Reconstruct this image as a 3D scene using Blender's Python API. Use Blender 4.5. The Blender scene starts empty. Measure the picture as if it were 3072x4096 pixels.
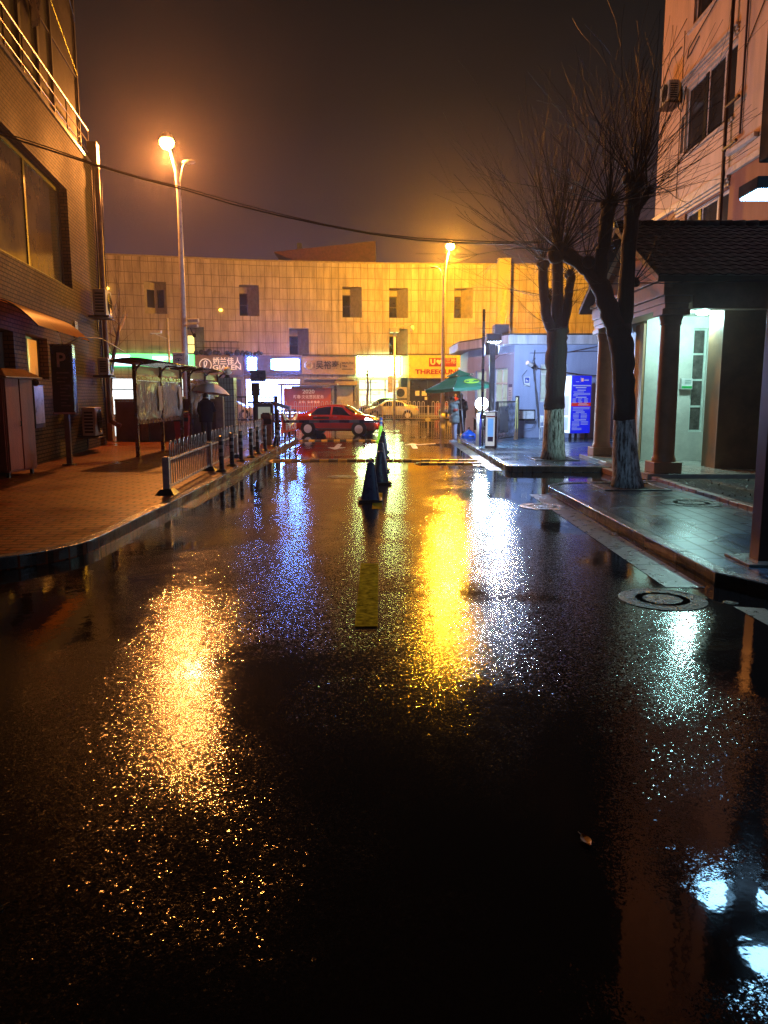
import bpy, math, random
from mathutils import Vector, Matrix
R = math.radians
random.seed(7)
SC = bpy.context.scene
COL = SC.collection

# ------------------------------------------------------------------ camera
cam = bpy.data.cameras.new('camera')
cam.sensor_fit = 'HORIZONTAL'; cam.sensor_width = 36.0; cam.lens = 36.06
cam.clip_start = 0.05; cam.clip_end = 600
camo = bpy.data.objects.new('camera', cam); COL.objects.link(camo)
camo.location = (0, 0, 1.75); camo.rotation_euler = (R(90 - 8.59), 0, 0)
SC.camera = camo

# ------------------------------------------------------------------ night sky
W = bpy.data.worlds.new('World'); SC.world = W; W.use_nodes = True
nt = W.node_tree; nt.nodes.clear()
wo = nt.nodes.new('ShaderNodeOutputWorld'); bg = nt.nodes.new('ShaderNodeBackground')
tc = nt.nodes.new('ShaderNodeTexCoord'); sx = nt.nodes.new('ShaderNodeSeparateXYZ')
rp = nt.nodes.new('ShaderNodeValToRGB'); rd = nt.nodes.new('ShaderNodeMapRange'); mx = nt.nodes.new('ShaderNodeMix'); mx.data_type = 'RGBA'
nt.links.new(tc.outputs['Generated'], sx.inputs[0]); nt.links.new(sx.outputs['Z'], rp.inputs[0])
nt.links.new(sx.outputs['Y'], rd.inputs[0]); rd.interpolation_type = 'SMOOTHSTEP'
rd.inputs[1].default_value = 0.15; rd.inputs[2].default_value = 0.92        # the city glow hangs over the main road ahead
mx.inputs[6].default_value = (0.0030, 0.0028, 0.0028, 1)
nt.links.new(rd.outputs[0], mx.inputs[0]); nt.links.new(rp.outputs[0], mx.inputs[7]); nt.links.new(mx.outputs[2], bg.inputs[0]); nt.links.new(bg.outputs[0], wo.inputs[0])
cn = nt.nodes.new('ShaderNodeTexNoise'); cn.inputs['Scale'].default_value = 2.2; cn.inputs['Detail'].default_value = 4.0
nt.links.new(tc.outputs['Generated'], cn.inputs['Vector'])
cr = nt.nodes.new('ShaderNodeMapRange'); cr.inputs[1].default_value = 0.3; cr.inputs[2].default_value = 0.7; cr.inputs[3].default_value = 0.72; cr.inputs[4].default_value = 1.2
nt.links.new(cn.outputs['Fac'], cr.inputs[0]); nt.links.new(cr.outputs[0], bg.inputs[1])     # uneven low cloud
els = rp.color_ramp.elements
els[0].position = 0.0; els[0].color = (0.112, 0.054, 0.062, 1)
els[1].position = 0.6; els[1].color = (0.004, 0.0036, 0.0034, 1)
for p_, c_ in ((0.12, (0.092, 0.046, 0.054, 1)), (0.22, (0.038, 0.0235, 0.027, 1)), (0.33, (0.0125, 0.0105, 0.0110, 1)), (0.45, (0.0065, 0.0062, 0.0060, 1))):
    e_ = els.new(p_); e_.color = c_

SC.view_settings.view_transform = 'Standard'
SC.view_settings.look = 'None'
SC.view_settings.exposure = 0.0
SC.view_settings.gamma = 1.0
SC.view_settings.use_curve_mapping = False
SC.render.engine = 'CYCLES'
cy = SC.cycles
cy.use_denoising = True
cy.denoiser = 'OPENIMAGEDENOISE'
cy.denoising_input_passes = 'RGB_ALBEDO_NORMAL'
cy.denoising_prefilter = 'NONE'
cy.max_bounces = 5; cy.diffuse_bounces = 2; cy.glossy_bounces = 3; cy.transmission_bounces = 3
cy.transparent_max_bounces = 6; cy.volume_bounces = 0
cy.caustics_reflective = False; cy.caustics_refractive = False
cy.sample_clamp_indirect = 3.0; cy.sample_clamp_direct = 0.0
cy.use_adaptive_sampling = False
SC.render.film_transparent = False

SODIUM = (1.0, 0.325, 0.060)
SODIUM2 = (1.0, 0.405, 0.015)
COLD = (0.62, 0.84, 1.0)
LAMP_W = 11000.0
def point_light(name, loc, col, watts, parent, radius=0.2, spot=None):
    l = bpy.data.lights.new(name, 'SPOT' if spot else 'POINT')
    l.color = col; l.energy = watts; l.shadow_soft_size = radius
    if spot: l.spot_size = R(spot); l.spot_blend = 0.5
    o = bpy.data.objects.new(name, l); COL.objects.link(o)
    o.parent = parent; o.location = loc
    return o

# ------------------------------------------------------------------ materials
MATS = {}
def _new(name):
    m = bpy.data.materials.new(name); m.use_nodes = True
    n = m.node_tree; b = n.nodes['Principled BSDF']
    return m, n, b
def _n(n, t, **k):
    x = n.nodes.new(t)
    for a, v in k.items():
        if a in x.inputs: x.inputs[a].default_value = v
        else: setattr(x, a, v)
    return x
def _mixc(n, fac, a, b, blend='MIX'):
    x = n.nodes.new('ShaderNodeMix'); x.data_type = 'RGBA'; x.blend_type = blend
    for i, v in ((0, fac), (6, a), (7, b)):
        if isinstance(v, (int, float)): x.inputs[i].default_value = v
        elif isinstance(v, tuple): x.inputs[i].default_value = (*v[:3], 1)
        else: n.links.new(v, x.inputs[i])
    return x.outputs[2]
def _mr(n, val, a, b, c=0.0, d=1.0):
    x = n.nodes.new('ShaderNodeMapRange'); x.clamp = True
    n.links.new(val, x.inputs[0])
    for i, v in ((1, a), (2, b), (3, c), (4, d)): x.inputs[i].default_value = v
    return x.outputs[0]
def pm(name, col, rough=0.6, metal=0.0, var=0.35, ns=4.0, bump=0.0, bs=30.0, trans=0.0, alpha=1.0, streak=False, spec=0.5):
    if name in MATS: return MATS[name]
    m, n, b = _new(name)
    t = _n(n, 'ShaderNodeTexCoord')
    vec = t.outputs['Object']
    if streak:
        mp = _n(n, 'ShaderNodeMapping'); mp.inputs['Scale'].default_value = (1, 1, 0.12)
        n.links.new(vec, mp.inputs[0]); vec = mp.outputs[0]
    no = _n(n, 'ShaderNodeTexNoise', Scale=ns, Detail=5.0, Roughness=0.65); n.links.new(vec, no.inputs['Vector'])
    dark = tuple(c * (1 - var) for c in col); lite = tuple(min(1, c * (1 + var * 0.6)) for c in col)
    f = _mr(n, no.outputs['Fac'], 0.3, 0.7)
    n.links.new(_mixc(n, f, dark, lite), b.inputs['Base Color'])
    n.links.new(_mr(n, no.outputs['Fac'], 0.3, 0.7, max(0.02, rough * 0.8), min(1, rough * 1.2)), b.inputs['Roughness'])
    b.inputs['Metallic'].default_value = metal
    b.inputs['Transmission Weight'].default_value = trans
    b.inputs['Alpha'].default_value = alpha
    b.inputs['Specular IOR Level'].default_value = spec
    if spec < .05: b.inputs['IOR'].default_value = 1.01
    if bump:
        nb = _n(n, 'ShaderNodeTexNoise', Scale=bs, Detail=4.0); n.links.new(t.outputs['Object'], nb.inputs['Vector'])
        bm = _n(n, 'ShaderNodeBump', Strength=bump, Distance=0.02); n.links.new(nb.outputs['Fac'], bm.inputs['Height'])
        n.links.new(bm.outputs[0], b.inputs['Normal'])
    MATS[name] = m
    return m
def em(name, col, st, base=(0.6, 0.6, 0.6)):
    if name in MATS: return MATS[name]
    m, n, b = _new(name)
    b.inputs['Base Color'].default_value = (*base, 1)
    b.inputs['Emission Color'].default_value = (*col, 1)
    b.inputs['Emission Strength'].default_value = st
    MATS[name] = m
    return m
def em_shop(name, c1, c2, st, scale=2.0):
    """lit shop interior seen through glass: shelves, posters and lamps as blocks of colour"""
    m, n, b = _new(name)
    t = _n(n, 'ShaderNodeTexCoord')
    br = _n(n, 'ShaderNodeTexBrick', Scale=1.0); br.offset = 0.35
    br.inputs['Brick Width'].default_value = 0.9; br.inputs['Row Height'].default_value = 0.55; br.inputs['Mortar Size'].default_value = 0.03
    br.inputs['Color1'].default_value = (*c1, 1); br.inputs['Color2'].default_value = (*c2, 1); br.inputs['Mortar'].default_value = (*(0.5 * x for x in c2), 1)
    n.links.new(t.outputs['UV'], br.inputs['Vector'])
    no = _n(n, 'ShaderNodeTexNoise', Scale=scale, Detail=3.0); n.links.new(t.outputs['UV'], no.inputs['Vector'])
    c = _mixc(n, _mr(n, no.outputs['Fac'], 0.35, 0.65), br.outputs['Color'], c1)
    n.links.new(c, b.inputs['Emission Color']); b.inputs['Emission Strength'].default_value = st
    b.inputs['Base Color'].default_value = (0.3, 0.3, 0.3, 1); b.inputs['Roughness'].default_value = 0.2
    MATS[name] = m
    return m
def brickmat(name, c1, c2, mortar, bw, rh, ms=0.008, rough=0.55, bump=0.4, coords='UV', stain=0.5, off=0.5, rotz=0.0, streak=True, gloss_var=0.0, spec=0.15):
    m, n, b = _new(name)
    t = _n(n, 'ShaderNodeTexCoord'); vec = t.outputs[coords]
    if rotz:
        mp = _n(n, 'ShaderNodeMapping'); mp.inputs['Rotation'].default_value = (0, 0, rotz)
        n.links.new(vec, mp.inputs[0]); vec = mp.outputs[0]
    # slightly wobbly courses
    wn = _n(n, 'ShaderNodeTexNoise', Scale=1.3, Detail=2.0); n.links.new(vec, wn.inputs['Vector'])
    vm = _n(n, 'ShaderNodeVectorMath'); vm.operation = 'SCALE'; vm.inputs['Scale'].default_value = rh * 0.12
    n.links.new(wn.outputs['Color'], vm.inputs[0])
    va = _n(n, 'ShaderNodeVectorMath'); va.operation = 'ADD'; n.links.new(vec, va.inputs[0]); n.links.new(vm.outputs[0], va.inputs[1])
    br = _n(n, 'ShaderNodeTexBrick', Scale=1.0); br.offset = off
    br.inputs['Brick Width'].default_value = bw; br.inputs['Row Height'].default_value = rh
    br.inputs['Mortar Size'].default_value = ms; br.inputs['Mortar Smooth'].default_value = 0.15
    br.inputs['Color1'].default_value = (*c1, 1); br.inputs['Color2'].default_value = (*c2, 1); br.inputs['Mortar'].default_value = (*mortar, 1)
    n.links.new(va.outputs[0], br.inputs['Vector'])
    sm = _n(n, 'ShaderNodeMapping'); sm.inputs['Scale'].default_value = (1.1, 0.16 if streak else 1.0, 1.0)
    n.links.new(t.outputs[coords], sm.inputs[0])
    s1 = _n(n, 'ShaderNodeTexNoise', Scale=1.6, Detail=6.0, Roughness=0.7); n.links.new(sm.outputs[0], s1.inputs['Vector'])
    s2 = _n(n, 'ShaderNodeTexNoise', Scale=0.5, Detail=3.0); n.links.new(t.outputs[coords], s2.inputs['Vector'])
    c = _mixc(n, _mr(n, s1.outputs['Fac'], 0.42, 0.72, 0, stain), br.outputs['Color'], tuple(0.35 * x for x in mortar))
    c = _mixc(n, _mr(n, s2.outputs['Fac'], 0.35, 0.7, 0, stain * 0.6), c, tuple(0.55 * x for x in c1))
    n.links.new(c, b.inputs['Base Color'])
    n.links.new(_mr(n, s2.outputs['Fac'], 0.3, 0.7, max(0.03, rough - gloss_var), rough + 0.1), b.inputs['Roughness'])
    n.links.new(_mr(n, br.outputs['Fac'], 0.0, 0.9, spec, spec * 0.35), b.inputs['Specular IOR Level'])
    fn = _n(n, 'ShaderNodeTexNoise', Scale=45.0, Detail=3.0); n.links.new(t.outputs[coords], fn.inputs['Vector'])
    ad = _n(n, 'ShaderNodeMath'); ad.operation = 'MULTIPLY_ADD'; n.links.new(fn.outputs['Fac'], ad.inputs[0]); ad.inputs[1].default_value = 0.35
    iv = _n(n, 'ShaderNodeMath'); iv.operation = 'SUBTRACT'; iv.inputs[0].default_value = 1.0; n.links.new(br.outputs['Fac'], iv.inputs[1])
    n.links.new(iv.outputs[0], ad.inputs[2])
    bm = _n(n, 'ShaderNodeBump', Strength=bump, Distance=0.006); n.links.new(ad.outputs[0], bm.inputs['Height'])
    n.links.new(bm.outputs[0], b.inputs['Normal'])
    MATS[name] = m
    return m

def road_mat():
    m, n, b = _new('wet_asphalt')
    t = _n(n, 'ShaderNodeTexCoord'); v = t.outputs['Object']
    p1 = _n(n, 'ShaderNodeTexNoise', Scale=0.42, Detail=5.0, Roughness=0.62, Distortion=0.4); n.links.new(v, p1.inputs['Vector'])
    sep = _n(n, 'ShaderNodeSeparateXYZ'); n.links.new(v, sep.inputs[0])
    ab = _n(n, 'ShaderNodeMath'); ab.operation = 'ABSOLUTE'; n.links.new(sep.outputs['X'], ab.inputs[0])
    kerb = _mr(n, ab.outputs[0], 1.7, 3.0, 0.0, 0.17)       # water gathers along the gutters
    far = _mr(n, sep.outputs['Y'], 9.0, 22.0, 0.0, 0.05)
    a1 = _n(n, 'ShaderNodeMath'); n.links.new(p1.outputs['Fac'], a1.inputs[0]); n.links.new(kerb, a1.inputs[1])
    wt = _n(n, 'ShaderNodeMath'); wt.operation = 'PINGPONG'; n.links.new(ab.outputs[0], wt.inputs[0]); wt.inputs[1].default_value = 0.78      # polished wheel tracks
    wtr = _mr(n, wt.outputs[0], 0.45, 0.78, 0.0, 0.045)
    fw = _n(n, 'ShaderNodeMath'); n.links.new(far, fw.inputs[0]); n.links.new(wtr, fw.inputs[1])
    a2 = _n(n, 'ShaderNodeMath'); n.links.new(a1.outputs[0], a2.inputs[0]); n.links.new(fw.outputs[0], a2.inputs[1])
    near = _mr(n, sep.outputs['Y'], 2.4, 5.6, 0.14, 0.0)      # a shallow sheet of water at the near end, deepest to the right
    side = _mr(n, sep.outputs['X'], -0.9, 2.0, 0.25, 1.7)
    a3 = _n(n, 'ShaderNodeMath'); a3.operation = 'MULTIPLY_ADD'; n.links.new(near, a3.inputs[0]); n.links.new(side, a3.inputs[1]); n.links.new(a2.outputs[0], a3.inputs[2])
    pud = _mr(n, a3.outputs[0], 0.51, 0.70)
    # aggregate
    vo = _n(n, 'ShaderNodeTexVoronoi', Scale=95.0); n.links.new(v, vo.inputs['Vector'])
    g1 = _n(n, 'ShaderNodeTexNoise', Scale=70.0, Detail=3.0, Roughness=0.6); n.links.new(v, g1.inputs['Vector'])
    g2 = _n(n, 'ShaderNodeTexNoise', Scale=9.0, Detail=3.0); n.links.new(v, g2.inputs['Vector'])
    h = _n(n, 'ShaderNodeMath'); h.operation = 'MULTIPLY_ADD'; n.links.new(vo.outputs['Distance'], h.inputs[0]); h.inputs[1].default_value = -0.55; n.links.new(g1.outputs['Fac'], h.inputs[2])
    inv = _n(n, 'ShaderNodeMath'); inv.operation = 'SUBTRACT'; inv.inputs[0].default_value = 1.0; n.links.new(pud, inv.inputs[1])
    st = _mr(n, pud, 0.0, 1.0, 0.12, 0.0)
    bm = _n(n, 'ShaderNodeBump', Distance=0.0055); n.links.new(h.outputs[0], bm.inputs['Height']); n.links.new(st, bm.inputs['Strength'])
    b2 = _n(n, 'ShaderNodeBump', Distance=0.010, Strength=0.07); n.links.new(g2.outputs['Fac'], b2.inputs['Height']); n.links.new(bm.outputs[0], b2.inputs['Normal'])
    last = b2.outputs[0]
    for sc_, k_ in ((90.0, 0.145), (200.0, 0.125)):      # each wet stone of the aggregate tilts its own way
        vc = _n(n, 'ShaderNodeTexVoronoi', Scale=sc_); n.links.new(v, vc.inputs['Vector'])
        s0 = _n(n, 'ShaderNodeVectorMath'); s0.operation = 'SUBTRACT'; n.links.new(vc.outputs['Color'], s0.inputs[0]); s0.inputs[1].default_value = (.5, .5, .5)
        ln = _n(n, 'ShaderNodeVectorMath'); ln.operation = 'LENGTH'; n.links.new(s0.outputs[0], ln.inputs[0])
        pw_ = _n(n, 'ShaderNodeMath'); pw_.operation = 'POWER'; n.links.new(ln.outputs['Value'], pw_.inputs[0]); pw_.inputs[1].default_value = 2.2     # mostly flat, a few steep
        mk_ = _n(n, 'ShaderNodeMath'); mk_.operation = 'MULTIPLY'; n.links.new(pw_.outputs[0], mk_.inputs[0]); fd = _n(n, 'ShaderNodeMath'); fd.operation = 'MULTIPLY'; n.links.new(_mr(n, pud, 0.0, 1.0, k_ * 2.6, 0.0), fd.inputs[0]); n.links.new(_mr(n, sep.outputs['Y'], 6.0, 15.0, 1.0, 0.5), fd.inputs[1]); n.links.new(fd.outputs[0], mk_.inputs[1])
        s1 = _n(n, 'ShaderNodeVectorMath'); s1.operation = 'SCALE'; n.links.new(s0.outputs[0], s1.inputs[0]); n.links.new(mk_.outputs[0], s1.inputs['Scale'])
        s2 = _n(n, 'ShaderNodeVectorMath'); s2.operation = 'ADD'; n.links.new(last, s2.inputs[0]); n.links.new(s1.outputs[0], s2.inputs[1]); last = s2.outputs[0]
    nn = _n(n, 'ShaderNodeVectorMath'); nn.operation = 'NORMALIZE'; n.links.new(last, nn.inputs[0])
    n.links.new(nn.outputs[0], b.inputs['Normal'])
    n.links.new(_mr(n, pud, 0.0, 1.0, 0.11, 0.04), b.inputs['Roughness'])
    c = _mixc(n, g1.outputs['Fac'], (0.003, 0.003, 0.0032), (0.013, 0.0125, 0.012))
    n.links.new(c, b.inputs['Base Color'])
    b.inputs['IOR'].default_value = 1.32
    return m
def bark_mat(name, white):
    m, n, b = _new(name)
    t = _n(n, 'ShaderNodeTexCoord')
    mp = _n(n, 'ShaderNodeMapping'); mp.inputs['Scale'].default_value = (9, 9, 1.6); n.links.new(t.outputs['Object'], mp.inputs[0])
    no = _n(n, 'ShaderNodeTexNoise', Scale=2.4, Detail=6.0, Roughness=0.7); n.links.new(mp.outputs[0], no.inputs['Vector'])
    if white: c = _mixc(n, _mr(n, no.outputs['Fac'], 0.40, 0.56), (0.05, 0.048, 0.045), (0.70, 0.76, 0.78))
    else: c = _mixc(n, no.outputs['Fac'], (0.004, 0.0036, 0.003), (0.022, 0.018, 0.014))
    n.links.new(c, b.inputs['Base Color']); b.inputs['Roughness'].default_value = 0.6
    bm = _n(n, 'ShaderNodeBump', Strength=0.9, Distance=0.03); n.links.new(no.outputs['Fac'], bm.inputs['Height']); n.links.new(bm.outputs[0], b.inputs['Normal'])
    return m

# ------------------------------------------------------------------ mesh building
ORG = {}
class MB:
    def __init__(s): s.v = []; s.f = []; s.uv = []; s.mi = []; s.cur = 0
    def face(s, pts, uv=None):
        i = len(s.v); s.v += [tuple(p) for p in pts]; s.f.append(list(range(i, i + len(pts)))); s.uv.append(uv); s.mi.append(s.cur); return s
    def faces(s, vs, fs):
        i = len(s.v); s.v += [tuple(p) for p in vs]
        for f in fs: s.f.append([i + k for k in f]); s.uv.append(None); s.mi.append(s.cur)
        return s
    def box(s, x0, x1, y0, y1, z0, z1, rot=0.0, piv=None, tilt=None):
        P = [Vector(p) for p in ((x0, y0, z0), (x1, y0, z0), (x1, y1, z0), (x0, y1, z0), (x0, y0, z1), (x1, y0, z1), (x1, y1, z1), (x0, y1, z1))]
        if rot or tilt:
            c = Vector(piv) if piv else Vector(((x0 + x1) / 2, (y0 + y1) / 2, z0))
            M = Matrix.Rotation(rot, 4, 'Z')
            if tilt: M = M @ Matrix.Rotation(tilt[0], 4, 'X') @ Matrix.Rotation(tilt[1], 4, 'Y')
            P = [c + M @ (p - c) for p in P]
        return s.faces(P, [(0, 3, 2, 1), (4, 5, 6, 7), (0, 1, 5, 4), (1, 2, 6, 5), (2, 3, 7, 6), (3, 0, 4, 7)])
    def prism(s, poly, z0, z1):
        n = len(poly)
        return s.faces([(x, y, z0) for x, y in poly] + [(x, y, z1) for x, y in poly],
                       [tuple(range(n - 1, -1, -1)), tuple(range(n, 2 * n))] + [(i, (i + 1) % n, n + (i + 1) % n, n + i) for i in range(n)])
    def hexa(s, a, b):
        """solid between two quads a and b (lists of four points)"""
        return s.faces(list(a) + list(b), [(3, 2, 1, 0), (4, 5, 6, 7)] + [(i, (i + 1) % 4, 4 + (i + 1) % 4, 4 + i) for i in range(4)])
    def tube(s, pts, rad, n=6, cap=True):
        pts = [Vector(p) for p in pts]
        if not isinstance(rad, (list, tuple)): rad = [rad] * len(pts)
        vs = []; fs = []; prev = None
        for i, p in enumerate(pts):
            d = (pts[min(i + 1, len(pts) - 1)] - pts[max(i - 1, 0)])
            d = d.normalized() if d.length > 1e-9 else Vector((0, 0, 1))
            if prev is None:
                a = d.orthogonal().normalized()
            else:
                a = (prev - d * prev.dot(d)); a = a.normalized() if a.length > 1e-6 else d.orthogonal().normalized()
            prev = a; bb = d.cross(a)
            for k in range(n):
                an = 2 * math.pi * k / n
                vs.append(p + (a * math.cos(an) + bb * math.sin(an)) * rad[i])
        for i in range(len(pts) - 1):
            for k in range(n):
                fs.append((i * n + k, i * n + (k + 1) % n, (i + 1) * n + (k + 1) % n, (i + 1) * n + k))
        if cap:
            fs.append(tuple(range(n - 1, -1, -1))); fs.append(tuple((len(pts) - 1) * n + k for k in range(n)))
        return s.faces(vs, fs)
    def lathe(s, prof, c=(0, 0, 0), n=20, sx=1.0, sy=1.0, M=None):
        vs = []; fs = []
        for r_, z in prof:
            for k in range(n):
                a = 2 * math.pi * k / n
                p = Vector((r_ * math.cos(a) * sx, r_ * math.sin(a) * sy, z))
                if M: p = M @ p
                vs.append(p + Vector(c))
        for i in range(len(prof) - 1):
            for k in range(n): fs.append((i * n + k, i * n + (k + 1) % n, (i + 1) * n + (k + 1) % n, (i + 1) * n + k))
        fs.append(tuple(range(n - 1, -1, -1))); fs.append(tuple((len(prof) - 1) * n + k for k in range(n)))
        return s.faces(vs, fs)
    def ball(s, c, r, n=14, m=9, sx=1, sy=1, sz=1):
        pr = [(max(1e-4, math.sin(math.pi * i / m)) * r, -math.cos(math.pi * i / m) * r * sz) for i in range(m + 1)]
        return s.lathe(pr, c, n, sx, sy)
    def grid(s, rows, close=False):
        nr = len(rows); nc = len(rows[0])
        fs = []
        for i in range(nr - 1):
            for k in range(nc if close else nc - 1):
                fs.append((i * nc + k, i * nc + (k + 1) % nc, (i + 1) * nc + (k + 1) % nc, (i + 1) * nc + k))
        return s.faces([p for r_ in rows for p in r_], fs)
    def build(s, name, mat, parent=None, w=False, smooth=False, bevel=0.0, sub=0, auto=None):
        me = bpy.data.meshes.new(name)
        vs = s.v
        if w and parent is not None:
            inv = ORG[parent].inverted(); vs = [tuple(inv @ Vector(p)) for p in vs]
        me.from_pydata(vs, [], s.f)
        if any(u for u in s.uv):
            L = me.uv_layers.new(name='UVMap'); k = 0
            for f, u in zip(s.f, s.uv):
                for j in range(len(f)):
                    L.data[k].uv = u[j] if u else (0, 0); k += 1
        for x in (mat if isinstance(mat, (list, tuple)) else [mat]): me.materials.append(x)
        for p, i in zip(me.polygons, s.mi): p.material_index = i; p.use_smooth = bool(smooth)
        me.update()
        o = bpy.data.objects.new(name, me); COL.objects.link(o)
        if parent is not None:
            o.parent = parent; ORG[o] = ORG[parent]
        else: ORG[o] = Matrix.Identity(4)
        if smooth and auto:
            try:
                me.set_sharp_from_angle(angle=R(auto))
            except Exception: pass
        if bevel:
            md = o.modifiers.new('bevel', 'BEVEL'); md.width = bevel; md.segments = 2; md.limit_method = 'ANGLE'; md.angle_limit = R(40)
        if sub:
            md = o.modifiers.new('sub', 'SUBSURF'); md.levels = sub; md.render_levels = sub
        return o
def tag(o, label, cat, group=None, kind=None):
    if label: o['label'] = label
    if cat: o['category'] = cat
    if group: o['group'] = group
    if kind: o['kind'] = kind
    return o
def thing(name, label, cat, loc=(0, 0, 0), rz=0.0, group=None):
    o = bpy.data.objects.new(name, None); COL.objects.link(o); o.empty_display_size = 0.2
    o.location = loc; o.rotation_euler = (0, 0, rz)
    ORG[o] = Matrix.Translation(loc) @ Matrix.Rotation(rz, 4, 'Z')
    return tag(o, label, cat, group)
def structure(o): o['kind'] = 'structure'; return o
def dup(root, loc, rz=None, label=None):
    r = root.copy(); COL.objects.link(r); r.location = loc
    if rz is not None: r.rotation_euler = (0, 0, rz)
    if label: r['label'] = label
    for ch in list(root.children):
        c = ch.copy(); COL.objects.link(c); c.parent = r
        for g in ch.children:
            d = g.copy(); COL.objects.link(d); d.parent = c
    return r
FONT = None
def text(name, s, size, mat, parent, loc, rot=(R(90), 0, 0), ext=0.01, width=None, bold=0.0, w=False, align='CENTER'):
    cu = bpy.data.curves.new(name, 'FONT'); cu.body = s; cu.size = size; cu.extrude = ext; cu.offset = bold
    cu.align_x = align; cu.align_y = 'CENTER'; cu.resolution_u = 3
    tmp = bpy.data.objects.new(name, cu)
    COL.objects.link(tmp)
    bpy.context.view_layer.update()
    me = bpy.data.meshes.new_from_object(tmp)
    bpy.data.objects.remove(tmp); bpy.data.curves.remove(cu)
    if width and len(me.vertices):
        xs = [v.co.x for v in me.vertices]; k = width / max(1e-6, max(xs) - min(xs))
        for v in me.vertices: v.co.x *= k
    me.materials.clear(); me.materials.append(mat)
    o = bpy.data.objects.new(name, me); COL.objects.link(o)
    M = Matrix.Translation(loc) @ (Matrix.Rotation(rot[2], 4, 'Z') @ Matrix.Rotation(rot[0], 4, 'X'))
    if w: M = ORG[parent].inverted() @ M
    me.transform(M)
    o.parent = parent; ORG[o] = ORG[parent]
    return o
def arc(cx, cy, r, a0, a1, n=6):
    return [(cx + r * math.cos(R(a0 + (a1 - a0) * i / n)), cy + r * math.sin(R(a0 + (a1 - a0) * i / n))) for i in range(n + 1)]
def wall(mb, P, us, z0, z1, ops, depth=0.0, uo=0.0):
    """wall sheet with openings ops=(u0,u1,za,zb); P(u, o, z) gives the point, o outward; reveals go inward by depth"""
    U = sorted(set(list(us) + [u for o in ops for u in o[:2]])); Z = sorted(set([z0, z1] + [z for o in ops for z in o[2:4]]))
    U = [u for u in U if us[0] - 1e-6 <= u <= us[-1] + 1e-6]
    for a, b in zip(U, U[1:]):
        for c, d in zip(Z, Z[1:]):
            if any(o[0] - 1e-6 <= a and b <= o[1] + 1e-6 and o[2] - 1e-6 <= c and d <= o[3] + 1e-6 for o in ops): continue
            mb.face([P(a, 0, c), P(b, 0, c), P(b, 0, d), P(a, 0, d)], [(a + uo, c), (b + uo, c), (b + uo, d), (a + uo, d)])
    if depth:
        for (a, b, c, d) in ops:
            for q in ([(a, c), (b, c)], [(b, c), (b, d)], [(b, d), (a, d)], [(a, d), (a, c)]):
                (ua, za), (ub, zb) = q
                uv = [(ua, za), (ub, zb), (ub + depth * (ua == ub), zb + depth * (za == zb)), (ua + depth * (ua == ub), za + depth * (za == zb))]
                mb.face([P(ua, 0, za), P(ub, 0, zb), P(ub, -depth, zb), P(ua, -depth, za)], uv)
def pbox(mb, P, u0, u1, o0, o1, z0, z1):
    mb.hexa([P(u0, o0, z0), P(u1, o0, z0), P(u1, o1, z0), P(u0, o1, z0)], [P(u0, o0, z1), P(u1, o0, z1), P(u1, o1, z1), P(u0, o1, z1)])

# common materials
black = pm('black_metal', (0.012, 0.012, 0.014), 0.35, 0.3)
steel = pm('steel', (0.35, 0.35, 0.36), 0.28, 0.9, 0.2)
whitep = pm('white_paint', (0.72, 0.72, 0.70), 0.35)
greyp = pm('grey_paint', (0.30, 0.31, 0.33), 0.4)
darkglass = pm('dark_glass', (0.012, 0.013, 0.015), 0.06, 0.0, 0.2)
rubber = pm('rubber', (0.012, 0.012, 0.013), 0.45)
concrete = pm('wet_concrete', (0.12, 0.115, 0.105), 0.3, 0, 0.45, 6, 0.35, 40)
kerbm = pm('kerb_stone', (0.19, 0.18, 0.165), 0.22, 0, 0.5, 5, 0.4, 30)
soil = pm('soil', (0.018, 0.013, 0.008), 0.85, 0, 0.6, 12, 1.0, 25)

# ================================================================== GROUND
roadm = road_mat()
b = MB(); b.face([(-120, -30, 0), (120, -30, 0), (120, 160, 0), (-120, 160, 0)]); structure(b.build('road', roadm))
PAVH = 0.13
pavL = brickmat('red_pavers', (0.24, 0.040, 0.005), (0.15, 0.026, 0.004), (0.025, 0.006, 0.002), 0.32, 0.16, 0.019, 0.46, 1.0, 'Object', 0.35, 0.5, 0.0, False, 0.22, 0.14)
pavR = brickmat('grey_pavers', (0.070, 0.125, 0.190), (0.042, 0.075, 0.115), (0.006, 0.009, 0.013), 0.46, 0.23, 0.019, 0.28, 1.0, 'Object', 0.3, 0.5, R(90), False, 0.18, 0.5)
def kerb_line(name, pts, w=0.15, h=PAVH + 0.012, inward=1, mat=kerbm, step=0.98):
    """kerb of separate stones laid along a line"""
    k = MB()
    for (x0, y0), (x1, y1) in zip(pts, pts[1:]):
        L = math.hypot(x1 - x0, y1 - y0); n = max(1, round(L / step)); ex, ey = (x1 - x0) / L, (y1 - y0) / L
        nx, ny = -ey * inward, ex * inward
        for i in range(n):
            g = 0.006 if L > 0.8 else 0.0
            a, c = L * i / n + g, L * (i + 1) / n - g
            dz = random.uniform(-0.004, 0.004) if L > 0.8 else 0
            p = [(x0 + ex * a, y0 + ey * a), (x0 + ex * c, y0 + ey * c), (x0 + ex * c + nx * w, y0 + ey * c + ny * w), (x0 + ex * a + nx * w, y0 + ey * a + ny * w)]
            if inward < 0: p.reverse()
            k.prism(p, 0, h + dz)
    return structure(k.build(name, mat, bevel=0.012))
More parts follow.
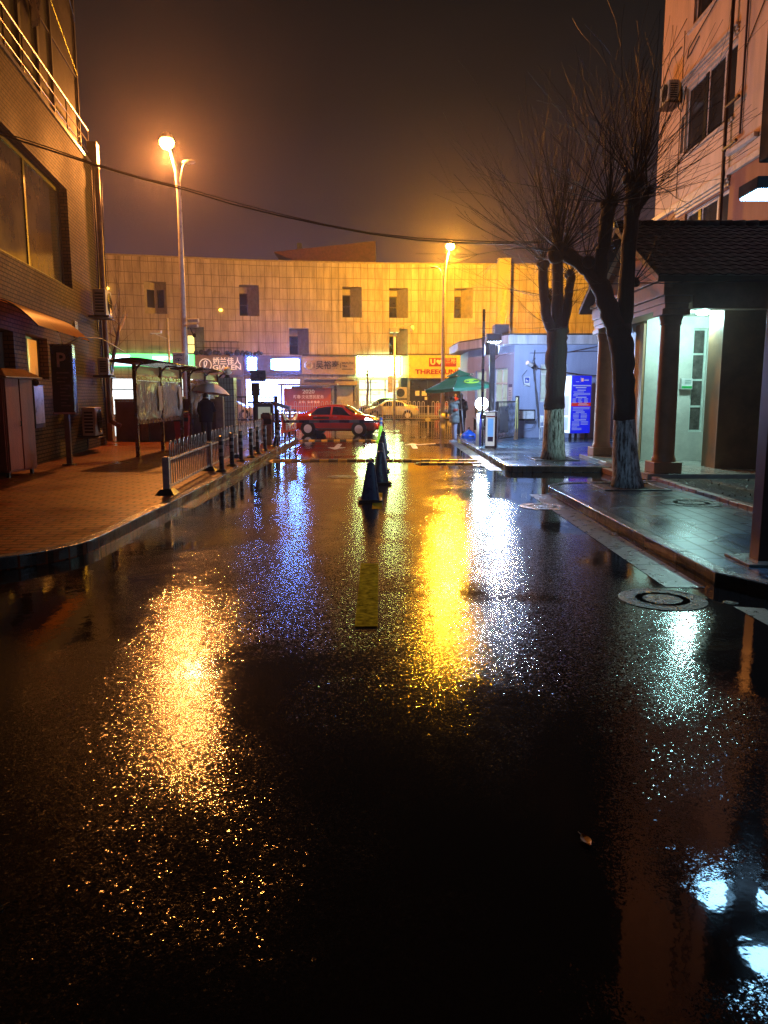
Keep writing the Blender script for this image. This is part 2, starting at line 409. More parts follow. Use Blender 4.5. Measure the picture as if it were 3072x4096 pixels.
# left pavement
edgeL = [(-30, 7.25), (-6.0, 7.30)] + arc(-4.75, 8.75, 1.45, 280, 360, 7) + [(-3.26, 12.0), (-3.30, 29.3)] + arc(-4.8, 29.5, 1.5, 0, 90, 6) + [(-30, 31.2)]
structure(MB().prism(edgeL, -0.2, PAVH).build('pavement', pavL))
kerb_line('kerb', edgeL, inward=1)
# right near pavement
edgeR = [(30, 6.1), (3.9, 6.25), (3.32, 6.5), (3.06, 6.95), (2.96, 13.55)] + arc(3.75, 13.7, 0.8, 178, 92, 5) + [(5.2, 14.75), (5.2, 15.1), (30, 15.1)]
structure(MB().prism(list(reversed(edgeR)), -0.2, PAVH).build('pavement', pavR))
kerb_line('kerb', edgeR[:-2], inward=-1)
# right far pavement
edgeF = [(30, 17.55), (5.3, 17.62), (3.3, 17.75)] + arc(3.15, 18.05, 0.3, 260, 180, 3) + [(2.86, 29.6), (3.0, 31.5), (3.5, 34.5), (4.3, 36.3), (30, 36.6)]
structure(MB().prism(list(reversed(edgeF)), -0.2, PAVH).build('pavement', pavR))
kerb_line('kerb', edgeF, inward=-1)
# pavement before the shops
structure(MB().prism([(-60, 60.6), (60, 60.6), (60, 72), (-60, 72)], -0.2, PAVH).build('pavement', pm('far_pavers', (0.16, 0.14, 0.12), 0.3)))
kerb_line('kerb', [(-40, 60.45), (30, 60.45)], inward=1, step=2.0)
# flat gutter strips of pale concrete
gut = MB()
for (x0, y0, x1, y1) in ((2.60, 6.9, 2.60, 13.7), (2.50, 18.2, 2.48, 29.5)):
    n = 7
    for i in range(n):
        a, c = y0 + (y1 - y0) * i / n + 0.008, y0 + (y1 - y0) * (i + 1) / n - 0.008
        gut.face([(x0, a, 0.004), (x0 + 0.36, a, 0.004), (x0 + 0.36, c, 0.004), (x0, c, 0.004)])
gut.face([(2.93, 6.26, 0.004), (2.98, 5.2, 0.004), (3.25, 5.2, 0.004), (3.16, 6.2, 0.004)])
structure(gut.build('gutter', concrete))
gl = MB()
gl.face([(-3.25, 12.0, 0.004), (-2.98, 12.0, 0.004), (-3.0, 29.5, 0.004), (-3.28, 29.5, 0.004)])
structure(gl.build('gutter', pm('dark_concrete', (0.07, 0.066, 0.06), 0.16, 0, 0.4, 5, 0.2)))
# soil bed and its brick edging
structure(MB().prism([(5.36, 10.0), (30, 10.0), (30, 14.85), (5.36, 14.85)], 0.0, PAVH + 0.03).build('soil_bed', soil))
ed = MB()
for i in range(16):
    y = 10.0 + i * 0.31
    ed.box(5.22, 5.35, y, y + 0.295, 0.05, PAVH + 0.06 + random.uniform(-.006, .006))
structure(ed.build('bed_edging', pm('edging_brick', (0.22, 0.09, 0.06), 0.4, 0, 0.5, 8), bevel=0.01))
gr = MB()
for i in range(420):
    x, y = random.uniform(5.4, 8.5), random.uniform(11, 14.7)
    a, l = random.uniform(0, 6.28), random.uniform(0.03, 0.12)
    gr.face([(x, y, 0.16), (x + l * math.cos(a), y + l * math.sin(a), 0.16 + random.uniform(0.0, 0.05)), (x + 0.03 * math.cos(a + 1), y + 0.03 * math.sin(a + 1), 0.165)])
tag(gr.build('leaf_litter', pm('fallen_leaves', (0.10, 0.075, 0.03), 0.4, 0, 0.6, 9)), None, None, kind='stuff')

# road markings
yl = pm('worn_yellow_paint', (0.52, 0.39, 0.02), 0.6, 0, 0.8, 16, 0.6, 60, spec=0.0)
mk = MB()
for i in range(16):
    y0 = 5.68 + i * 2.2 / 16; y1 = 5.68 + (i + 1) * 2.2 / 16
    x0 = -0.222 - 0.018 * i / 16; x1 = -0.05 - 0.01 * i / 16
    z = 0.009 + (0.004 if i % 2 else 0.0)
    mk.faces([(x0, y0, 0), (x1, y0, 0), (x1, y1 - .006, 0), (x0 - .001, y1 - .006, 0), (x0, y0, z), (x1, y0, z), (x1, y1 - .006, z + .004), (x0 - .001, y1 - .006, z + .004)], [(4, 5, 6, 7), (0, 1, 5, 4), (1, 2, 6, 5), (2, 3, 7, 6), (3, 0, 4, 7)])
structure(mk.build('lane_line', yl))
mk = MB()
for y in (11.9, 16.2, 20.9, 25.5): mk.face([(-0.19, y, 0.004), (-0.03, y, 0.004), (-0.03, y + 2.0, 0.004), (-0.19, y + 2.0, 0.004)])
structure(mk.build('lane_line', yl))
wl = pm('worn_white_paint', (0.40, 0.39, 0.36), 0.3, 0, 0.55, 7, 0.3, 50)
def arrow(cx, y0, flip):
    a = MB(); s = -1 if flip else 1
    def f(pts): a.face([(cx + x, y0 + s * y, 0.004) for x, y in pts])
    f([(-.09, 0), (.09, 0), (.09, 1.9), (-.09, 1.9)]); f([(-.32, 1.9), (.32, 1.9), (0, 3.0)])
    structure(a.build('lane_arrow', wl))
arrow(-1.62, 28.3, True); arrow(1.05, 25.8, False)
mk = MB(); mk.face([(0.95, 27.6, 0.0045), (1.9, 28.3, 0.0045), (1.9, 28.55, 0.0045), (0.95, 27.9, 0.0045)]); structure(mk.build('lane_arrow', wl))
# dark patched asphalt near the right kerb
structure(MB().face([(1.0, 22.2, 0.003), (2.4, 21.4, 0.003), (2.45, 23.9, 0.003), (1.2, 24.2, 0.003)]).build('asphalt_patch', pm('fresh_tarmac', (0.012, 0.012, 0.013), 0.12)))

# manhole covers
iron = pm('cast_iron', (0.010, 0.010, 0.011), 0.30, 0.0, 0.4, 20, 0.9, 45)
def manhole(x, y, r, z, label, name='manhole_cover', grid=False):
    t = thing(name, label, 'manhole cover' if not grid else 'drain cover', (x, y, z))
    m = MB()
    m.lathe([(r * 1.12, 0.003), (r * 1.12, 0.006), (r * 1.02, 0.007), (r * 1.02, 0.005)], n=36); m.build('frame_ring', iron, t, smooth=True, auto=30)
    m = MB(); pr = []
    nr = 2
    for i in range(nr):
        a = r * (1 - i / nr); pr += [(a, 0.005), (a - r * .02, 0.0056), (a - r / nr * .55, 0.0056), (a - r / nr * .62, 0.005)]
    m.lathe(pr[:-1] + [(0.002, 0.005)], n=36); m.build('lid', iron, t, smooth=True, auto=30)
    return t
manhole(2.42, 6.5, 0.33, 0.0, 'round ringed manhole cover in the puddle by the near kerb corner')
manhole(2.53, 12.17, 0.33, 0.0, 'round manhole cover in the road off the rounded kerb tip')
manhole(-0.91, 16.73, 0.30, 0.0, 'round manhole cover in the left lane beside the cones')
manhole(4.7, 11.65, 0.40, PAVH, 'large round manhole cover in the pavement before the soil bed')
manhole(4.75, 8.4, 0.30, PAVH, 'round manhole cover in the pavement behind the dark sign post')
manhole(2.96, 6.38, 0.055, 0.0, 'tiny round valve cover in the road by the kerb corner', 'valve_cover')
manhole(-6.0, 10.3, 0.42, PAVH, 'round manhole cover in the red brick pavement before the red cabinet')
# slotted drain at the end of the speed bump
dr = thing('drain_grate', 'slotted iron drain grate at the right end of the speed bump', 'drain grate', (2.62, 19.6, 0))
m = MB()
for i in range(12): m.box(-0.35 + i * 0.06, -0.32 + i * 0.06, -0.45, 0.45, 0.002, 0.014)
m.box(-0.37, 0.37, -0.49, -0.45, 0.002, 0.015); m.box(-0.37, 0.37, 0.45, 0.49, 0.002, 0.015)
m.build('bars', iron, dr)
# tree pit surrounds are built with the trees

# speed bumps of black and yellow rubber blocks
ybump = pm('bump_yellow', (0.55, 0.32, 0.02), 0.35, 0, 0.4, 9)
def bump(x0, x1, y, label, n):
    t = thing('speed_bump', label, 'speed bump', ((x0 + x1) / 2, y, 0), group='black and yellow speed bumps across the lane')
    L = (x1 - x0) / n
    for i in range(n):
        xa = x0 - (x0 + x1) / 2 + i * L
        m = MB(); pr = [(-.17, .003), (-.11, .036), (-.04, .05), (.04, .05), (.11, .036), (.17, .003)]
        m.grid([[(xa + .006, a, z) for a, z in pr], [(xa + L - .006, a, z) for a, z in pr]])
        m.build('block', ybump if i % 2 else rubber, t)
    m = MB()
    for sgn, xe in ((-1, x0 - (x0 + x1) / 2), (1, x1 - (x0 + x1) / 2)):
        pr = [(-.17, .003), (-.11, .036), (-.04, .05), (.04, .05), (.11, .036), (.17, .003)]
        m.grid([[(xe, a, z) for a, z in pr], [(xe + sgn * .1, a * .8, z * .5) for a, z in pr], [(xe + sgn * .18, a * .3, .003) for a, z in pr]])
    m.build('end_cap', ybump, t)
bump(-3.0, 2.5, 20.85, 'full width black and yellow speed bump crossing both lanes', 22)
bump(0.95, 2.5, 19.95, 'short black and yellow speed bump in the right lane only', 7)
bump(-3.2, -0.5, 30.3, 'black and yellow speed bump below the red car', 11)

# ================================================================== LEFT BRICK BUILDING
LC = (-9.4, 26.2); LA = R(8.5)
def PL(s, o, z):   # s along the wall towards the camera, o outwards
    return (LC[0] + s * math.sin(LA) + o * math.cos(LA), LC[1] - s * math.cos(LA) + o * math.sin(LA), z)
brickL = brickmat('glazed_brick', (0.130, 0.066, 0.019), (0.078, 0.040, 0.012), (0.016, 0.009, 0.004), 0.25, 0.092, 0.012, 0.72, 0.9, 'UV', 0.35, gloss_var=0.06)
bl = thing('brick_building', 'tan glazed brick building with railed roof terrace along the left pavement', 'building', PL(0, 0, 0))
WINB = (3.65, 12.3, 4.75, 7.45); WINS = (6.62, 8.38, 2.15, 3.16); DOOR = (9.25, 10.7, 0.13, 3.13)
TOPL = 9.05
m = MB()
wall(m, PL, (0, 34), 0, TOPL, [WINB, WINS, DOOR], 0.28)
P90 = lambda s, o, z: PL(0 + 0 * s, o, z)
m.face([PL(0, 0, 0), PL(0, -9, 0), PL(0, -9, TOPL), PL(0, 0, TOPL)], [(0, 0), (9, 0), (9, TOPL), (0, TOPL)])
m.face([PL(0, -9, 0), PL(34, -9, 0), PL(34, -9, TOPL), PL(0, -9, TOPL)], [(0, 0), (34, 0), (34, TOPL), (0, TOPL)])
m.face([PL(0, -.2, TOPL), PL(34, -.2, TOPL), PL(34, -9, TOPL), PL(0, -9, TOPL)], [(0, 0), (34, 0), (34, 9), (0, 9)])
m.build('wall', brickL, bl, w=True)
m = MB(); pbox(m, PL, -.03, 34, -.22, .03, TOPL, TOPL + .09); m.build('parapet_cap', pm('cap_stone', (0.30, 0.24, 0.17), 0.35, 0, 0.5, 6), bl, w=True)
framed = pm('bronze_frame', (0.025, 0.02, 0.016), 0.35, 0.4)
def window_part(P, par, u0, u1, z0, z1, o, muls=(), tr=(), fw=0.07, frame=framed, glass=None, name='window'):
    f = MB()
    for a, c in ((u0, u0 + fw), (u1 - fw, u1)): pbox(f, P, a, c, o - .05, o + .03, z0, z1)
    for a, c in ((z0, z0 + fw), (z1 - fw, z1)): pbox(f, P, u0 + fw, u1 - fw, o - .05, o + .028, a, c)
    for a in muls: pbox(f, P, a - fw / 2, a + fw / 2, o - .05, o + .026, z0 + fw, z1 - fw)
    for a in tr: pbox(f, P, u0 + fw, u1 - fw, o - .05, o + .024, a - fw / 2, a + fw / 2)
    fo = f.build(name, frame, par, w=True)
    g = MB(); g.face([P(u0, o, z0), P(u1, o, z0), P(u1, o, z1), P(u0, o, z1)], [(u0, z0), (u1, z0), (u1, z1), (u0, z1)])
    g.build('pane', glass or darkglass, fo, w=True)
    return fo
# big windows: curtained glass that mirrors the lit street
cur = pm('curtained_glass', (0.20, 0.135, 0.055), 0.10, 0, 0.55, 0.7)
window_part(PL, bl, *WINB, -.24, muls=(6.9, 9.45), fw=0.13, glass=cur)
warm_room = em_shop('warm_room', (0.9, 0.28, 0.02), (0.30, 0.10, 0.015), 0.8, 1.2)
fo = window_part(PL, bl, *WINS, -.24, muls=(7.55,), fw=0.06, glass=warm_room)
m = MB(); pbox(m, PL, 9.28, 10.68, -.25, -.2, .14, 3.1); m.build('door', pm('dark_door', (0.015, 0.012, 0.01), 0.5), bl, w=True)
# awning over door and small window
awm, _nt, _b = _new('amber_awning'); _b.inputs['Base Color'].default_value = (.85, .36, .05, 1); _b.inputs['Roughness'].default_value = .25
_tr = _n(_nt, 'ShaderNodeBsdfTranslucent'); _tr.inputs[0].default_value = (.95, .42, .06, 1); _mxs = _n(_nt, 'ShaderNodeMixShader'); _mxs.inputs[0].default_value = .7
_nt.links.new(_b.outputs[0], _mxs.inputs[1]); _nt.links.new(_tr.outputs[0], _mxs.inputs[2]); _nt.links.new(_mxs.outputs[0], _nt.nodes['Material Output'].inputs[0])
aw = MB(); rows = []
for i in range(7):
    q = i / 6; rows.append([PL(s_, .9 * q, 3.70 - .55 * q * q) for s_ in (6.1, 7.2, 8.3, 9.4, 10.6)])
aw.grid(rows); ao = aw.build('awning', awm, bl, w=True, smooth=True)
ri = MB()
for s_ in (6.1, 7.6, 9.1, 10.6): ri.tube([PL(s_, .9 * i / 6, 3.68 - .55 * (i / 6) ** 2) for i in range(7)], .016, 5)
ri.build('awning_rib', framed, ao, w=True)
m = MB()
pbox(m, PL, 3.40, 3.75, 0, .03, 3.55, 3.86)
vo_ = m.build('vent', pm('vent_white', (0.5, 0.46, 0.4), 0.4), bl, w=True)
m = MB()
for i in range(6): pbox(m, PL, 3.44, 3.71, .031, .036, 3.59 + i * .043, 3.61 + i * .043)
m.build('slats', black, vo_, w=True)
nb = MB(); pbox(nb, PL, 7.42, 8.22, 0, .05, 1.0, 2.0); no_ = nb.build('notice_board', pm('dark_frame', (0.03, 0.025, 0.02), 0.4), bl, w=True)
nb = MB(); pbox(nb, PL, 7.46, 8.18, .05, .056, 1.10, 1.97); nb.build('poster', pm('pale_poster', (0.62, 0.56, 0.50), 0.3, 0, 0.5, 2.5), no_, w=True)
# drainpipe down the corner
dp = MB(); dp.tube([PL(.06, .12, 9.5), PL(.02, .13, 7), PL(-.02, .12, 4.5), PL(-.05, .13, 1.3), PL(-.05, .13, .9), PL(-.05, .45, .72)], .085, 10)
dp.build('drainpipe', pm('rusty_pipe', (0.22, 0.10, 0.055), 0.35, 0.2, 0.5, 5), bl, w=True, smooth=True)
dp = MB(); dp.tube([PL(.25, .05, 9.2), PL(.25, .05, .3)], .03, 8); dp.tube([PL(-.02, .24, 8.6), PL(-.06, .22, 5.2)], .02, 6); dp.build('conduit', black, bl, w=True, smooth=True)
m = MB(); pbox(m, PL, -.12, .28, -.1, .2, 9.0, 9.75); m.build('rain_head', pm('rain_head_metal', (0.08, 0.045, 0.03), 0.4, 0.3), bl, w=True)
# terrace railing
rl = MB()
for z in (9.42, 9.76): rl.tube([PL(0.1, -.08, z), PL(22, -.08, z)], .018, 6)
rl.tube([PL(0.1, -.08, 10.12), PL(22, -.08, 10.12)], .032, 8)
for i in range(17): rl.tube([PL(.1 + i * 1.35, -.08, TOPL), PL(.1 + i * 1.35, -.08, 10.12)], .022, 6)
rl.build('railing', pm('steel_rail', (0.26, 0.20, 0.12), 0.42, 0.6, 0.3), bl, w=True, smooth=True)
# glazed shelter on the roof terrace behind the railing
tp = thing('terrace_shelter', 'dark framed glazed shelter with loose tarpaulin on the roof terrace', 'shelter', PL(2, -1.2, TOPL))
m = MB()
for s_, wd in ((.05, .07), (3.1, .09), (4.5, .18), (6.1, .2), (7.7, .22), (9.4, .26), (11.5, .3)):
    pbox(m, PL, s_ - wd / 2, s_ + wd / 2, -.40, -.30, TOPL, 16.0)
for z in (9.5, 11.65, 14.0): pbox(m, PL, .09, 14, -.38, -.32, z, z + .05)
m.build('frame', pm('shelter_frame', (0.016, 0.008, 0.006), 0.6, 0.1), tp, w=True)
m = MB(); m.tube([PL(1.7, -.28, 14.2), PL(.9, -.28, 13.8), PL(.1, -.28, 13.3)], .025, 5); m.tube([PL(4.4, -.28, 14), PL(3.2, -.28, 12.6), PL(.1, -.28, 11.7)], .012, 5); m.build('stay_wire', steel, tp, w=True)
m = MB(); m.face([PL(.06, -.36, TOPL), PL(14, -.36, TOPL), PL(14, -.36, 15.9), PL(.06, -.36, 15.9)]); m.build('plastic_sheet', pm('smoky_sheet', (0.013, 0.008, 0.007), 0.6, 0, 0.5, 1.2, spec=0.1), tp, w=True)
m = MB(); random.seed(3)
rows = []
for i in range(9):
    q = i / 8; rows.append([PL(5.2 + j * .30 - q * .9 + .1 * math.sin(i + j), -.22 - .07 * math.sin(j * 2.1 + i), 13.6 - q * 2.4 + .25 * math.sin(j * 1.7)) for j in range(7)])
m.grid(rows); m.build('tarpaulin', pm('dull_tarp', (0.045, 0.022, 0.010), 0.28, 0, 0.5, 3), tp, w=True, smooth=True)

# air conditioners
acm = pm('ac_casing', (0.46, 0.42, 0.34), 0.4, 0, 0.3, 5)
def ac_unit(P, s0, s1, z0, z1, d, label, o0=0.18, group='air conditioners on the brick wall'):
    c = P((s0 + s1) / 2, o0, z0)
    t = thing('air_conditioner', label, 'air conditioner', c, group=group)
    m = MB(); pbox(m, P, s0, s1, o0, o0 + d, z0, z1); m.build('casing', acm, t, w=True, bevel=0.02)
    cs = s0 + (s1 - s0) * .40; r = min(.42 * (z1 - z0), .38 * (s1 - s0)); zc = (z0 + z1) / 2
    m = MB()
    for rr in [r * k / 6 for k in range(1, 7)]:
        pts = [P(cs + rr * math.cos(a), o0 + d + .012, zc + rr * math.sin(a)) for a in [2 * math.pi * k / 18 for k in range(19)]]
        m.tube(pts, .006, 4, cap=False)
    for k in range(4):
        a = math.pi * k / 4; m.tube([P(cs - r * math.cos(a), o0 + d + .016, zc - r * math.sin(a)), P(cs + r * math.cos(a), o0 + d + .016, zc + r * math.sin(a))], .006, 4)
    fg = m.build('fan_grille', black, t, w=True)
    m = MB(); n = 22; m.face([P(cs + r * math.cos(2 * math.pi * k / n), o0 + d + .004, zc + r * math.sin(2 * math.pi * k / n)) for k in range(n)])
    m.build('fan_opening', pm('fan_dark', (0.01, 0.01, 0.01), 0.6), fg, w=True)
    m = MB()
    for sa in (s0, s1):
        sgn = -1 if sa == s0 else 1
        for k in range(7): pbox(m, P, min(sa, sa + sgn * .004), max(sa, sa + sgn * .004), o0 + .06, o0 + d - .06, z0 + .08 + k * (z1 - z0 - .16) / 7, z0 + .08 + (k + .6) * (z1 - z0 - .16) / 7)
    m.build('side_louvres', black, t, w=True)
    m = MB()
    for sa in (s0 + .12, s1 - .16): pbox(m, P, sa, sa + .04, 0, o0 + d + .05, z0 - .05, z0 - .002)
    pbox(m, P, s0 - .02, s1 + .02, .02, o0 + d + .06, z0 - .075, z0 - .052)
    m.build('bracket', pm('rusty_bracket', (0.06, 0.03, 0.02), 0.5, 0.3), t, w=True)
    m = MB(); m.tube([P(s0 + .1, .12, z0 + .1), P(s0 + .02, .10, z0 - .25), P(s0 - .15, .06, z0 - .42), P(s0 - .3, .05, z0 - .1), P(s0 - .32, .02, z0 + .3)], .022, 6); m.build('hose', rubber, t, w=True, smooth=True)
    return t
ac_unit(PL, 1.0, 1.95, 4.22, 5.0, .38, 'large outdoor air conditioner with round fan high at the brick corner')
ac_unit(PL, .95, 1.75, 2.40, 2.93, .32, 'middle air conditioner on the brick wall below the large one')
ac_unit(PL, 3.3, 4.25, .62, 1.42, .36, 'lowest air conditioner on the brick wall behind the parking sign')
# cctv ball on the wall
cb = thing('wall_camera', 'small dark dome camera on the brick wall above the red cabinet', 'camera', PL(8.6, .2, 2.05))
m = MB(); m.ball((0, 0, 0), .085); m.build('dome', pm('dome_gloss', (0.015, 0.015, 0.015), 0.08), cb, smooth=True)
m = MB(); m.lathe([(.06, .07), (.06, .16), (.03, .18)], n=12); m.tube([(0, 0, .15), (-.2, -.03, .18)], .02, 6); m.build('arm', greyp, cb, smooth=True)

# ================================================================== FAR SHOPPING BUILDING
FP = [(-45, 55), (-21.8, 61.3), (-10, 64.3), (0, 65.6), (9.4, 66), (40, 66)]
FU = [0.0]
for a, c in zip(FP, FP[1:]): FU.append(FU[-1] + math.hypot(c[0] - a[0], c[1] - a[1]))
def PF(u, o, z):
    for i in range(len(FP) - 1):
        if u <= FU[i + 1] or i == len(FP) - 2:
            t = (u - FU[i]) / (FU[i + 1] - FU[i]); a, c = FP[i], FP[i + 1]
            L = FU[i + 1] - FU[i]; ex, ey = (c[0] - a[0]) / L, (c[1] - a[1]) / L
            return (a[0] + (c[0] - a[0]) * t + ey * o, a[1] + (c[1] - a[1]) * t - ex * o, z)
stone = brickmat('stone_panels', (0.58, 0.53, 0.56), (0.45, 0.41, 0.43), (0.19, 0.165, 0.165), 0.60, 0.87, 0.024, 0.42, 0.5, 'UV', 0.75, 0.0)
fb = thing('shopping_building', 'long low stone panelled shopping building with slanted window niches across the road', 'building', PF(40, 0, 0))
ON = [(27.17, 28.85, 8.14, 10.6), (34.5, 36.08, 8.14, 10.58), (42.85, 44.45, 8.14, 10.6), (46.72, 48.3, 8.14, 10.56), (52.15, 53.7, 8.14, 10.58),
      (30.3, 31.65, 5.04, 7.2), (38.45, 40.05, 5.06, 7.22), (46.74, 48.3, 5.1, 7.28), (20.5, 22.0, 8.14, 10.6), (60.0, 61.6, 8.14, 10.6)]
m = MB(); wall(m, PF, FU, 3.25, 12.45, ON)
m.build('wall', stone, fb, w=True)
m = MB(); pbox(m, PF, 55.65, 56.7, 0.02, .7, 0, 12.9); m.build('pier', stone, fb, w=True)
for i in range(len(FP) - 1):
    m = MB(); pbox(m, PF, FU[i] + .001, FU[i + 1], -.5, .05, 12.45, 12.58); m.build('coping', pm('coping_stone', (0.28, 0.24, 0.2), 0.4), fb, w=True)
m = MB(); m.prism([(x, y + 1.9) for x, y in FP] + [(40, 95), (-45, 95)], 0, 12.4); m.build('core', pm('core_grey', (0.1, 0.09, 0.08), 0.6), fb, w=True)
for (u0, u1, z0, z1) in ON:
    w_ = u1 - u0; D = 1.15; vee = abs(u0 - 27.17) < .01
    ub = u0 + w_ * (.5 if vee else .46)
    m = MB()
    if vee:
        m.face([PF(u0, 0, z0), PF(ub, -D * .6, z0), PF(ub, -D * .6, z1), PF(u0, 0, z1)], [(u0, z0), (ub, z0), (ub, z1), (u0, z1)])
        m.face([PF(ub, -D * .6, z0), PF(u1, 0, z0), PF(u1, 0, z1), PF(ub, -D * .6, z1)], [(ub, z0), (u1, z0), (u1, z1), (ub, z1)])
        for z in (z0, z1): m.face([PF(u0, 0, z), PF(ub, -D * .6, z), PF(u1, 0, z)])
    else:
        m.face([PF(u0, 0, z0), PF(u0, -D, z0), PF(u0, -D, z1), PF(u0, 0, z1)])
        m.face([PF(u0, -D, z0), PF(ub, -D, z0), PF(ub, -D, z1), PF(u0, -D, z1)])
        m.face([PF(ub, -D, z0), PF(u1, 0, z0), PF(u1, 0, z1), PF(ub, -D, z1)])
        for z in (z0, z1): m.face([PF(u0, 0, z), PF(u0, -D, z), PF(ub, -D, z), PF(u1, 0, z)])
    nm = pm('niche_plaster', (0.30, 0.28, 0.25), 0.5, 0, 0.3, 3)
    no2 = m.build('window_niche', nm, fb, w=True)
    lit = u0 == 30.3
    gm = em('window_glow', (1.0, 0.85, 0.25), 1.4) if lit else darkglass
    if vee:
        for ua, oa, uc, oc in ((u0 + .15, -.06 - .12, ub - .1, -D * .6 + .12), (ub + .12, -D * .6 + .12, u1 - .15, -.18)):
            g = MB(); g.hexa([PF(ua, oa + .05, z0 + .5), PF(uc, oc + .05, z0 + .5), PF(uc, oc + .01, z0 + .5), PF(ua, oa + .01, z0 + .5)], [PF(ua, oa + .05, z1 - .6), PF(uc, oc + .05, z1 - .6), PF(uc, oc + .01, z1 - .6), PF(ua, oa + .01, z1 - .6)])
            g.build('pane', darkglass, no2, w=True)
    else:
        f = MB(); zt = z1 - .55
        for a, c, za, zb in ((u0, u0 + .06, z0 + .1, zt), (ub - .06, ub, z0 + .1, zt), (u0 + .06, ub - .06, z0 + .1, z0 + .16), (u0 + .06, ub - .06, zt - .06, zt), (u0 + .06, ub - .06, (z0 + zt) / 2, (z0 + zt) / 2 + .06)):
            pbox(f, PF, a, c, -D + .01, -D + .08, za, zb)
        f.build('window_frame', framed, no2, w=True)
        g = MB(); g.face([PF(u0, -D + .03, z0 + .1), PF(ub, -D + .03, z0 + .1), PF(ub, -D + .03, zt), PF(u0, -D + .03, zt)]); g.build('pane', gm, no2, w=True)
# lit spots and small fixtures on the stone front
sp = thing('wall_lamp', 'small amber wall lamp glowing on the stone shopping front', 'lamp', PF(33.0, .06, 8.55))
m = MB(); m.lathe([(.02, -.1), (.13, -.06), (.15, .06), (.03, .1)], n=12); m.build('glass', em('amber_glow', (1.0, 0.5, 0.05), 9.0), sp, smooth=True)
m = MB(); m.box(-.05, .05, 0.0, .1, -.06, .06); m.build('backplate', black, sp)
sp2 = thing('wall_lamp', 'amber wall lamp glowing beside the brick corner on the shopping front', 'lamp', PF(24.45, .06, 9.95))
m = MB(); m.lathe([(.02, -.1), (.14, -.06), (.16, .06), (.03, .1)], n=12); m.build('glass', MATS['amber_glow'], sp2, smooth=True)
m = MB(); m.box(-.05, .05, 0.0, .1, -.06, .06); m.build('backplate', black, sp2)
# ground floor shopfronts
shut = brickmat('roller_shutter', (0.24, 0.19, 0.16), (0.21, 0.17, 0.15), (0.08, 0.06, 0.05), 50, 0.12, 0.012, 0.4, 0.6, 'UV', 0.3)
white_room = em_shop('white_room', (0.30, 0.44, 1.0), (0.17, 0.30, 1.0), 21.0)
bank_room = em_shop('bank_room', (0.85, 0.95, 1.0), (0.8, 0.9, 0.85), 2.2)
snack_room = em_shop('snack_room', (0.80, 1.0, 0.62), (0.9, 0.55, 0.25), 1.9)
pier_m = pm('shop_pier', (0.24, 0.22, 0.2), 0.4)
def shopfront(u0, u1, fill, muls, z1=3.2, dk=framed, ins=.3):
    m = MB(); pbox(m, PF, u0, u0 + .18, -.6, 0.0, 0, z1 + .1); pbox(m, PF, u1 - .18, u1, -.6, 0, 0, z1 + .1); pbox(m, PF, u0 + .18, u1 - .18, -.6, -.01, z1 - .12, z1 + .1); pbox(m, PF, u0 + .18, u1 - .18, -.6, -.02, 0.1, .3)
    sf = m.build('shopfront', pier_m, fb, w=True)
    m = MB(); m.face([PF(u0 + .18, -ins, .3), PF(u1 - .18, -ins, .3), PF(u1 - .18, -ins, z1 - .12), PF(u0 + .18, -ins, z1 - .12)], [(u0, 0), (u1, 0), (u1, 3), (u0, 3)])
    m.build('display', fill, sf, w=True)
    if muls:
        m = MB()
        for u in muls: pbox(m, PF, u - .04, u + .04, -ins + .01, -ins + .08, .3, z1 - .12)
        pbox(m, PF, u0 + .2, u1 - .2, -ins + .01, -ins + .07, 2.2, 2.28)
        m.build('glazing_bars', dk, sf, w=True)
    return sf
shopfront(17.0, 24.0, shut, ())
shopfront(24.0, 30.8, bank_room, (26.2, 28.6, 29.6))
shopfront(30.85, 34.65, shut, ())
shopfront(34.7, 39.4, white_room, (36.1, 36.9, 38.1))
shopfront(39.45, 43.98, shut, (42.2,))
shopfront(44.02, 47.7, snack_room, (45.2, 46.4))
sf = shopfront(48.3, 54.2, pm('dim_shop', (0.03, 0.022, 0.02), 0.1, 0, 0.6, 2), (50.0, 51.8), ins=.12)
shopfront(54.3, 60.5, shut, ())
# red dressed mannequins and papers in the dim shop window
redcloth = pm('red_cloth', (0.45, 0.05, 0.03), 0.7)
for i, (u, lab) in enumerate(((52.35, 'red clothed shop mannequin standing left in the dim shop window'), (53.55, 'red clothed shop mannequin standing right in the dim shop window'))):
    t = thing('mannequin', lab, 'mannequin', PF(u, .18, PAVH), group='mannequins at the dim clothes shop')
    m = MB(); m.lathe([(.02, 0), (.16, .02), (.03, .05), (.025, .8)], n=10); m.build('stand', steel, t)
    m = MB(); m.lathe([(.14, .8), (.20, .95), (.17, 1.15), (.21, 1.38), (.12, 1.50), (.05, 1.53)], n=14, sy=.65)
    for s_ in (-1, 1): m.tube([(s_ * .20, 0, 1.40), (s_ * .27, 0, 1.15), (s_ * .27, -.03, .92)], [.06, .05, .04], 8)
    m.build('jacket', redcloth, t, smooth=True)
    m = MB(); m.ball((0, 0, 1.66), .095, sz=1.25); m.tube([(0, 0, 1.5), (0, 0, 1.6)], .045, 8); m.build('head', pm('mannequin_skin', (0.55, 0.42, 0.33), 0.5), t, smooth=True)
m = MB()
for (u, z, w_, h_) in ((48.95, 1.75, .35, .42), (49.5, 1.75, .22, .4), (49.72, 1.75, .2, .42), (49.75, 1.4, .3, .26)): pbox(m, PF, u, u + w_, -.11, -.10, z, z + h_)
m.build('papers', pm('paper_white', (0.7, 0.68, 0.6), 0.5), sf, w=True)
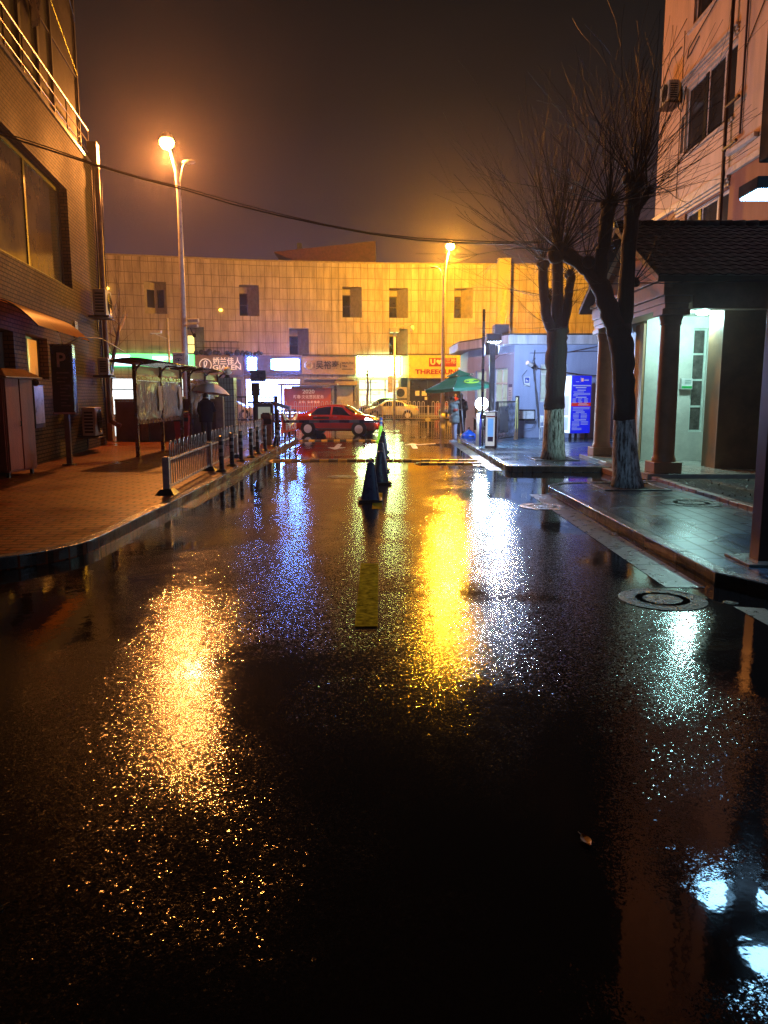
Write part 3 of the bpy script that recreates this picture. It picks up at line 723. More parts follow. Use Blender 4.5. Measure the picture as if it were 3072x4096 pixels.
m = MB(); pbox(m, PF, 50.6, 51.6, .02, .5, PAVH, 1.15); m.build('counter', pm('red_counter', (0.35, 0.08, 0.05), 0.4), sf, w=True)

# shop signs
def sign(u0, u1, z0, z1, board, label, d=.28, trim=None):
    t = thing('shop_sign', label, 'shop sign', PF((u0 + u1) / 2, .02, z0))
    m = MB(); pbox(m, PF, u0, u1, .02, .02 + d, z0, z1); m.build('board', board, t, w=True)
    if trim:
        m = MB()
        for a, c, za, zb in ((u0, u0 + .12, z0, z1), (u1 - .12, u1, z0, z1), (u0 + .12, u1 - .12, z0, z0 + .1), (u0 + .12, u1 - .12, z1 - .1, z1)): pbox(m, PF, a, c, .02 + d + .002, .06 + d, za, zb)
        m.build('trim', trim, t, w=True)
    return t
def stext(t, s, u, z, size, mat, width=None, o=.33, bold=0.0, name='lettering', ext=.03):
    p = PF(u, o, z); q = PF(u + .1, o, z); a = math.atan2(q[1] - p[1], q[0] - p[0])
    return text(name, s, size, mat, t, p, (R(90), 0, a), ext, width, bold, w=True)
greenglow = em('green_sign', (0.0, 0.85, 0.20), 2.6); wb = em('cold_white_sign', (0.11, 0.29, 1.0), 150.0)
t = sign(24.1, 30.8, 4.02, 5.02, greenglow, 'backlit green sign over the white lit shop at far left')
g = MB()
for (u, z, w_, h_) in ((24.35, 4.35, .32, .5), (24.8, 4.5, 1.1, .42), (24.65, 4.08, 1.9, .34), (27.6, 4.62, 2.0, .2), (27.2, 4.4, 1.2, .14)): pbox(g, PF, u, u + w_, .301, .36, z, z + h_)
g.build('lettering', em('mint_white_sign', (0.55, 0.85, 0.95), 3.0), t, w=True, bevel=.05)
brownb = pm('brown_board', (0.20, 0.155, 0.14), 0.45, 0, 0.3, 3)
cream = em('cream_letters', (0.85, 0.68, 0.55), 0.55, (0.7, 0.6, 0.5))
t = sign(30.88, 34.62, 3.4, 5.0, brownb, 'brown shop sign with a ringed emblem and pale Chinese name above closed shutters')
stext(t, '娇兰佳人', 33.35, 4.48, .62, cream, 2.25, bold=.012); stext(t, 'GIALEN', 33.35, 4.0, .5, cream, 2.25, bold=.012)
g = MB(); n = 28
g.tube([PF(31.65 + .46 * math.cos(2 * math.pi * k / n), .34, 4.22 + .46 * math.sin(2 * math.pi * k / n)) for k in range(n + 1)], .045, 5, cap=False)
g.tube([PF(31.5, .34, 3.88), PF(31.72, .34, 4.2), PF(31.78, .34, 4.45), PF(31.66, .34, 4.54), PF(31.55, .34, 4.42), PF(31.56, .34, 3.95)], .05, 5)
g.build('emblem', cream, t, w=True, smooth=True)
t = sign(34.72, 39.36, 3.5, 5.0, pm('violet_board', (0.10, 0.095, 0.19), 0.4), 'glaring bluish white lit shop sign on a violet board')
g = MB(); pbox(g, PF, 36.05, 39.2, .301, .38, 3.85, 4.72); g.build('lettering', wb, t, w=True, bevel=.06)
g = MB(); pbox(g, PF, 35.0, 35.75, .301, .38, 3.85, 4.7); pbox(g, PF, 35.75, 36.0, .301, .38, 3.85, 4.15)
for k in range(3): g.ball(PF(35.12 + k * .25, .33, 4.72), .13, 10, 6)
g.build('emblem', wb, t, w=True)
tanb = pm('tan_board', (0.34, 0.26, 0.17), 0.5, 0, 0.25, 3)
dkl = pm('dark_letters', (0.06, 0.05, 0.035), 0.35, 0.4)
t = sign(39.46, 43.92, 3.5, 4.95, tanb, 'tan unlit tea shop sign with dark brushed Chinese characters')
stext(t, '吴裕泰', 41.55, 4.22, .72, dkl, 1.95, bold=.014); stext(t, 'WUYUTAI', 43.22, 4.42, .24, dkl, 1.0, bold=.01); stext(t, 'TEA', 42.98, 4.16, .22, dkl, .45, bold=.01)
g = MB()
for u in (40.45, 42.62): pbox(g, PF, u - .025, u + .025, .301, .33, 4.02, 4.44)
pbox(g, PF, 42.74, 43.7, .301, .33, 3.9, 3.97)
g.build('bars', dkl, t, w=True)
g = MB()
for k in range(9): g.ball(PF(40.0 + .27 * math.cos(k * 2 * math.pi / 9), .32, 4.22 + .27 * math.sin(k * 2 * math.pi / 9)), .1, 8, 5)
n = 20; g.tube([PF(40.0 + .2 * math.cos(2 * math.pi * k / n), .34, 4.22 + .2 * math.sin(2 * math.pi * k / n)) for k in range(n + 1)], .05, 5, cap=False)
g.build('emblem', pm('pale_emblem', (0.55, 0.5, 0.42), 0.4), t, w=True, smooth=True)
g = MB(); pbox(g, PF, 42.15, 43.95, 0.0, .9, 2.62, 2.95); g.build('canopy', pm('shop_canopy', (0.4, 0.3, 0.12), 0.4), fb, w=True)
g = MB(); pbox(g, PF, 42.35, 43.7, -.27, -.2, .3, 2.55); g.build('shop_door', pm('cream_shutter', (0.5, 0.43, 0.32), 0.4, 0, 0.2, 2), fb, w=True)
t = sign(44.04, 47.72, 3.45, 5.02, em('white_green_sign', (0.60, 1.0, 0.34), 38.0), 'blazing plain white lit shop sign box with green edge', trim=em('green_edge', (0.35, 1.0, 0.05), 1.6))
yb = brickmat('ribbed_yellow', (0.75, 0.52, 0.06), (0.70, 0.48, 0.05), (0.35, 0.22, 0.03), 0.09, 40, 0.012, 0.4, 0.5, 'UV', 0.1, 0.0)
yb2 = pm('yellow_board', (0.80, 0.66, 0.08), 0.4, 0, 0.15, 2)
redl = pm('red_letters', (0.30, 0.02, 0.01), 0.4)
t = sign(48.33, 54.05, 3.22, 5.1, yb2, 'yellow ribbed shop sign with red lettering behind the green parasol', trim=pm('yellow_trim', (0.8, 0.6, 0.15), 0.35))
g = MB()
for k in range(60): pbox(g, PF, 48.5 + k * .09, 48.53 + k * .09, .301, .318, 3.34, 4.98)
g.build('ribs', pm('rib_yellow', (0.74, 0.58, 0.06), 0.4), t, w=True)
g = MB(); pbox(g, PF, 50.05, 51.3, .32, .36, 4.17, 4.88); pbox(g, PF, 51.38, 52.35, .32, .36, 4.17, 4.88); g.build('emblem_tile', redl, t, w=True, bevel=.04)
crl = pm('cream_paint', (0.85, 0.72, 0.3), 0.4)
stext(t, 'U', 50.37, 4.53, .62, crl, .42, .375, .03, 'emblem_letter', .01); stext(t, '三枪', 51.87, 4.6, .46, crl, .82, .375, .0, 'emblem_letter', .01)
hs = [(0.26 * 16 / 17 * math.sin(a) ** 3, 0.26 * (13 * math.cos(a) - 5 * math.cos(2 * a) - 2 * math.cos(3 * a) - math.cos(4 * a)) / 17) for a in [2 * math.pi * k / 28 for k in range(28)]]
g = MB(); g.face([PF(50.9 + x, .372, 4.55 + y) for x, y in hs]); g.build('heart', crl, t, w=True)
stext(t, 'THREEGUNLIFE', 51.2, 3.72, .52, redl, 4.6, .335, .02)
# dark gear and a rail above the brown sign
g = MB()
for z in (5.55, 6.05): pbox(g, PF, 30.9, 34.4, .1, .16, z, z + .05)
for k in range(7): pbox(g, PF, 30.95 + k * .55, 31.0 + k * .55, .1, .16, 5.05, 6.05)
g.build('sign_rail', black, fb, w=True)
random.seed(5); g = MB()
for k in range(26):
    u = 30.9 + random.random() * 5.3; g.ball(PF(u, .15 + random.random() * .2, 5.08 + random.random() * .22), .12 + random.random() * .1, 7, 5)
g.build('cables', pm('cable_grime', (0.02, 0.02, 0.022), 0.5), fb, w=True)
g = MB(); pbox(g, PF, 44.0, 48.2, .05, .5, 5.05, 5.16); pbox(g, PF, 39.5, 44.0, .05, .4, 5.0, 5.1); pbox(g, PF, 48.3, 54.1, .05, .4, 5.14, 5.22); g.build('ledge', pm('ledge_dark', (0.06, 0.05, 0.045), 0.5), fb, w=True)
# yellow-lit plastic drape by the pier
g = MB(); rows = []
for i in range(10):
    q = i / 9; rows.append([PF(55.95 + j * .13 + .06 * math.sin(i * 1.1 + j), .78 + .05 * math.sin(j * 2.2 + i * .8), 10.6 - 4.2 * q) for j in range(5)])
g.grid(rows); g.build('drape', pm('plastic_drape', (0.6, 0.5, 0.3), 0.15), fb, w=True, smooth=True)
# two stacked outdoor units by the lit shop
for z, lab in ((1.45, 'upper twin fan outdoor unit on the pier beside the lit shop'), (.4, 'lower twin fan outdoor unit on the pier beside the lit shop')):
    ac_unit(PF, 47.3, 48.2, z + .1, z + 1.0, .35, lab, .25, 'outdoor units beside the lit shop')

# block beyond the roof
rb = thing('roof_block', 'dark red sloping roof block rising behind the shopping building', 'building', (-6, 85, 0))
m = MB(); m.hexa([(-8.9, 84, 0), (-0.96, 84, 0), (-0.96, 92, 0), (-8.9, 92, 0)], [(-9.6, 84, 15.9), (-0.96, 84, 15.7), (-0.96, 92, 15.7), (-9.6, 92, 15.9)]); m.build('wall', pm('block_red', (0.17, 0.06, 0.045), 0.6), rb, w=True)
m = MB(); m.hexa([(-9.7, 83.9, 15.9), (-0.9, 83.9, 15.71), (-0.9, 92, 15.71), (-9.7, 92, 15.9)], [(-11.6, 83.7, 16.65), (-0.9, 83.7, 17.75), (-0.9, 92, 17.75), (-11.6, 92, 16.65)]); m.build('roof', pm('block_roof', (0.19, 0.065, 0.05), 0.5), rb, w=True)
m = MB(); m.box(-8.85, -7.5, 83.9, 83.98, 16.02, 16.5); m.build('window', em('pale_window', (0.7, 0.85, 0.8), .55), rb, w=True)
m = MB(); m.box(-9.2, -8.7, 84.5, 85, 16.9, 17.7); m.build('vent', concrete, rb, w=True)

# ================================================================== RIGHT APARTMENT BLOCK
AX = 10.0
def PA(u, o, z): return (AX - o, u, z)
ab = thing('apartment_building', 'peach plastered apartment block towering behind the tiled porch', 'building', (AX, 29.7, 0))
peach = brickmat('peach_plaster', (0.80, 0.52, 0.33), (0.79, 0.51, 0.325), (0.76, 0.49, 0.31), 9, 9, 0.0, 0.6, 0.15, 'UV', 0.42, 0.0)
terra = brickmat('terracotta_render', (0.36, 0.135, 0.07), (0.35, 0.13, 0.068), (0.33, 0.12, 0.06), 9, 9, 0.0, 0.6, 0.15, 'UV', 0.4, 0.0)
WA = [(23.45, 27.2, 9.65, 11.78), (23.6, 26.95, 13.55, 15.8), (23.42, 26.76, 5.2, 7.72), (27.25, 27.52, 9.8, 11.0), (17.0, 20.0, 9.4, 11.7), (17.0, 20.0, 13.4, 15.8)]
m = MB(); wall(m, PA, (2, 29.72), 8.12, 24, [o for o in WA if o[2] > 8], .16)
for q in ([(10, 29.72), (22, 29.72)],): m.face([(10, 29.72, 0), (22, 29.72, 0), (22, 29.72, 24), (10, 29.72, 24)], [(0, 0), (12, 0), (12, 24), (0, 24)])
m.build('wall', peach, ab, w=True)
m = MB(); wall(m, PA, (2, 29.72), 0, 8.05, [o for o in WA if o[2] < 8], .16); m.build('base_wall', terra, ab, w=True)
m = MB()
pbox(m, PA, 2, 29.8, 0.002, .10, 8.05, 8.22)
m.build('ledge', pm('pale_ledge', (0.62, 0.46, 0.34), 0.5), ab, w=True)
ptrim = pm('pale_trim', (0.64, 0.48, 0.36), 0.5)
for z0 in (7.76, 11.86):
    m = MB()
    for k in range(3): pbox(m, PA, 23.4, 27.5, .003, .05 + .03 * k, z0 + .105 * k, z0 + .07 + .105 * k)
    m.build('window_cornice', ptrim, ab, w=True)
for z0 in (9.55, 13.45):
    m = MB(); pbox(m, PA, 23.4, 27.3, .003, .07, z0, z0 + .09); m.build('window_sill', ptrim, ab, w=True)
pinkf = pm('pale_frame', (0.62, 0.50, 0.42), 0.4)
dkp = pm('night_pane', (0.035, 0.028, 0.022), 0.12, 0, 0.6, 1.2)
for i, o in enumerate(WA):
    if i in (0, 1, 2): window_part(PA, ab, *o, -.12, muls=(o[0] + .95, o[0] + 2.1), fw=.10, frame=pinkf, glass=dkp)
    elif i > 3: window_part(PA, ab, *o, -.12, muls=(o[0] + 1.5,), fw=.1, frame=pinkf, glass=dkp)
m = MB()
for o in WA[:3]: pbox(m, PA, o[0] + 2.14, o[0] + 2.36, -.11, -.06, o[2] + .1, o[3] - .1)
m.build('window_shade_strip', black, ab, w=True)  # solid black strips painted in for the shade between the twin mullions
m = MB(); pbox(m, PA, 27.25, 27.52, -.15, -.1, 9.8, 11.0); m.build('narrow_window', dkp, ab, w=True)
m = MB(); m.tube([PA(23.6, .14, 3), PA(23.62, .14, 24)], .055, 8); m.tube([PA(22.85, .05, 9.0), PA(22.85, .05, 24)], .03, 6)
for z in (9.95, 12.9, 8.8): m.tube([PA(23.65, .16, z), PA(22.8, .16, z + .02)], .05, 6)
m.build('downpipe', pm('dark_pipe', (0.05, 0.018, 0.015), 0.45, 0.2), ab, w=True)
m = MB(); pbox(m, PA, 21.8, 23.55, .003, .13, 8.60, 8.72); m.build('canopy', pm('pale_canopy', (0.6, 0.48, 0.4), 0.4), ab, w=True)
m = MB(); m.tube([PA(27.57, .03, 8.4), PA(27.57, .03, 13.7)], .014, 5)
m.tube([PA(26.3, .03, 13.0), PA(26.9, .04, 12.75), PA(27.2, .04, 12.7), PA(27.1, .04, 12.95), PA(25.0, .05, 13.45), PA(23.7, .08, 13.9)], .02, 5)
m.tube([PA(29.6, .04, 12.6), PA(29.2, .05, 12.9), PA(28.6, .05, 13.25), PA(27.8, .04, 13.3)], .02, 5)
m.tube([PA(29.7, .04, 13.4), PA(27.4, .05, 14.0)], .012, 4)
m.tube([PA(22.9, .03, 11.2), PA(21.9, .03, 12.0), PA(20.6, .04, 12.6)], .018, 5)
m.build('wall_cables', pm('cable_dark', (0.04, 0.02, 0.015), 0.5), ab, w=True)
ac_unit(PA, 27.55, 28.4, 11.55, 12.2, .36, 'weathered air conditioner bracketed high on the peach apartment wall', .12, None)

# ================================================================== TILED PORCH BUILDING
pb = thing('porch_building', 'small dark tiled porch building with round columns and lit entrance', 'building', (5.5, 17.8, 0))
cream_w = pm('cream_wall', (0.62, 0.60, 0.54), 0.5, 0, 0.22, 2.5, 0.12, 60)
orangew = brickmat('ochre_render', (0.52, 0.30, 0.17), (0.50, 0.29, 0.165), (0.45, 0.26, 0.15), 9, 9, 0, 0.5, 0.15, 'UV', 0.35, 0.0)
ochre = pm('ochre_stone', (0.42, 0.22, 0.11), 0.5, 0, 0.35, 2.0, 0.15, 50)
for y in (15.54, 20.03):
    m = MB(); m.lathe([(.235, .44), (.235, .5), (.215, .53), (.205, .6), (.20, 1.6), (.185, 3.08), (.185, 3.12), (.205, 3.14), (.205, 3.19), (.225, 3.25), (.235, 3.3)], (5.65, y, 0), 28)
    co = m.build('column', ochre, pb, w=True, smooth=True, auto=35)
    m = MB(); m.box(5.37, 5.93, y - .28, y + .28, .222, .44); m.build('plinth', ochre, co, w=True, bevel=.015)
    m = MB(); m.box(5.38, 5.92, y - .27, y + .27, 3.3, 3.42); m.build('capital', ochre, co, w=True, bevel=.012)
m = MB()
m.box(5.42, 5.88, 15.26, 20.30, 3.42, 3.52); m.box(5.40, 5.90, 15.24, 20.32, 3.523, 3.66); m.box(5.36, 5.94, 15.20, 20.36, 3.663, 3.95)
m.box(5.31, 5.97, 15.16, 20.4, 3.953, 4.03)
m.box(5.97, 14, 15.3, 15.62, 3.42, 3.95)
m.box(5.97, 14, 19.95, 20.3, 3.42, 3.95)
m.build('entablature', ochre, pb, w=True, bevel=.01)
# gable with recessed terracotta field
def prismx(mb, pts, x0, x1):
    mb.faces([(x0, y, z) for y, z in pts] + [(x1, y, z) for y, z in pts], [tuple(range(len(pts))), tuple(range(2 * len(pts) - 1, len(pts) - 1, -1))] + [(i, len(pts) + i, len(pts) + (i + 1) % len(pts), (i + 1) % len(pts)) for i in range(len(pts))])
m = MB(); prismx(m, [(15.3, 4.032), (20.3, 4.032), (20.3, 4.15), (17.8, 5.32), (15.3, 4.15)], 5.52, 5.8); m.build('gable', pm('gable_terracotta', (0.36, 0.13, 0.07), 0.55, 0, 0.45, 2.2), pb, w=True)
m = MB()
for s_ in (-1, 1):
    prismx(m, [(17.8 + s_ * 2.62, 3.80), (17.8 + s_ * 2.62, 4.02), (17.8, 5.335), (17.8, 5.115)] if s_ < 0 else [(17.8, 5.115), (17.8, 5.335), (17.8 + s_ * 2.62, 4.02), (17.8 + s_ * 2.62, 3.80)], 5.38, 5.515)
prismx(m, [(15.32, 4.033), (15.32, 4.2), (15.5, 4.2), (15.5, 4.033)], 5.45, 5.51)
m.build('raking_cornice', pm('cornice_ochre', (0.56, 0.33, 0.19), 0.5), pb, w=True)
# roof with real rows of overlapping tiles
tile = pm('dark_roof_tile', (0.006, 0.006, 0.010), 0.5, 0, 0.5, 6, spec=0.12)
m = MB()
def roofside(sg):
    nrow = 13; ncol = 34; x0, x1 = 5.12, 13.6
    for r_ in range(nrow):
        q0, q1 = r_ / nrow, (r_ + 1.12) / nrow
        rows = []
        for k in range(ncol * 4 + 1):
            x = x0 + (x1 - x0) * k / (ncol * 4)
            wv = .022 * (1 if k % 4 in (1, 2) else 0)
            rows.append([(x, 17.8 + sg * 2.95 * q0, 5.47 - 1.50 * q0 + wv + .010), (x, 17.8 + sg * 2.95 * q1, 5.47 - 1.50 * q1 + wv + .040), (x, 17.8 + sg * 2.95 * q1, 5.47 - 1.50 * q1 + wv + .018)])
        m.grid(rows)
roofside(-1); roofside(1)
ro = m.build('roof', tile, pb, w=True)
m = MB()
for sg in (-1, 1): m.hexa([(5.12, 17.8, 5.34), (13.6, 17.8, 5.34), (13.6, 17.8 + sg * 2.95, 3.86), (5.12, 17.8 + sg * 2.95, 3.86)], [(5.12, 17.8, 5.465), (13.6, 17.8, 5.465), (13.6, 17.8 + sg * 2.95, 3.965), (5.12, 17.8 + sg * 2.95, 3.965)])
m.build('roof_deck', pm('roof_timber', (0.035, 0.028, 0.022), 0.6), ro, w=True)
m = MB(); 
for k in range(30): m.tube([(5.1 + k * .29, 17.8, 5.50), (5.1 + k * .29 + .27, 17.8, 5.51)], [.085, .095], 8)
m.build('ridge_tiles', tile, ro, w=True, smooth=True)
# floor, step, walls
m = MB(); m.prism([(5.2, 15.12), (9, 15.12), (9, 20.5), (5.2, 20.5)], .0, .222); m.build('floor', pm('porch_floor', (0.42, 0.40, 0.36), 0.16, 0, 0.3, 2), pb, w=True, bevel=.01)
m = MB(); m.box(5.0, 5.198, 15.2, 20.6, 0, .12); m.build('step', ochre, pb, w=True, bevel=.01)
m = MB(); m.box(7.02, 14, 16.3, 17.0, 0.0, 3.9); m.build('side_wall', pm('dark_render', (0.22, 0.115, 0.06), 0.6, 0, 0.4, 2.0), pb, w=True)
WM = (7.24, 7.58, .9, 3.31)
def PM(u, o, z): return (u, 18.4 - o, z)
m = MB(); wall(m, PM, (6.14, 9.0), .222, 3.6, [WM], .15); m.face([(6.14, 18.4, .222), (6.14, 19.95, .222), (6.14, 19.95, 3.6), (6.14, 18.4, 3.6)], [(0, 0), (1.5, 0), (1.5, 3.4), (0, 3.4)]); m.face([(6.14, 19.95, .222), (9, 19.95, .222), (9, 19.95, 3.6), (6.14, 19.95, 3.6)], [(0, 0), (2.9, 0), (2.9, 3.4), (0, 3.4)])
m.build('entrance_wall', cream_w, pb, w=True)
m = MB(); m.box(6.08, 6.136, 18.42, 19.0, .222, 3.42); m.build('pilaster', ochre, pb, w=True)
m = MB(); m.box(8.6, 8.75, 17.0, 18.4, .222, 3.6); m.build('entrance_wall', cream_w, pb, w=True)
m = MB(); m.box(5.9, 9, 15.64, 19.94, 3.58, 3.64); m.build('ceiling', cream_w, pb, w=True)
window_part(PM, pb, *WM, -.10, tr=(2.72, 2.12, 1.5), fw=.045, frame=pm('mint_frame', (0.6, 0.66, 0.6), 0.35), glass=pm('barred_glass', (0.10, 0.09, 0.08), 0.08, 0, 0.8, 5))
m = MB()
for k in range(5): m.box(7.28 + k * .06, 7.29 + k * .06, 18.53, 18.54, 1.55, 3.25)
m.box(7.26, 7.56, 18.53, 18.542, 2.98, 3.0); m.box(7.26, 7.56, 18.53, 18.542, 2.38, 2.4)
m.build('window_bars', pm('bar_grey', (0.3, 0.3, 0.3), 0.4), pb, w=True)
# notice box on the entrance wall
t = thing('wall_box', 'small white and green box on the mint lit entrance wall', 'box', (7.09, 18.39, 1.9))
m = MB(); m.box(-.12, .14, -.12, 0, 0, .25); m.build('case', whitep, t, bevel=.008)
m = MB(); m.box(-.11, .13, -.124, -.121, .02, .075); m.build('green_band', pm('green_band', (0.02, 0.35, 0.08), 0.4), t)
m = MB()
for k in range(3): m.box(-.04, .10, -.124, -.121, .12 + k * .035, .135 + k * .035)
m.build('lettering', pm('grey_ink', (0.12, 0.25, 0.2), 0.4), t)
# ceiling lamp
t = thing('ceiling_lamp', 'round glowing ceiling lamp under the porch', 'lamp', (6.86, 17.0, 3.578))
m = MB(); m.lathe([(.17, -.004), (.17, -.03), (.155, -.035)], n=24); m.build('base', whitep, t)
m = MB(); m.lathe([(.15, -.036), (.14, -.07), (.10, -.10), (.03, -.112)], n=24); m.build('glass', em('porch_glow', (0.75, 0.95, 1.0), 40.0), t, smooth=True)
point_light('porch_light', (0, 0, -.16), (0.50, 1.0, 0.92), 230.0, t, .12)

# ================================================================== GUARD HOUSE
gh = thing('guard_house', 'single storey lavender painted guard house with flat overhanging roof', 'building', (5.05, 30.35, 0))
lav = brickmat('lavender_plaster', (0.35, 0.40, 0.56), (0.34, 0.39, 0.55), (0.32, 0.36, 0.52), 9, 9, 0, 0.5, 0.12, 'UV', 0.3, 0.0)
GV = [(3.7, 34.6), (5.05, 30.35), (12.0, 30.2)]
gl1 = math.hypot(1.35, 4.25)
def PG(u, o, z):
    if u <= gl1:
        ex, ey = 1.35 / gl1, -4.25 / gl1; return (3.7 + ex * u + ey * o, 34.6 + ey * u - ex * o, z)
    ex, ey = .99977, -.0216; v = u - gl1; return (5.05 + ex * v + ey * o, 30.35 + ey * v - ex * o, z)
WG1 = (gl1 - 1.75, gl1 - .55, .95, 2.85); WG0 = (gl1 - 3.6, gl1 - 2.5, .95, 2.8); WG2 = (gl1 + 1.02, gl1 + 2.05, 1.5, 2.96)
m = MB(); wall(m, PG, (0, gl1, gl1 + 6.9), 0, 3.72, [WG0, WG1, WG2], .14); m.face([(3.7, 34.6, 0), (3.7, 38, 0), (3.7, 38, 3.72), (3.7, 34.6, 3.72)], [(0, 0), (3, 0), (3, 3.7), (0, 3.7)]); m.build('wall', lav, gh, w=True)
rf = [(3.15, 36.8), (3.25, 34.5), (4.75, 29.95), (12.2, 29.8), (12.2, 38), (3.15, 38)]
m = MB(); m.prism(rf, 3.70, 4.04); m.build('roof', pm('pale_fascia', (0.50, 0.50, 0.52), 0.4, 0, 0.5, 2.5, streak=True), gh, w=True, bevel=.015)
m = MB(); m.prism([(x + (.05 if x < 8 else -.05), y + (.05 if y < 33 else -.05)) for x, y in rf], 4.041, 4.10); m.build('roof_felt', pm('roof_felt', (0.03, 0.03, 0.035), 0.5), gh, w=True)
ghw = em_shop('guard_room', (0.55, 0.95, 0.80), (0.35, 0.42, 0.30), .42, 1.6)
for w_ in (WG0, WG1, WG2): window_part(PG, gh, *w_, -.1, muls=((w_[0] + w_[1]) / 2,), tr=((w_[2] + w_[3]) / 2 + .35,), fw=.06, frame=whitep, glass=ghw)
t = thing('wall_sign', 'blue and white hand symbol plate on the guard house corner wall', 'sign', (5.56, 30.32, 2.12))
m = MB(); m.box(-.11, .11, -.015, 0, 0, .36); m.build('plate', whitep, t)
m = MB(); m.box(-.085, .085, -.018, -.0155, .13, .33); m.build('field', pm('sign_blue', (0.02, 0.06, 0.35), 0.4), t)
m = MB(); m.faces([(-.06, -.0195, .18), (.06, -.0195, .18), (.04, -.0195, .22), (-.02, -.0195, .23), (-.03, -.0195, .29), (-.045, -.0195, .24)], [(0, 1, 2, 3, 4, 5)]); m.box(-.07, .07, -.018, -.0155, .05, .08); m.build('symbol', whitep, t)
t = thing('notice', 'pale paper notice with a dark heading beside the guard house window', 'notice', PG(gl1 - .27, .012, 1.45))
m = MB(); pbox(m, PG, gl1 - .42, gl1 - .1, .004, .012, 1.45, 2.2); m.build('sheet', pm('notice_paper', (0.6, 0.6, 0.62), 0.5), t, w=True)
m = MB(); pbox(m, PG, gl1 - .42, gl1 - .1, .0125, .014, 2.08, 2.2)
for k in range(7): pbox(m, PG, gl1 - .39, gl1 - .2 + .02 * (k % 3), .0125, .014, 1.55 + k * .065, 1.57 + k * .065)
m.build('lettering', pm('notice_ink', (0.08, 0.07, 0.16), 0.5), t, w=True)
t = thing('meter_box', 'pair of pale meter boxes fixed on the guard house wall', 'meter box', PG(gl1 + .5, .02, .85))
for k, u in enumerate((gl1 + .17, gl1 + .5)):
    m = MB(); pbox(m, PG, u, u + .31, .02, .15, .86, 1.17); m.build('case', pm('meter_pale', (0.6, 0.62, 0.62), 0.35), t, w=True, bevel=.01)
m = MB(); pbox(m, PG, gl1 + .13, gl1 + .86, .0, .02, .80, 1.22); pbox(m, PG, gl1 + .15, gl1 + .84, .02, .19, .80, .855); pbox(m, PG, gl1 + .22, gl1 + .24, .151, .16, 1.0, 1.05); m.build('backboard', black, t, w=True)
t = thing('street_camera', 'white bullet camera on a bracket with trailing cables on the guard house', 'camera', PG(gl1 + .75, .3, 2.85))
m = MB(); m.tube([PG(gl1 + .42, .5, 3.0), PG(gl1 + .62, .36, 2.9)], [.085, .075], 12); m.build('housing', whitep, t, w=True, smooth=True, auto=40)
m = MB(); m.tube([PG(gl1 + .6, .36, 2.86), PG(gl1 + .8, .1, 2.8), PG(gl1 + .82, 0, 2.8)], .03, 6); m.ball(PG(gl1 + .7, .25, 2.86), .1, 10, 6); m.build('bracket', black, t, w=True, smooth=True)
m = MB(); random.seed(11)
for k in range(5):
    m.tube([PG(gl1 + .78 + random.uniform(-.05, .05), .06, 3.4 - .3 * k + .1)] + [PG(gl1 + .72 + .05 * i + random.uniform(-.03, .03), .05, 3.1 - i * .42) for i in range(7)] + [PG(gl1 + 1.1, .1, .35)], .018, 5)
m.tube([PG(gl1 + .5, .05, 2.75), PG(gl1 + .3, .05, 2.5), PG(gl1 + .38, .05, 2.2), PG(gl1 + .62, .05, 2.1)], .01, 4)
m.tube([PG(gl1 + .5, .05, .8), PG(gl1 + .4, .1, .45), PG(gl1 + .75, .1, .5), PG(gl1 + 1.0, .1, 1.0)], .012, 4)
m.build('cables', pm('cable_grey', (0.10, 0.10, 0.12), 0.4), t, w=True, smooth=True)
m = MB(); m.tube([PG(gl1 - 2.2, .05, 3.0), PG(gl1 - 1.2, .06, 3.35), PG(gl1 - .2, .06, 3.4), PG(gl1 + .9, .06, 3.38), PG(gl1 + 3, .08, 3.45), PG(gl1 + 6, .08, 3.3)], .014, 5); m.tube([PG(gl1 + .9, .06, 2.8), PG(gl1 + 2.6, .2, 2.55), PG(gl1 + 5, .3, 2.4)], .02, 5); m.tube([PG(gl1 + 2.0, .1, 3.4), PG(gl1 + 3.5, .2, 3.7), PG(gl1 + 6, .2, 3.4)], .014, 5); m.build('wall_cables', MATS['cable_dark'], gh, w=True)
m = MB(); m.box(4.4, 4.95, 31.2, 32.0, 4.102, 4.55); m.build('roof_box', black, gh, w=True)

# ================================================================== TREES
barkm = bark_mat('dark_bark', False); whitewash = bark_mat('whitewashed_bark', True)
twigm = pm('wet_twig', (0.007, 0.0055, 0.0045), 0.45, 0, 0.5, 20)
def rnd(a, b): return random.uniform(a, b)
def whip(mb, p, d, L, r0, n=8, side=1, depth=0):
    pts = [Vector(p)]; dd = Vector(d).normalized(); rs = [r0]
    up = rnd(-.05, .13); jit = rnd(.08, .17)
    for i in range(n):
        dd = (dd + Vector((rnd(-jit, jit), rnd(-jit, jit), up * (1 - .3 * i / n)))).normalized()
        pts.append(pts[-1] + dd * L / n); rs.append(max(.0028, r0 * (1 - (i + 1) / n * .85)))
    mb.tube(pts, rs, 4 if depth else 5, cap=False)
    if depth < 1:
        for _ in range(side):
            k = random.randint(2, n - 2); a = rnd(0, 6.28)
            sd = (pts[k + 1] - pts[k]).normalized() + Vector((math.cos(a), math.sin(a), rnd(-.1, .5))) * rnd(.35, .8)
            whip(mb, pts[k], sd, L * rnd(.25, .55), rs[k] * .6, 6, 0, 1)
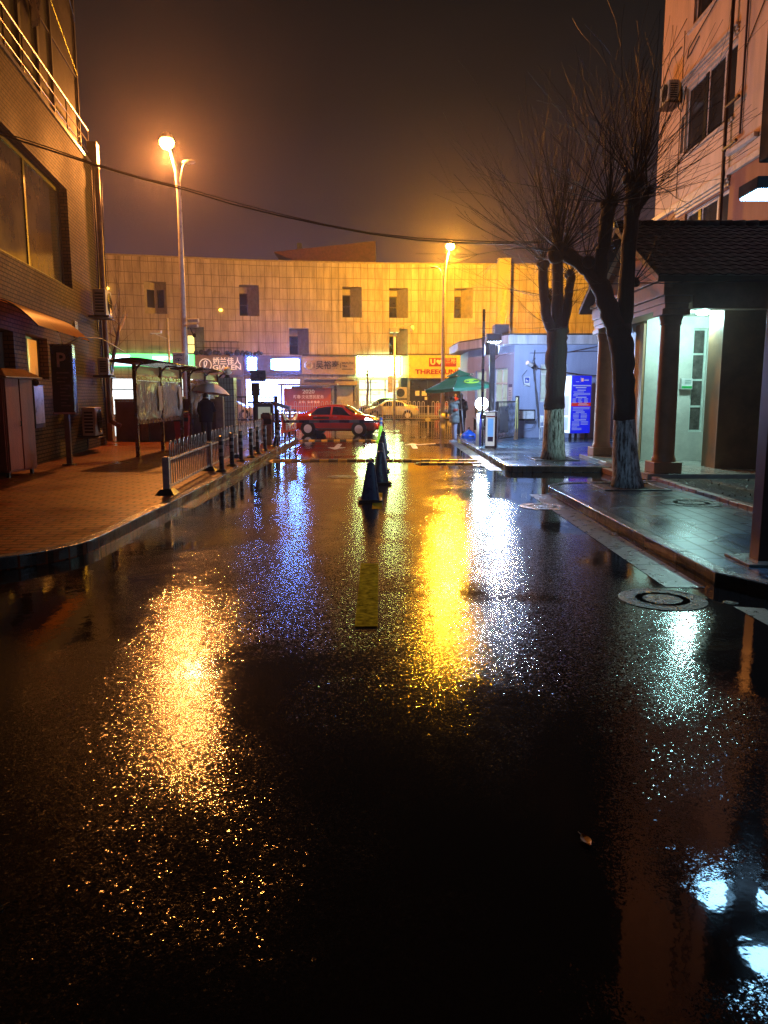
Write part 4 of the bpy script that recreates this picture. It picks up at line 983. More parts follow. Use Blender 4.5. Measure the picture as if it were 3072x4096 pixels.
def limb(mb, pts, rad, n=12):
    # knobbly limb through the points
    P = [Vector(p) for p in pts]; out = []; rr = []
    for i in range(len(P) - 1):
        for k in range(4):
            q = k / 4; out.append(P[i].lerp(P[i + 1], q) + Vector((rnd(-1, 1), rnd(-1, 1), 0)) * rad[i] * .10)
            rr.append((rad[i] * (1 - q) + rad[i + 1] * q) * rnd(.93, 1.08))
    out.append(P[-1]); rr.append(rad[-1]); mb.tube(out, rr, n)
def street_tree(name_label, base, trunk, tr, limbs, knobs, wash_z, seed, wl_=(1.2, 2.7)):
    random.seed(seed)
    t = thing('pollarded_tree', name_label, 'tree', base, group='pollarded street trees with whitewashed trunks')
    m = MB(); P = [Vector(p) for p in trunk]
    # split the trunk at the whitewash line
    zi = None
    for i in range(len(P) - 1):
        if P[i].z <= wash_z <= P[i + 1].z:
            q = (wash_z - P[i].z) / (P[i + 1].z - P[i].z); zi = i; mid = P[i].lerp(P[i + 1], q); rm = tr[i] * (1 - q) + tr[i + 1] * q
    lo = P[:zi + 1] + [mid]; lr = list(tr[:zi + 1]) + [rm]
    m.tube([p for p in lo], [r_ * 1.012 for r_ in lr], 16)
    m.build('whitewashed_trunk', whitewash, t, w=True, smooth=True)
    m = MB(); limb(m, [mid] + P[zi + 1:], [rm] + list(tr[zi + 1:]), 14)
    for pts, rad in limbs: limb(m, pts, rad)
    for (c, r_) in knobs:
        for _ in range(4): m.ball(Vector(c) + Vector((rnd(-.6, .6), rnd(-.6, .6), rnd(-.5, .4))) * r_, r_ * rnd(.7, 1.0), 9, 6)
    m.build('trunk', barkm, t, w=True, smooth=True)
    m = MB()
    for (c, r_), nW, spread, Lm in [(k[:2], *k[2:]) for k in KN]:
        for _ in range(int(nW * .95)):
            a = rnd(0, 6.28); e = abs(random.gauss(.45, spread * .95))
            e = min(e, 1.75)
            d = Vector((math.sin(e) * math.cos(a), math.sin(e) * math.sin(a), math.cos(e) * rnd(.8, 1.0) + .02))
            whip(m, Vector(c) + d * r_ * .5, d, rnd(*wl_) * Lm * (.74 + .36 * min(1, e)), rnd(.0055, .0125), 9, random.randint(2, 5))
    m.build('crown', twigm, t, w=True)
    # pit of bare soil round the foot
    return t
def pit(x, y, w_, z):
    m = MB(); m.face([(x - w_, y - w_, z + .004), (x + w_, y - w_, z + .004), (x + w_, y + w_, z + .004), (x - w_, y + w_, z + .004)]); structure(m.build('tree_pit', soil))
    m = MB()
    for a in ((x - w_ - .06, x + w_ + .06, y - w_ - .06, y - w_), (x - w_ - .06, x + w_ + .06, y + w_, y + w_ + .06), (x - w_ - .06, x - w_, y - w_, y + w_), (x + w_, x + w_ + .06, y - w_, y + w_)): m.box(*a, z, z + .02)
    structure(m.build('pit_edging', pm('edging_stone', (0.12, 0.12, 0.12), 0.3), bevel=.005))
pit(4.38, 13.75, .52, PAVH); pit(4.38, 19.9, .5, PAVH)
Y2 = 13.75
KN = [((4.27, Y2, 5.33), .16, 60, .72, 1.05), ((4.52, Y2 + .1, 5.2), .10, 16, .85, .8), ((3.08, Y2 + .15, 4.22), .17, 58, .95, 1.15), ((3.78, Y2 - .2, 4.95), .12, 44, .8, 1.05), ((3.5, Y2, 4.05), .12, 14, 1.0, .7), ((4.35, Y2 + .1, 3.7), .08, 13, 1.25, .75)]
street_tree('nearer pollarded bare tree with whitewashed trunk on the right paved corner', (4.38, Y2, PAVH),
    [(4.38, Y2, .08), (4.35, Y2, .35), (4.30, Y2, .8), (4.27, Y2, 1.3), (4.22, Y2, 2.0), (4.16, Y2, 2.6), (4.10, Y2, 2.95)], [.30, .245, .215, .185, .19, .20, .21],
    [([(4.16, Y2, 2.75), (4.20, Y2, 3.5), (4.21, Y2, 4.3), (4.24, Y2, 5.3)], [.15, .13, .125, .13]),
     ([(4.24, Y2, 4.75), (4.36, Y2 + .05, 5.0), (4.52, Y2 + .1, 5.2)], [.10, .085, .08]),
     ([(4.08, Y2, 2.8), (3.95, Y2, 3.15), (3.75, Y2, 3.62), (3.55, Y2 + .05, 3.9), (3.32, Y2 + .1, 4.08), (3.08, Y2 + .15, 4.25)], [.19, .17, .16, .13, .12, .13]),
     ([(3.72, Y2, 3.65), (3.72, Y2 - .1, 4.1), (3.78, Y2 - .2, 4.9)], [.13, .11, .12])],
    [k[:2] for k in KN], 1.33, 21)
Y1 = 19.9
KN = [((3.95, Y1, 5.05), .13, 48, 1.0, 1.2), ((4.30, Y1, 5.75), .13, 48, .8, 1.1), ((4.72, Y1 + .1, 4.75), .12, 22, .85, .9), ((4.1, Y1, 4.2), .08, 14, 1.3, .9), ((4.4, Y1, 3.5), .08, 12, 1.35, .9)]
street_tree('farther pollarded bare tree with whitewashed trunk before the guard house', (4.38, Y1, PAVH),
    [(4.38, Y1, .08), (4.38, Y1, .4), (4.37, Y1, .9), (4.36, Y1, 1.6), (4.37, Y1, 2.4), (4.38, Y1, 3.1), (4.38, Y1, 3.45)], [.33, .29, .265, .25, .25, .27, .28],
    [([(4.3, Y1, 3.3), (4.1, Y1, 3.7), (4.02, Y1, 4.3), (3.95, Y1, 5.05)], [.15, .13, .12, .12]),
     ([(4.38, Y1, 3.3), (4.36, Y1, 4.2), (4.30, Y1, 5.75)], [.16, .135, .12]),
     ([(4.45, Y1, 3.3), (4.62, Y1 + .05, 3.95), (4.66, Y1 + .1, 4.4), (4.72, Y1 + .1, 4.75)], [.15, .125, .11, .10])],
    [k[:2] for k in KN], 1.42, 33)
# slim bare tree behind the brick corner
def bare_tree(label, base, trunk, r0, nb, H, seed, col, spread=.7, nm='bare_tree'):
    random.seed(seed)
    t = thing(nm, label, 'tree', base)
    m = MB(); m.tube(trunk, [r0 * (1 - .12 * i) for i in range(len(trunk))], 8); m.build('trunk', col, t, w=True, smooth=True)
    m = MB()
    for _ in range(nb):
        k = random.randint(max(1, len(trunk) - 3), len(trunk) - 1); a = rnd(0, 6.28); e = abs(random.gauss(spread, .35))
        d = Vector((math.sin(e) * math.cos(a), math.sin(e) * math.sin(a), math.cos(e)))
        whip(m, trunk[k], d, H * rnd(.5, 1.0), rnd(.012, .024), 9, 5)
    m.build('crown', col, t, w=True)
    return t
redtwig = pm('reddish_twig', (0.14, 0.07, 0.045), 0.4, 0, 0.4, 12)
bare_tree('slim reddish bare tree behind the brick building corner', (-10.9, 31.0, 0), [(-10.9, 31, 0), (-10.95, 31, 1.4), (-10.85, 31, 2.6), (-10.7, 31, 3.3), (-10.5, 31, 4.0), (-10.4, 31, 4.5)], .12, 17, 2.3, 4, redtwig, .7)
bare_tree('thin sapling with fine twigs before the lit shops', (-1.3, 61.2, PAVH), [(-1.3, 61.2, 0), (-1.32, 61.2, 1.6), (-1.25, 61.2, 2.6), (-1.3, 61.2, 3.2), (-1.3, 61.2, 3.8)], .11, 15, 3.4, 9, pm('sapling_twig', (0.16, 0.09, 0.05), 0.5), .45)

# ================================================================== STREET LAMPS
polem = pm('lamp_pole_white', (0.80, 0.80, 0.80), 0.3, 0.1, 0.15)
sodium_glass = em('sodium_glow', (1.0, 0.42, 0.06), 48.0)
def street_lamp(label, base, path, rad, arm2, head, name='street_lamp', watts=LAMP_W, col=SODIUM):
    t = thing(name, label, 'street lamp', base)
    m = MB(); m.tube([(base[0], base[1], 0), (base[0], base[1], .5)], [.2, .17], 12); m.tube([(base[0], base[1], 0.5)] + path, rad, 12); m.build('pole', polem, t, w=True, smooth=True)
    m = MB(); m.tube(arm2, [.045, .034, .028, .024][:len(arm2)], 8); am = m.build('side_arm', polem, t, w=True, smooth=True)
    e = Vector(arm2[-1]); sg = 1 if arm2[-1][0] > arm2[0][0] else -1
    m = MB(); m.ball((0, 0, 0), .28, 12, 7, 1.0, .5, .32); 
    m.v = [tuple(Vector(p) + e + Vector((sg * .16, 0, 0))) for p in m.v]; m.build('unlit_head', pm('lamp_housing', (0.4, 0.38, 0.36), 0.3), am, w=True, smooth=True)
    h = Vector(head)
    m = MB(); m.lathe([(.02, .30), (.14, .28), (.22, .20), (.26, .10), (.26, .06)], h, 16); m.build('housing', MATS['lamp_housing'], t, w=True, smooth=True)
    m = MB(); m.lathe([(.25, .055), (.31, -.06), (.28, -.2), (.17, -.31), (.02, -.35)], h, 14); m.build('glass', sodium_glass, t, w=True, smooth=True)  # glass made oversized so its disc stands in for the lamp's bloom
    M = ORG[t].inverted() @ (h + Vector((0, 0, -.68)))
    point_light('lamp_light', M, col, watts, t, .22)
    return t
street_lamp('nearer tall white street lamp glowing orange behind the notice boards', (-8.5, 33.5, 0),
    [(-8.5, 33.5, 4), (-8.5, 33.5, 8), (-8.5, 33.5, 9.8), (-8.58, 33.5, 10.9), (-8.74, 33.5, 11.6), (-8.88, 33.5, 12.0)], [.15, .13, .105, .09, .07, .06, .055],
    [(-8.5, 33.5, 9.6), (-8.44, 33.5, 10.5), (-8.32, 33.5, 11.05), (-8.2, 33.5, 11.28)], (-8.92, 33.5, 12.12))
street_lamp('farther white street lamp glowing yellow above the yellow shop sign', (4.15, 55, 0),
    [(4.15, 55, 4), (4.15, 55, 7), (4.16, 55, 9.0), (4.22, 55, 10.3), (4.36, 55, 11.3), (4.5, 55, 11.85)], [.15, .13, .11, .10, .08, .07, .06],
    [(4.16, 55, 9.0), (4.06, 55, 10.0), (3.85, 55, 10.4), (3.62, 55, 10.53)], (4.55, 55, 12.0), watts=LAMP_W * 2.0, col=SODIUM2)
# cameras and eye sign on the near lamp pole
t = thing('pole_camera', 'white camera pair on the nearer street lamp pole', 'camera', (-8.3, 33.4, 4.7))
m = MB(); m.tube([(-.15, 0, 0), (.25, -.1, .02)], .03, 6); m.box(0.02, .5, -.2, -.04, .12, .26, R(-12)); m.box(0.05, .46, -.2, -.04, -.1, .02, R(-12)); m.build('housing', whitep, t, bevel=.02)
m = MB(); m.ball((.28, -.1, -.42), .09, 10, 6); m.tube([(.1, -.05, -.1), (.2, -.08, -.35)], .025, 6); m.build('dome', black, t, smooth=True)
t = thing('pole_sign', 'white square sign with an eye emblem on the nearer lamp pole', 'sign', (-8.72, 33.25, 3.05))
m = MB(); m.box(-.26, .26, 0, .05, 0, .52); m.build('plate', whitep, t, bevel=.01)
m = MB(); m.tube([(-.14, -.012, .2), (-.05, -.012, .27), (.05, -.012, .27), (.14, -.012, .21)], .016, 4); m.tube([(-.12, -.012, .19), (0, -.012, .15), (.12, -.012, .19)], .008, 4); m.ball((0, -.004, .2), .04, 8, 5, 1, .3)
m.build('emblem', pm('navy_ink', (0.03, 0.03, 0.08), 0.4), t)
m = MB()
for k in range(6): m.box(-.17 + k * .058, -.13 + k * .058, -.008, -.001, .37 + .02 * math.sin(k * .6), .42 + .02 * math.sin(k * .6))
m.build('lettering', MATS['navy_ink'], t)
# slim camera pole across the road
t = thing('camera_pole', 'slim white pole with a camera arm before the blazing shop sign', 'pole', (0.78, 58, 0))
m = MB(); m.tube([(0, 0, 0), (0, 0, 6.6)], [.10, .08], 10); m.build('pole', polem, t, smooth=True)
m = MB(); m.hexa([(-.25, -.2, 6.45), (-.25, .2, 6.45), (-.25, .2, 6.65), (-.25, -.2, 6.65)], [(1.3, -.15, 6.95), (1.3, .15, 6.95), (1.3, .15, 7.05), (1.3, -.15, 7.05)]); m.box(-.35, .35, -.25, .25, 6.35, 6.7); m.build('arm', greyp, t, bevel=.02)
m = MB(); m.lathe([(.1, .2), (.14, 0), (.12, -.14), (.04, -.22)], (1.3, 0, 6.65), 12); m.build('camera', whitep, t, smooth=True)
m = MB(); m.box(-.5, -.12, -.2, .2, 2.0, 3.2); m.build('cabinet', whitep, t, bevel=.02)
t = thing('camera_pole', 'short white pole with a yellow tinted camera behind the notice boards', 'pole', (-18.5, 58, 0))
m = MB(); m.tube([(2.6, 0, 0), (2.6, 0, 7.4)], [.09, .07], 10); m.build('pole', polem, t, smooth=True)
m = MB(); m.box(1.3, 2.1, -.2, .2, 6.3, 6.5); m.tube([(1.7, 0, 6.2), (2.6, 0, 5.9)], .04, 6); m.build('camera', whitep, t)

# ================================================================== OVERHEAD CABLE
t = thing('overhead_cable', 'black sagging double cable strung across the street to the trees', 'cable', (-8.3, 15, 7.3))
cp = [(-7.96, 16.45, 7.02), (-7.8, 16.6, 7.0), (-7.09, 17.1, 6.87), (-6.26, 17.6, 6.69), (-5.44, 18.0, 6.53), (-4.51, 18.35, 6.37), (-3.54, 18.7, 6.15), (-2.5, 18.95, 5.95), (-1.43, 19.2, 5.78), (-0.33, 19.4, 5.62), (0.8, 19.55, 5.51), (1.94, 19.65, 5.46), (2.97, 19.75, 5.46), (4.01, 19.8, 5.5)]
m = MB(); m.tube([Vector(p) for p in cp], .020, 6); m.build('cable', rubber, t, w=True, smooth=True)
m = MB(); m.tube([Vector(p) + Vector((0, .03, .045 + .02 * math.sin(i * 1.3))) for i, p in enumerate(cp)], .013, 5); m.build('thin_cable', rubber, t, w=True, smooth=True)

# ================================================================== LEFT PAVEMENT THINGS
# red metal cabinet
t = thing('metal_cabinet', 'rusty red metal cabinet with a capped roof at the left frame edge', 'cabinet', (-7.9, 15.8, PAVH), R(-6))
redm = pm('rusty_red_paint', (0.36, 0.075, 0.05), 0.45, 0, 0.6, 2.6, 0.2, 20, streak=True, spec=0.25)
m = MB(); m.box(-.5, .5, -.5, .5, .10, 2.0); m.build('body', redm, t, bevel=.012)
for x0, x1 in ((-.48, -.01), (.01, .48)):
    m = MB(); m.box(x0, x1, -.53, -.503, .14, 1.96); d = m.build('door', redm, t, bevel=.008)
m = MB(); m.box(.503, .53, -.48, -.02, .14, 1.96); m.box(.503, .53, .02, .48, .14, 1.96); m.build('side_panel', redm, t, bevel=.008)
m = MB(); m.hexa([(-.62, -.66, 2.0), (.66, -.66, 2.0), (.66, .62, 2.0), (-.62, .62, 2.0)], [(-.4, -.4, 2.16), (.42, -.4, 2.16), (.42, .4, 2.16), (-.4, .4, 2.16)]); m.box(-.64, .68, -.68, .64, 1.97, 2.0); m.build('roof', pm('cabinet_roof', (0.45, 0.22, 0.08), 0.35, 0, 0.4, 4), t, bevel=.008)  # the orange of the lamplight on the roof is put into its colour
for x in (-.45, .40):
    for y in (-.45, .40): m = MB(); m.box(x, x + .06, y, y + .06, 0, .1); m.build('foot', black, t)
m = MB(); m.tube([(.06, -.56, 1.0), (.06, -.56, 1.12)], .012, 6); m.tube([(.535, -.06, 1.02), (.56, -.06, 1.02), (.56, -.06, 1.12)], .012, 6); m.build('handle', black, t)
# parking sign
t = thing('parking_sign', 'dark parking sign box lettered P on a square post', 'sign', (-7.44, 18.2, PAVH), R(7))
m = MB(); m.box(-.26, .22, -.14, .14, 1.20, 2.80); bx_ = m.build('sign_box', pm('sign_black', (0.018, 0.017, 0.017), 0.22), t, bevel=.012)
m = MB(); m.box(.222, .232, -.12, -.09, 1.22, 2.78); m.box(-.27, .23, -.15, -.141, 2.76, 2.80); m.box(-.27, .23, -.15, -.141, 1.20, 1.24); m.build('trim', steel, bx_)
m = MB(); m.box(-.06, .05, -.06, .06, 0, 1.198); m.build('post', pm('post_grey', (0.10, 0.09, 0.085), 0.4, 0.4), t)
m = MB(); m.box(-.14, .13, -.14, .14, 0, .03); m.build('base_plate', black, t)
text('lettering', 'P', .46, pm('dim_sign_white', (0.42, 0.33, 0.30), 0.4), t, (-.03, -.146, 2.42), (R(90), 0, 0), .003, .2, .008)
m = MB(); random.seed(2)
for k, z in enumerate((2.13, 2.02, 1.93, 1.85, 1.77, 1.69, 1.61, 1.53, 1.45, 1.38)):
    m.box(-.14 + (.06 if k > 2 else 0), .14 - .05 * (k % 3), -.1445, -.1415, z, z + (.035 if k == 0 else .022))
m.build('text_lines', pm('dim_sign_text', (0.12, 0.07, 0.08), 0.5), t)
m = MB(); m.tube([(.0, 0, 2.8), (-.1, .1, 3.1), (-.5, .4, 3.25)], .012, 5); m.tube([(.1, 0, 2.8), (.3, .3, 2.98), (.6, 1.2, 3.02), (.9, 2.6, 2.75)], .016, 5); m.build('cable', pm('pale_cable', (0.35, 0.3, 0.22), 0.4), t, smooth=True)
# low boundary wall between building corner and gate
t = thing('boundary_wall', 'reddish brown boundary wall with posts behind the notice boards', 'wall', (-8.4, 28.2, 0))
wm_ = pm('boundary_render', (0.15, 0.085, 0.06), 0.5, 0, 0.4, 2.5, 0.2)
m = MB()
for x0, x1 in ((-1.35, -.42), (-.14, .9), (1.18, 2.3)): m.box(x0, x1, -.08, .08, .1, 1.55)
m.build('panel', wm_, t)
m = MB()
for x in (-1.6, -.28, 1.04, 2.44): m.box(x - .135, x + .135, -.14, .14, .1, 1.72)
m.build('post', pm('boundary_post', (0.24, 0.15, 0.10), 0.45, 0, 0.4, 4), t, bevel=.01)
m = MB()
for x0, x1 in ((-1.35, -.42), (-.14, .9), (1.18, 2.3)): m.box(x0, x1, -.12, .12, 1.552, 1.64)
m.build('coping', MATS['boundary_post'], t)

# notice boards
brz = pm('bronze_metal', (0.16, 0.10, 0.07), 0.28, 0.75, 0.4, 6)
wrinkle = None
def wrinkled():
    m_, n, b = _new('wrinkled_plastic')
    tcx = _n(n, 'ShaderNodeTexCoord'); mp = _n(n, 'ShaderNodeMapping'); mp.inputs['Scale'].default_value = (1, 1, .35); n.links.new(tcx.outputs['Object'], mp.inputs[0])
    no = _n(n, 'ShaderNodeTexNoise', Scale=5.0, Detail=4.0, Roughness=0.6, Distortion=1.2); n.links.new(mp.outputs[0], no.inputs['Vector'])
    n.links.new(_mixc(n, no.outputs['Fac'], (0.22, 0.18, 0.155), (0.42, 0.35, 0.30)), b.inputs['Base Color'])
    b.inputs['Roughness'].default_value = .16
    bm = _n(n, 'ShaderNodeBump', Strength=1.0, Distance=.12); n.links.new(no.outputs['Fac'], bm.inputs['Height']); n.links.new(bm.outputs[0], b.inputs['Normal'])
    MATS['wrinkled_plastic'] = m_
    return m_
wrinkle = wrinkled()
paperm = pm('sun_paper', (0.45, 0.36, 0.30), 0.5, 0, 0.35, 4)
def notice_stand(y0, ys, label, z1=2.50):
    t = thing('notice_stand', label, 'notice board', (-6.58, y0, PAVH), group='roofed notice boards on the left pavement')
    for y in ys:
        m = MB(); m.box(-.05, .05, y - y0 - .05, y - y0 + .05, 0, z1 - .05); m.build('post', brz, t, bevel=.006)
    L = ys[-1] - y0
    m = MB()
    for a, c in zip(ys, ys[1:]):
        a -= y0; c -= y0
        for z, h in ((.86, .12), (2.03, .12)): m.box(-.035, .035, a + .052, c - .052, z, z + h)
    m.build('crossbar', brz, t)
    for k, (a, c) in enumerate(zip(ys, ys[1:])):
        a -= y0; c -= y0
        m = MB(); m.box(-.02, .0, a + .056, c - .056, .985, 2.025); pn = m.build('board', pm('board_brown', (0.16, 0.11, 0.085), 0.5, 0, 0.3, 3), t)
        random.seed(40 + k + int(y0))
        m = MB(); rows = []
        for i in range(15):
            z = 1.02 + .98 * i / 14
            rows.append([(.022 + .022 * math.sin(j * 1.1 + 1.7 * math.sin(i * .5 + j * .3)) + rnd(-.006, .006), a + .10 + (c - a - .22) * j / 18, z - .05 * math.sin(j * .5) * (1 - i / 14)) for j in range(19)])
        m.grid(rows); m.build('plastic_cover', wrinkle, pn, smooth=True)
        m = MB(); y_ = c - .45
        m.grid([[(.066, y_ + .04 * math.sin(i), 1.2 + .7 * i / 5), (.075, y_ + .3 + .04 * math.sin(i), 1.2 + .7 * i / 5)] for i in range(6)]); m.build('paper', paperm, pn)
        m = MB(); m.box(-.03, -.01, a + .06, c - .06, 2.20, 2.42); m.build('header_panel', pm('header_tan', (0.40, 0.24, 0.10), 0.4), t)
    # bowed roof on brackets
    m = MB(); rows = []
    for i in range(7):
        q = i / 6; rows.append([(-.55 + 1.1 * q, y, 2.46 + .15 * math.sin(math.pi * (.18 + .62 * q)) - .05) for y in (-.25, L + .3)])
    m.grid(rows); ro_ = m.build('roof', pm('stand_roof', (0.045, 0.035, 0.03), 0.22, 0.4), t, smooth=True)
    so_ = ro_.modifiers.new('thick', 'SOLIDIFY'); so_.thickness = .05
    m = MB()
    for y in ys: m.tube([(0, y - y0, 2.1), (.05, y - y0, 2.34), (.2, y - y0, 2.47), (.5, y - y0, 2.48)], [.04, .035, .03, .025], 6)
    m.build('bracket', brz, t, smooth=True)
    return t
notice_stand(20.6, (20.6, 22.95, 25.2), 'nearer roofed notice board with wrinkled plastic sheets, before the red bin')
notice_stand(26.3, (26.3, 28.6, 30.9), 'farther roofed notice board behind the person with the umbrella')
# wheelie bins
def bin_(loc, rz, col, label, nm):
    t = thing('wheelie_bin', label, 'bin', loc, rz)
    cm = pm(nm, col, 0.3, 0, 0.2, 3)
    m = MB(); m.hexa([(-.24, -.26, .08), (.24, -.26, .08), (.24, .24, .08), (-.24, .24, .08)], [(-.30, -.34, .98), (.30, -.34, .98), (.30, .32, .98), (-.30, .32, .98)]); m.build('body', cm, t, bevel=.025)
    m = MB(); m.hexa([(-.32, -.37, .985), (.32, -.37, .985), (.32, .36, .985), (-.32, .36, .985)], [(-.28, -.33, 1.07), (.28, -.33, 1.07), (.28, .30, 1.09), (-.28, .30, 1.09)]); m.build('lid', pm(nm + '_lid', tuple(c * .8 for c in col), 0.25), t, bevel=.02)
    m = MB(); m.tube([(-.26, .40, .96), (.26, .40, .96)], .02, 6); m.tube([(-.2, .3, .95), (-.2, .40, .96)], .016, 5); m.tube([(.2, .3, .95), (.2, .40, .96)], .016, 5); m.build('handle', rubber, t)
    for s_ in (-1, 1):
        m = MB(); m.lathe([(.04, -.03), (.10, -.03), (.11, -.015), (.11, .015), (.10, .03), (.04, .03)], n=16, M=Matrix.Translation((s_ * .30, .24, .11)) @ Matrix.Rotation(R(90), 4, 'Y')); m.build('wheel', rubber, t)
    m = MB(); m.box(-.285, .285, -.352, -.338, .80, .93); m.build('dark_band', rubber, t)
    return t
bin_((-6.72, 25.75, PAVH), R(8), (0.42, 0.025, 0.02), 'red wheelie bin beside the notice board', 'bin_red').scale = (.82, .82, .98)
bin_((-7.1, 27.6, PAVH), R(20), (0.06, 0.05, 0.09), 'dark wheelie bin behind the notice board and red bin', 'bin_dark')
# tile clad gate pillar with globe
t = thing('gate_pillar', 'tile clad square gate pillar topped by a globe', 'pillar', (-6.06, 30.2, PAVH))
tl = brickmat('pillar_tiles', (0.27, 0.30, 0.24), (0.22, 0.25, 0.20), (0.07, 0.065, 0.05), 0.11, 0.235, 0.012, 0.22, 0.6, 'UV', 0.3, 0.0)
m = MB(); c4 = [(-.29, -.29), (.29, -.29), (.29, .29), (-.29, .29)]
for i in range(4):
    (xa, ya), (xb, yb_) = c4[i], c4[(i + 1) % 4]; m.face([(xa, ya, 0), (xb, yb_, 0), (xb, yb_, 2.3), (xa, ya, 2.3)], [(i * .58, 0), (i * .58 + .58, 0), (i * .58 + .58, 2.3), (i * .58, 2.3)])
m.face([(x, y, 2.3) for x, y in c4], [(0, 0), (.5, 0), (.5, .5), (0, .5)]); m.build('shaft', tl, t)
m = MB(); m.lathe([(.12, 2.30), (.12, 2.34), (.07, 2.37), (.07, 2.42)], n=14); m.build('collar', black, t)
m = MB(); m.ball((0, 0, 2.56), .165, 18, 12); m.build('globe', pm('cream_globe', (0.72, 0.62, 0.42), 0.12, 0, 0.1), t, smooth=True)
# iron gate fence
t = thing('iron_fence', 'black iron bar fence between the tiled pillar and the barrier', 'fence', (-5.0, 30.3, 0))
m = MB()
for z in (.25, 1.68): m.box(-.74, .9, -.02, .02, z, z + .05)
for k in range(11): m.box(-.72 + k * .155, -.695 + k * .155, -.012, .012, .12, 1.70)
m.build('bars', black, t)
for x, w_, h in ((.0, .10, 2.15), (.78, .06, 1.75)):
    m = MB(); m.box(x - w_, x + w_, -.1, .1, 0, h); m.build('post', black, t, bevel=.01)
m = MB(); m.box(-.14, .16, -.14, .14, 1.75, 2.25); m.build('lock_box', black, t, bevel=.015)
m = MB(); m.box(-.16, .44, -.16, -.12, 2.30, 2.72); m.build('dark_plate', pm('slate_plate', (0.05, 0.055, 0.07), 0.3), t)
# barrier gate machines
def stripes(mb, mats, x0, x1, n, f):
    pass
t = thing('boom_barrier', 'lowered boom barrier with dark striped arm across the left lane', 'barrier', (-3.95, 26.0, PAVH))
m = MB(); m.box(-.17, .17, -.15, .15, 0, 1.02); m.build('cabinet', pm('barrier_brown', (0.20, 0.11, 0.07), 0.3, 0.2, 0.3, 4), t, bevel=.02)
m = MB(); m.box(-.12, .12, -.12, .12, 1.0, 1.06); m.build('cap', black, t, bevel=.01)
bandw = pm('band_grey', (0.16, 0.14, 0.15), 0.3); bandd = pm('band_navy', (0.02, 0.02, 0.045), 0.3)
m = MB()
for k in range(12): m.cur = k % 2; m.box(-.22 + k * .335, -.22 + (k + 1) * .335, -.20, -.155, .73, .82)
m.build('arm', [bandd, bandw], t)
m = MB(); m.box(-.2, .2, -.23, -.15, .68, .87); m.build('arm_clamp', black, t, bevel=.01)
# payment screen and plate camera beside it
t = thing('display_terminal', 'grey display terminal with pale screen and blue base panel', 'terminal', (-4.15, 26.9, PAVH))
m = MB(); m.box(-.28, .30, -.1, .1, .1, 1.36); m.build('case', pm('terminal_dark', (0.04, 0.045, 0.06), 0.3), t, bevel=.015)
m = MB(); m.box(-.2, .22, -.106, -.101, .82, 1.24); m.build('screen', em('dim_screen', (0.42, 0.5, 0.40), .38), t)
m = MB(); m.box(-.2, .22, -.106, -.101, .62, .78); m.build('blue_panel', pm('panel_blue', (0.01, 0.02, 0.14), 0.3), t)
m = MB(); m.box(-.6, .35, .12, .16, 1.36, 1.42); m.build('top_rail', black, t)
t = thing('plate_camera', 'number plate camera on a short pole beside the display terminal', 'camera', (-3.72, 27.2, PAVH))
m = MB(); m.tube([(0, 0, 0), (0, 0, 1.15)], .05, 8); m.build('pole', pm('pole_blue', (0.10, 0.10, 0.16), 0.3), t, smooth=True)
m = MB(); m.box(-.08, .42, -.08, .08, 1.20, 1.33, 0, None, (0, R(18))); m.build('housing', pm('camera_grey', (0.30, 0.28, 0.34), 0.3), t, bevel=.02)
m = MB(); m.lathe([(.05, 0), (.09, .03), (.09, .1), (.04, .12)], (-.10, 0, 1.28), 12); m.build('lamp', pm('lamp_red', (0.3, 0.08, 0.06), 0.3), t, smooth=True)
# red banner on a low black frame
t = thing('banner_frame', 'low black frame along the kerb carrying the red banner', 'frame', (-3.46, 25.1, PAVH), R(-3.2))
m = MB()
for y in (0, 1.3, 2.2, 3.4): m.box(-.025, .025, y - .025, y + .025, 0, 1.14)
for z in (.1, 1.1): m.box(-.02, .02, .026, 3.374, z, z + .04)
for k in range(1, 12):
    m.box(-.012, .012, .08 + k * .27, .105 + k * .27, .141, .6)
m.build('frame', black, t)
bt = thing('red_banner', 'wet red banner with pale characters sagging on the low frame', 'banner', (-3.40, 25.1, PAVH + .3), R(-3.2))
m = MB(); rows = []
for i in range(12):
    q = i / 11
    rows.append([(.03 + .03 * math.sin(j * .9 + i * .3) + .05 * (q > .85), .06 + 3.2 * j / 20, .10 + .74 * q - (.30 * math.sin(math.pi * j / 20) * q ** 3)) for j in range(21)])
m.grid(rows); m.build('cloth', pm('banner_red', (0.62, 0.060, 0.02), 0.75, 0, 0.2, 3, spec=0.1), bt, smooth=True)
m = MB()
for i in range(3): m.tube([(.09, .06 + 3.2 * j / 20, .80 - .03 * i - (.32 + .05 * i) * math.sin(math.pi * j / 20)) for j in range(21)], .018, 5)
m.build('folded_edge', pm('banner_cream', (0.7, 0.6, 0.4), 0.25), bt, smooth=True)
text('lettering', '新春文化', .30, pm('banner_white', (0.6, 0.5, 0.42), 0.8, spec=0.1), bt, (.10, 1.65, .28), (R(90), 0, R(90)), .001, 2.1)

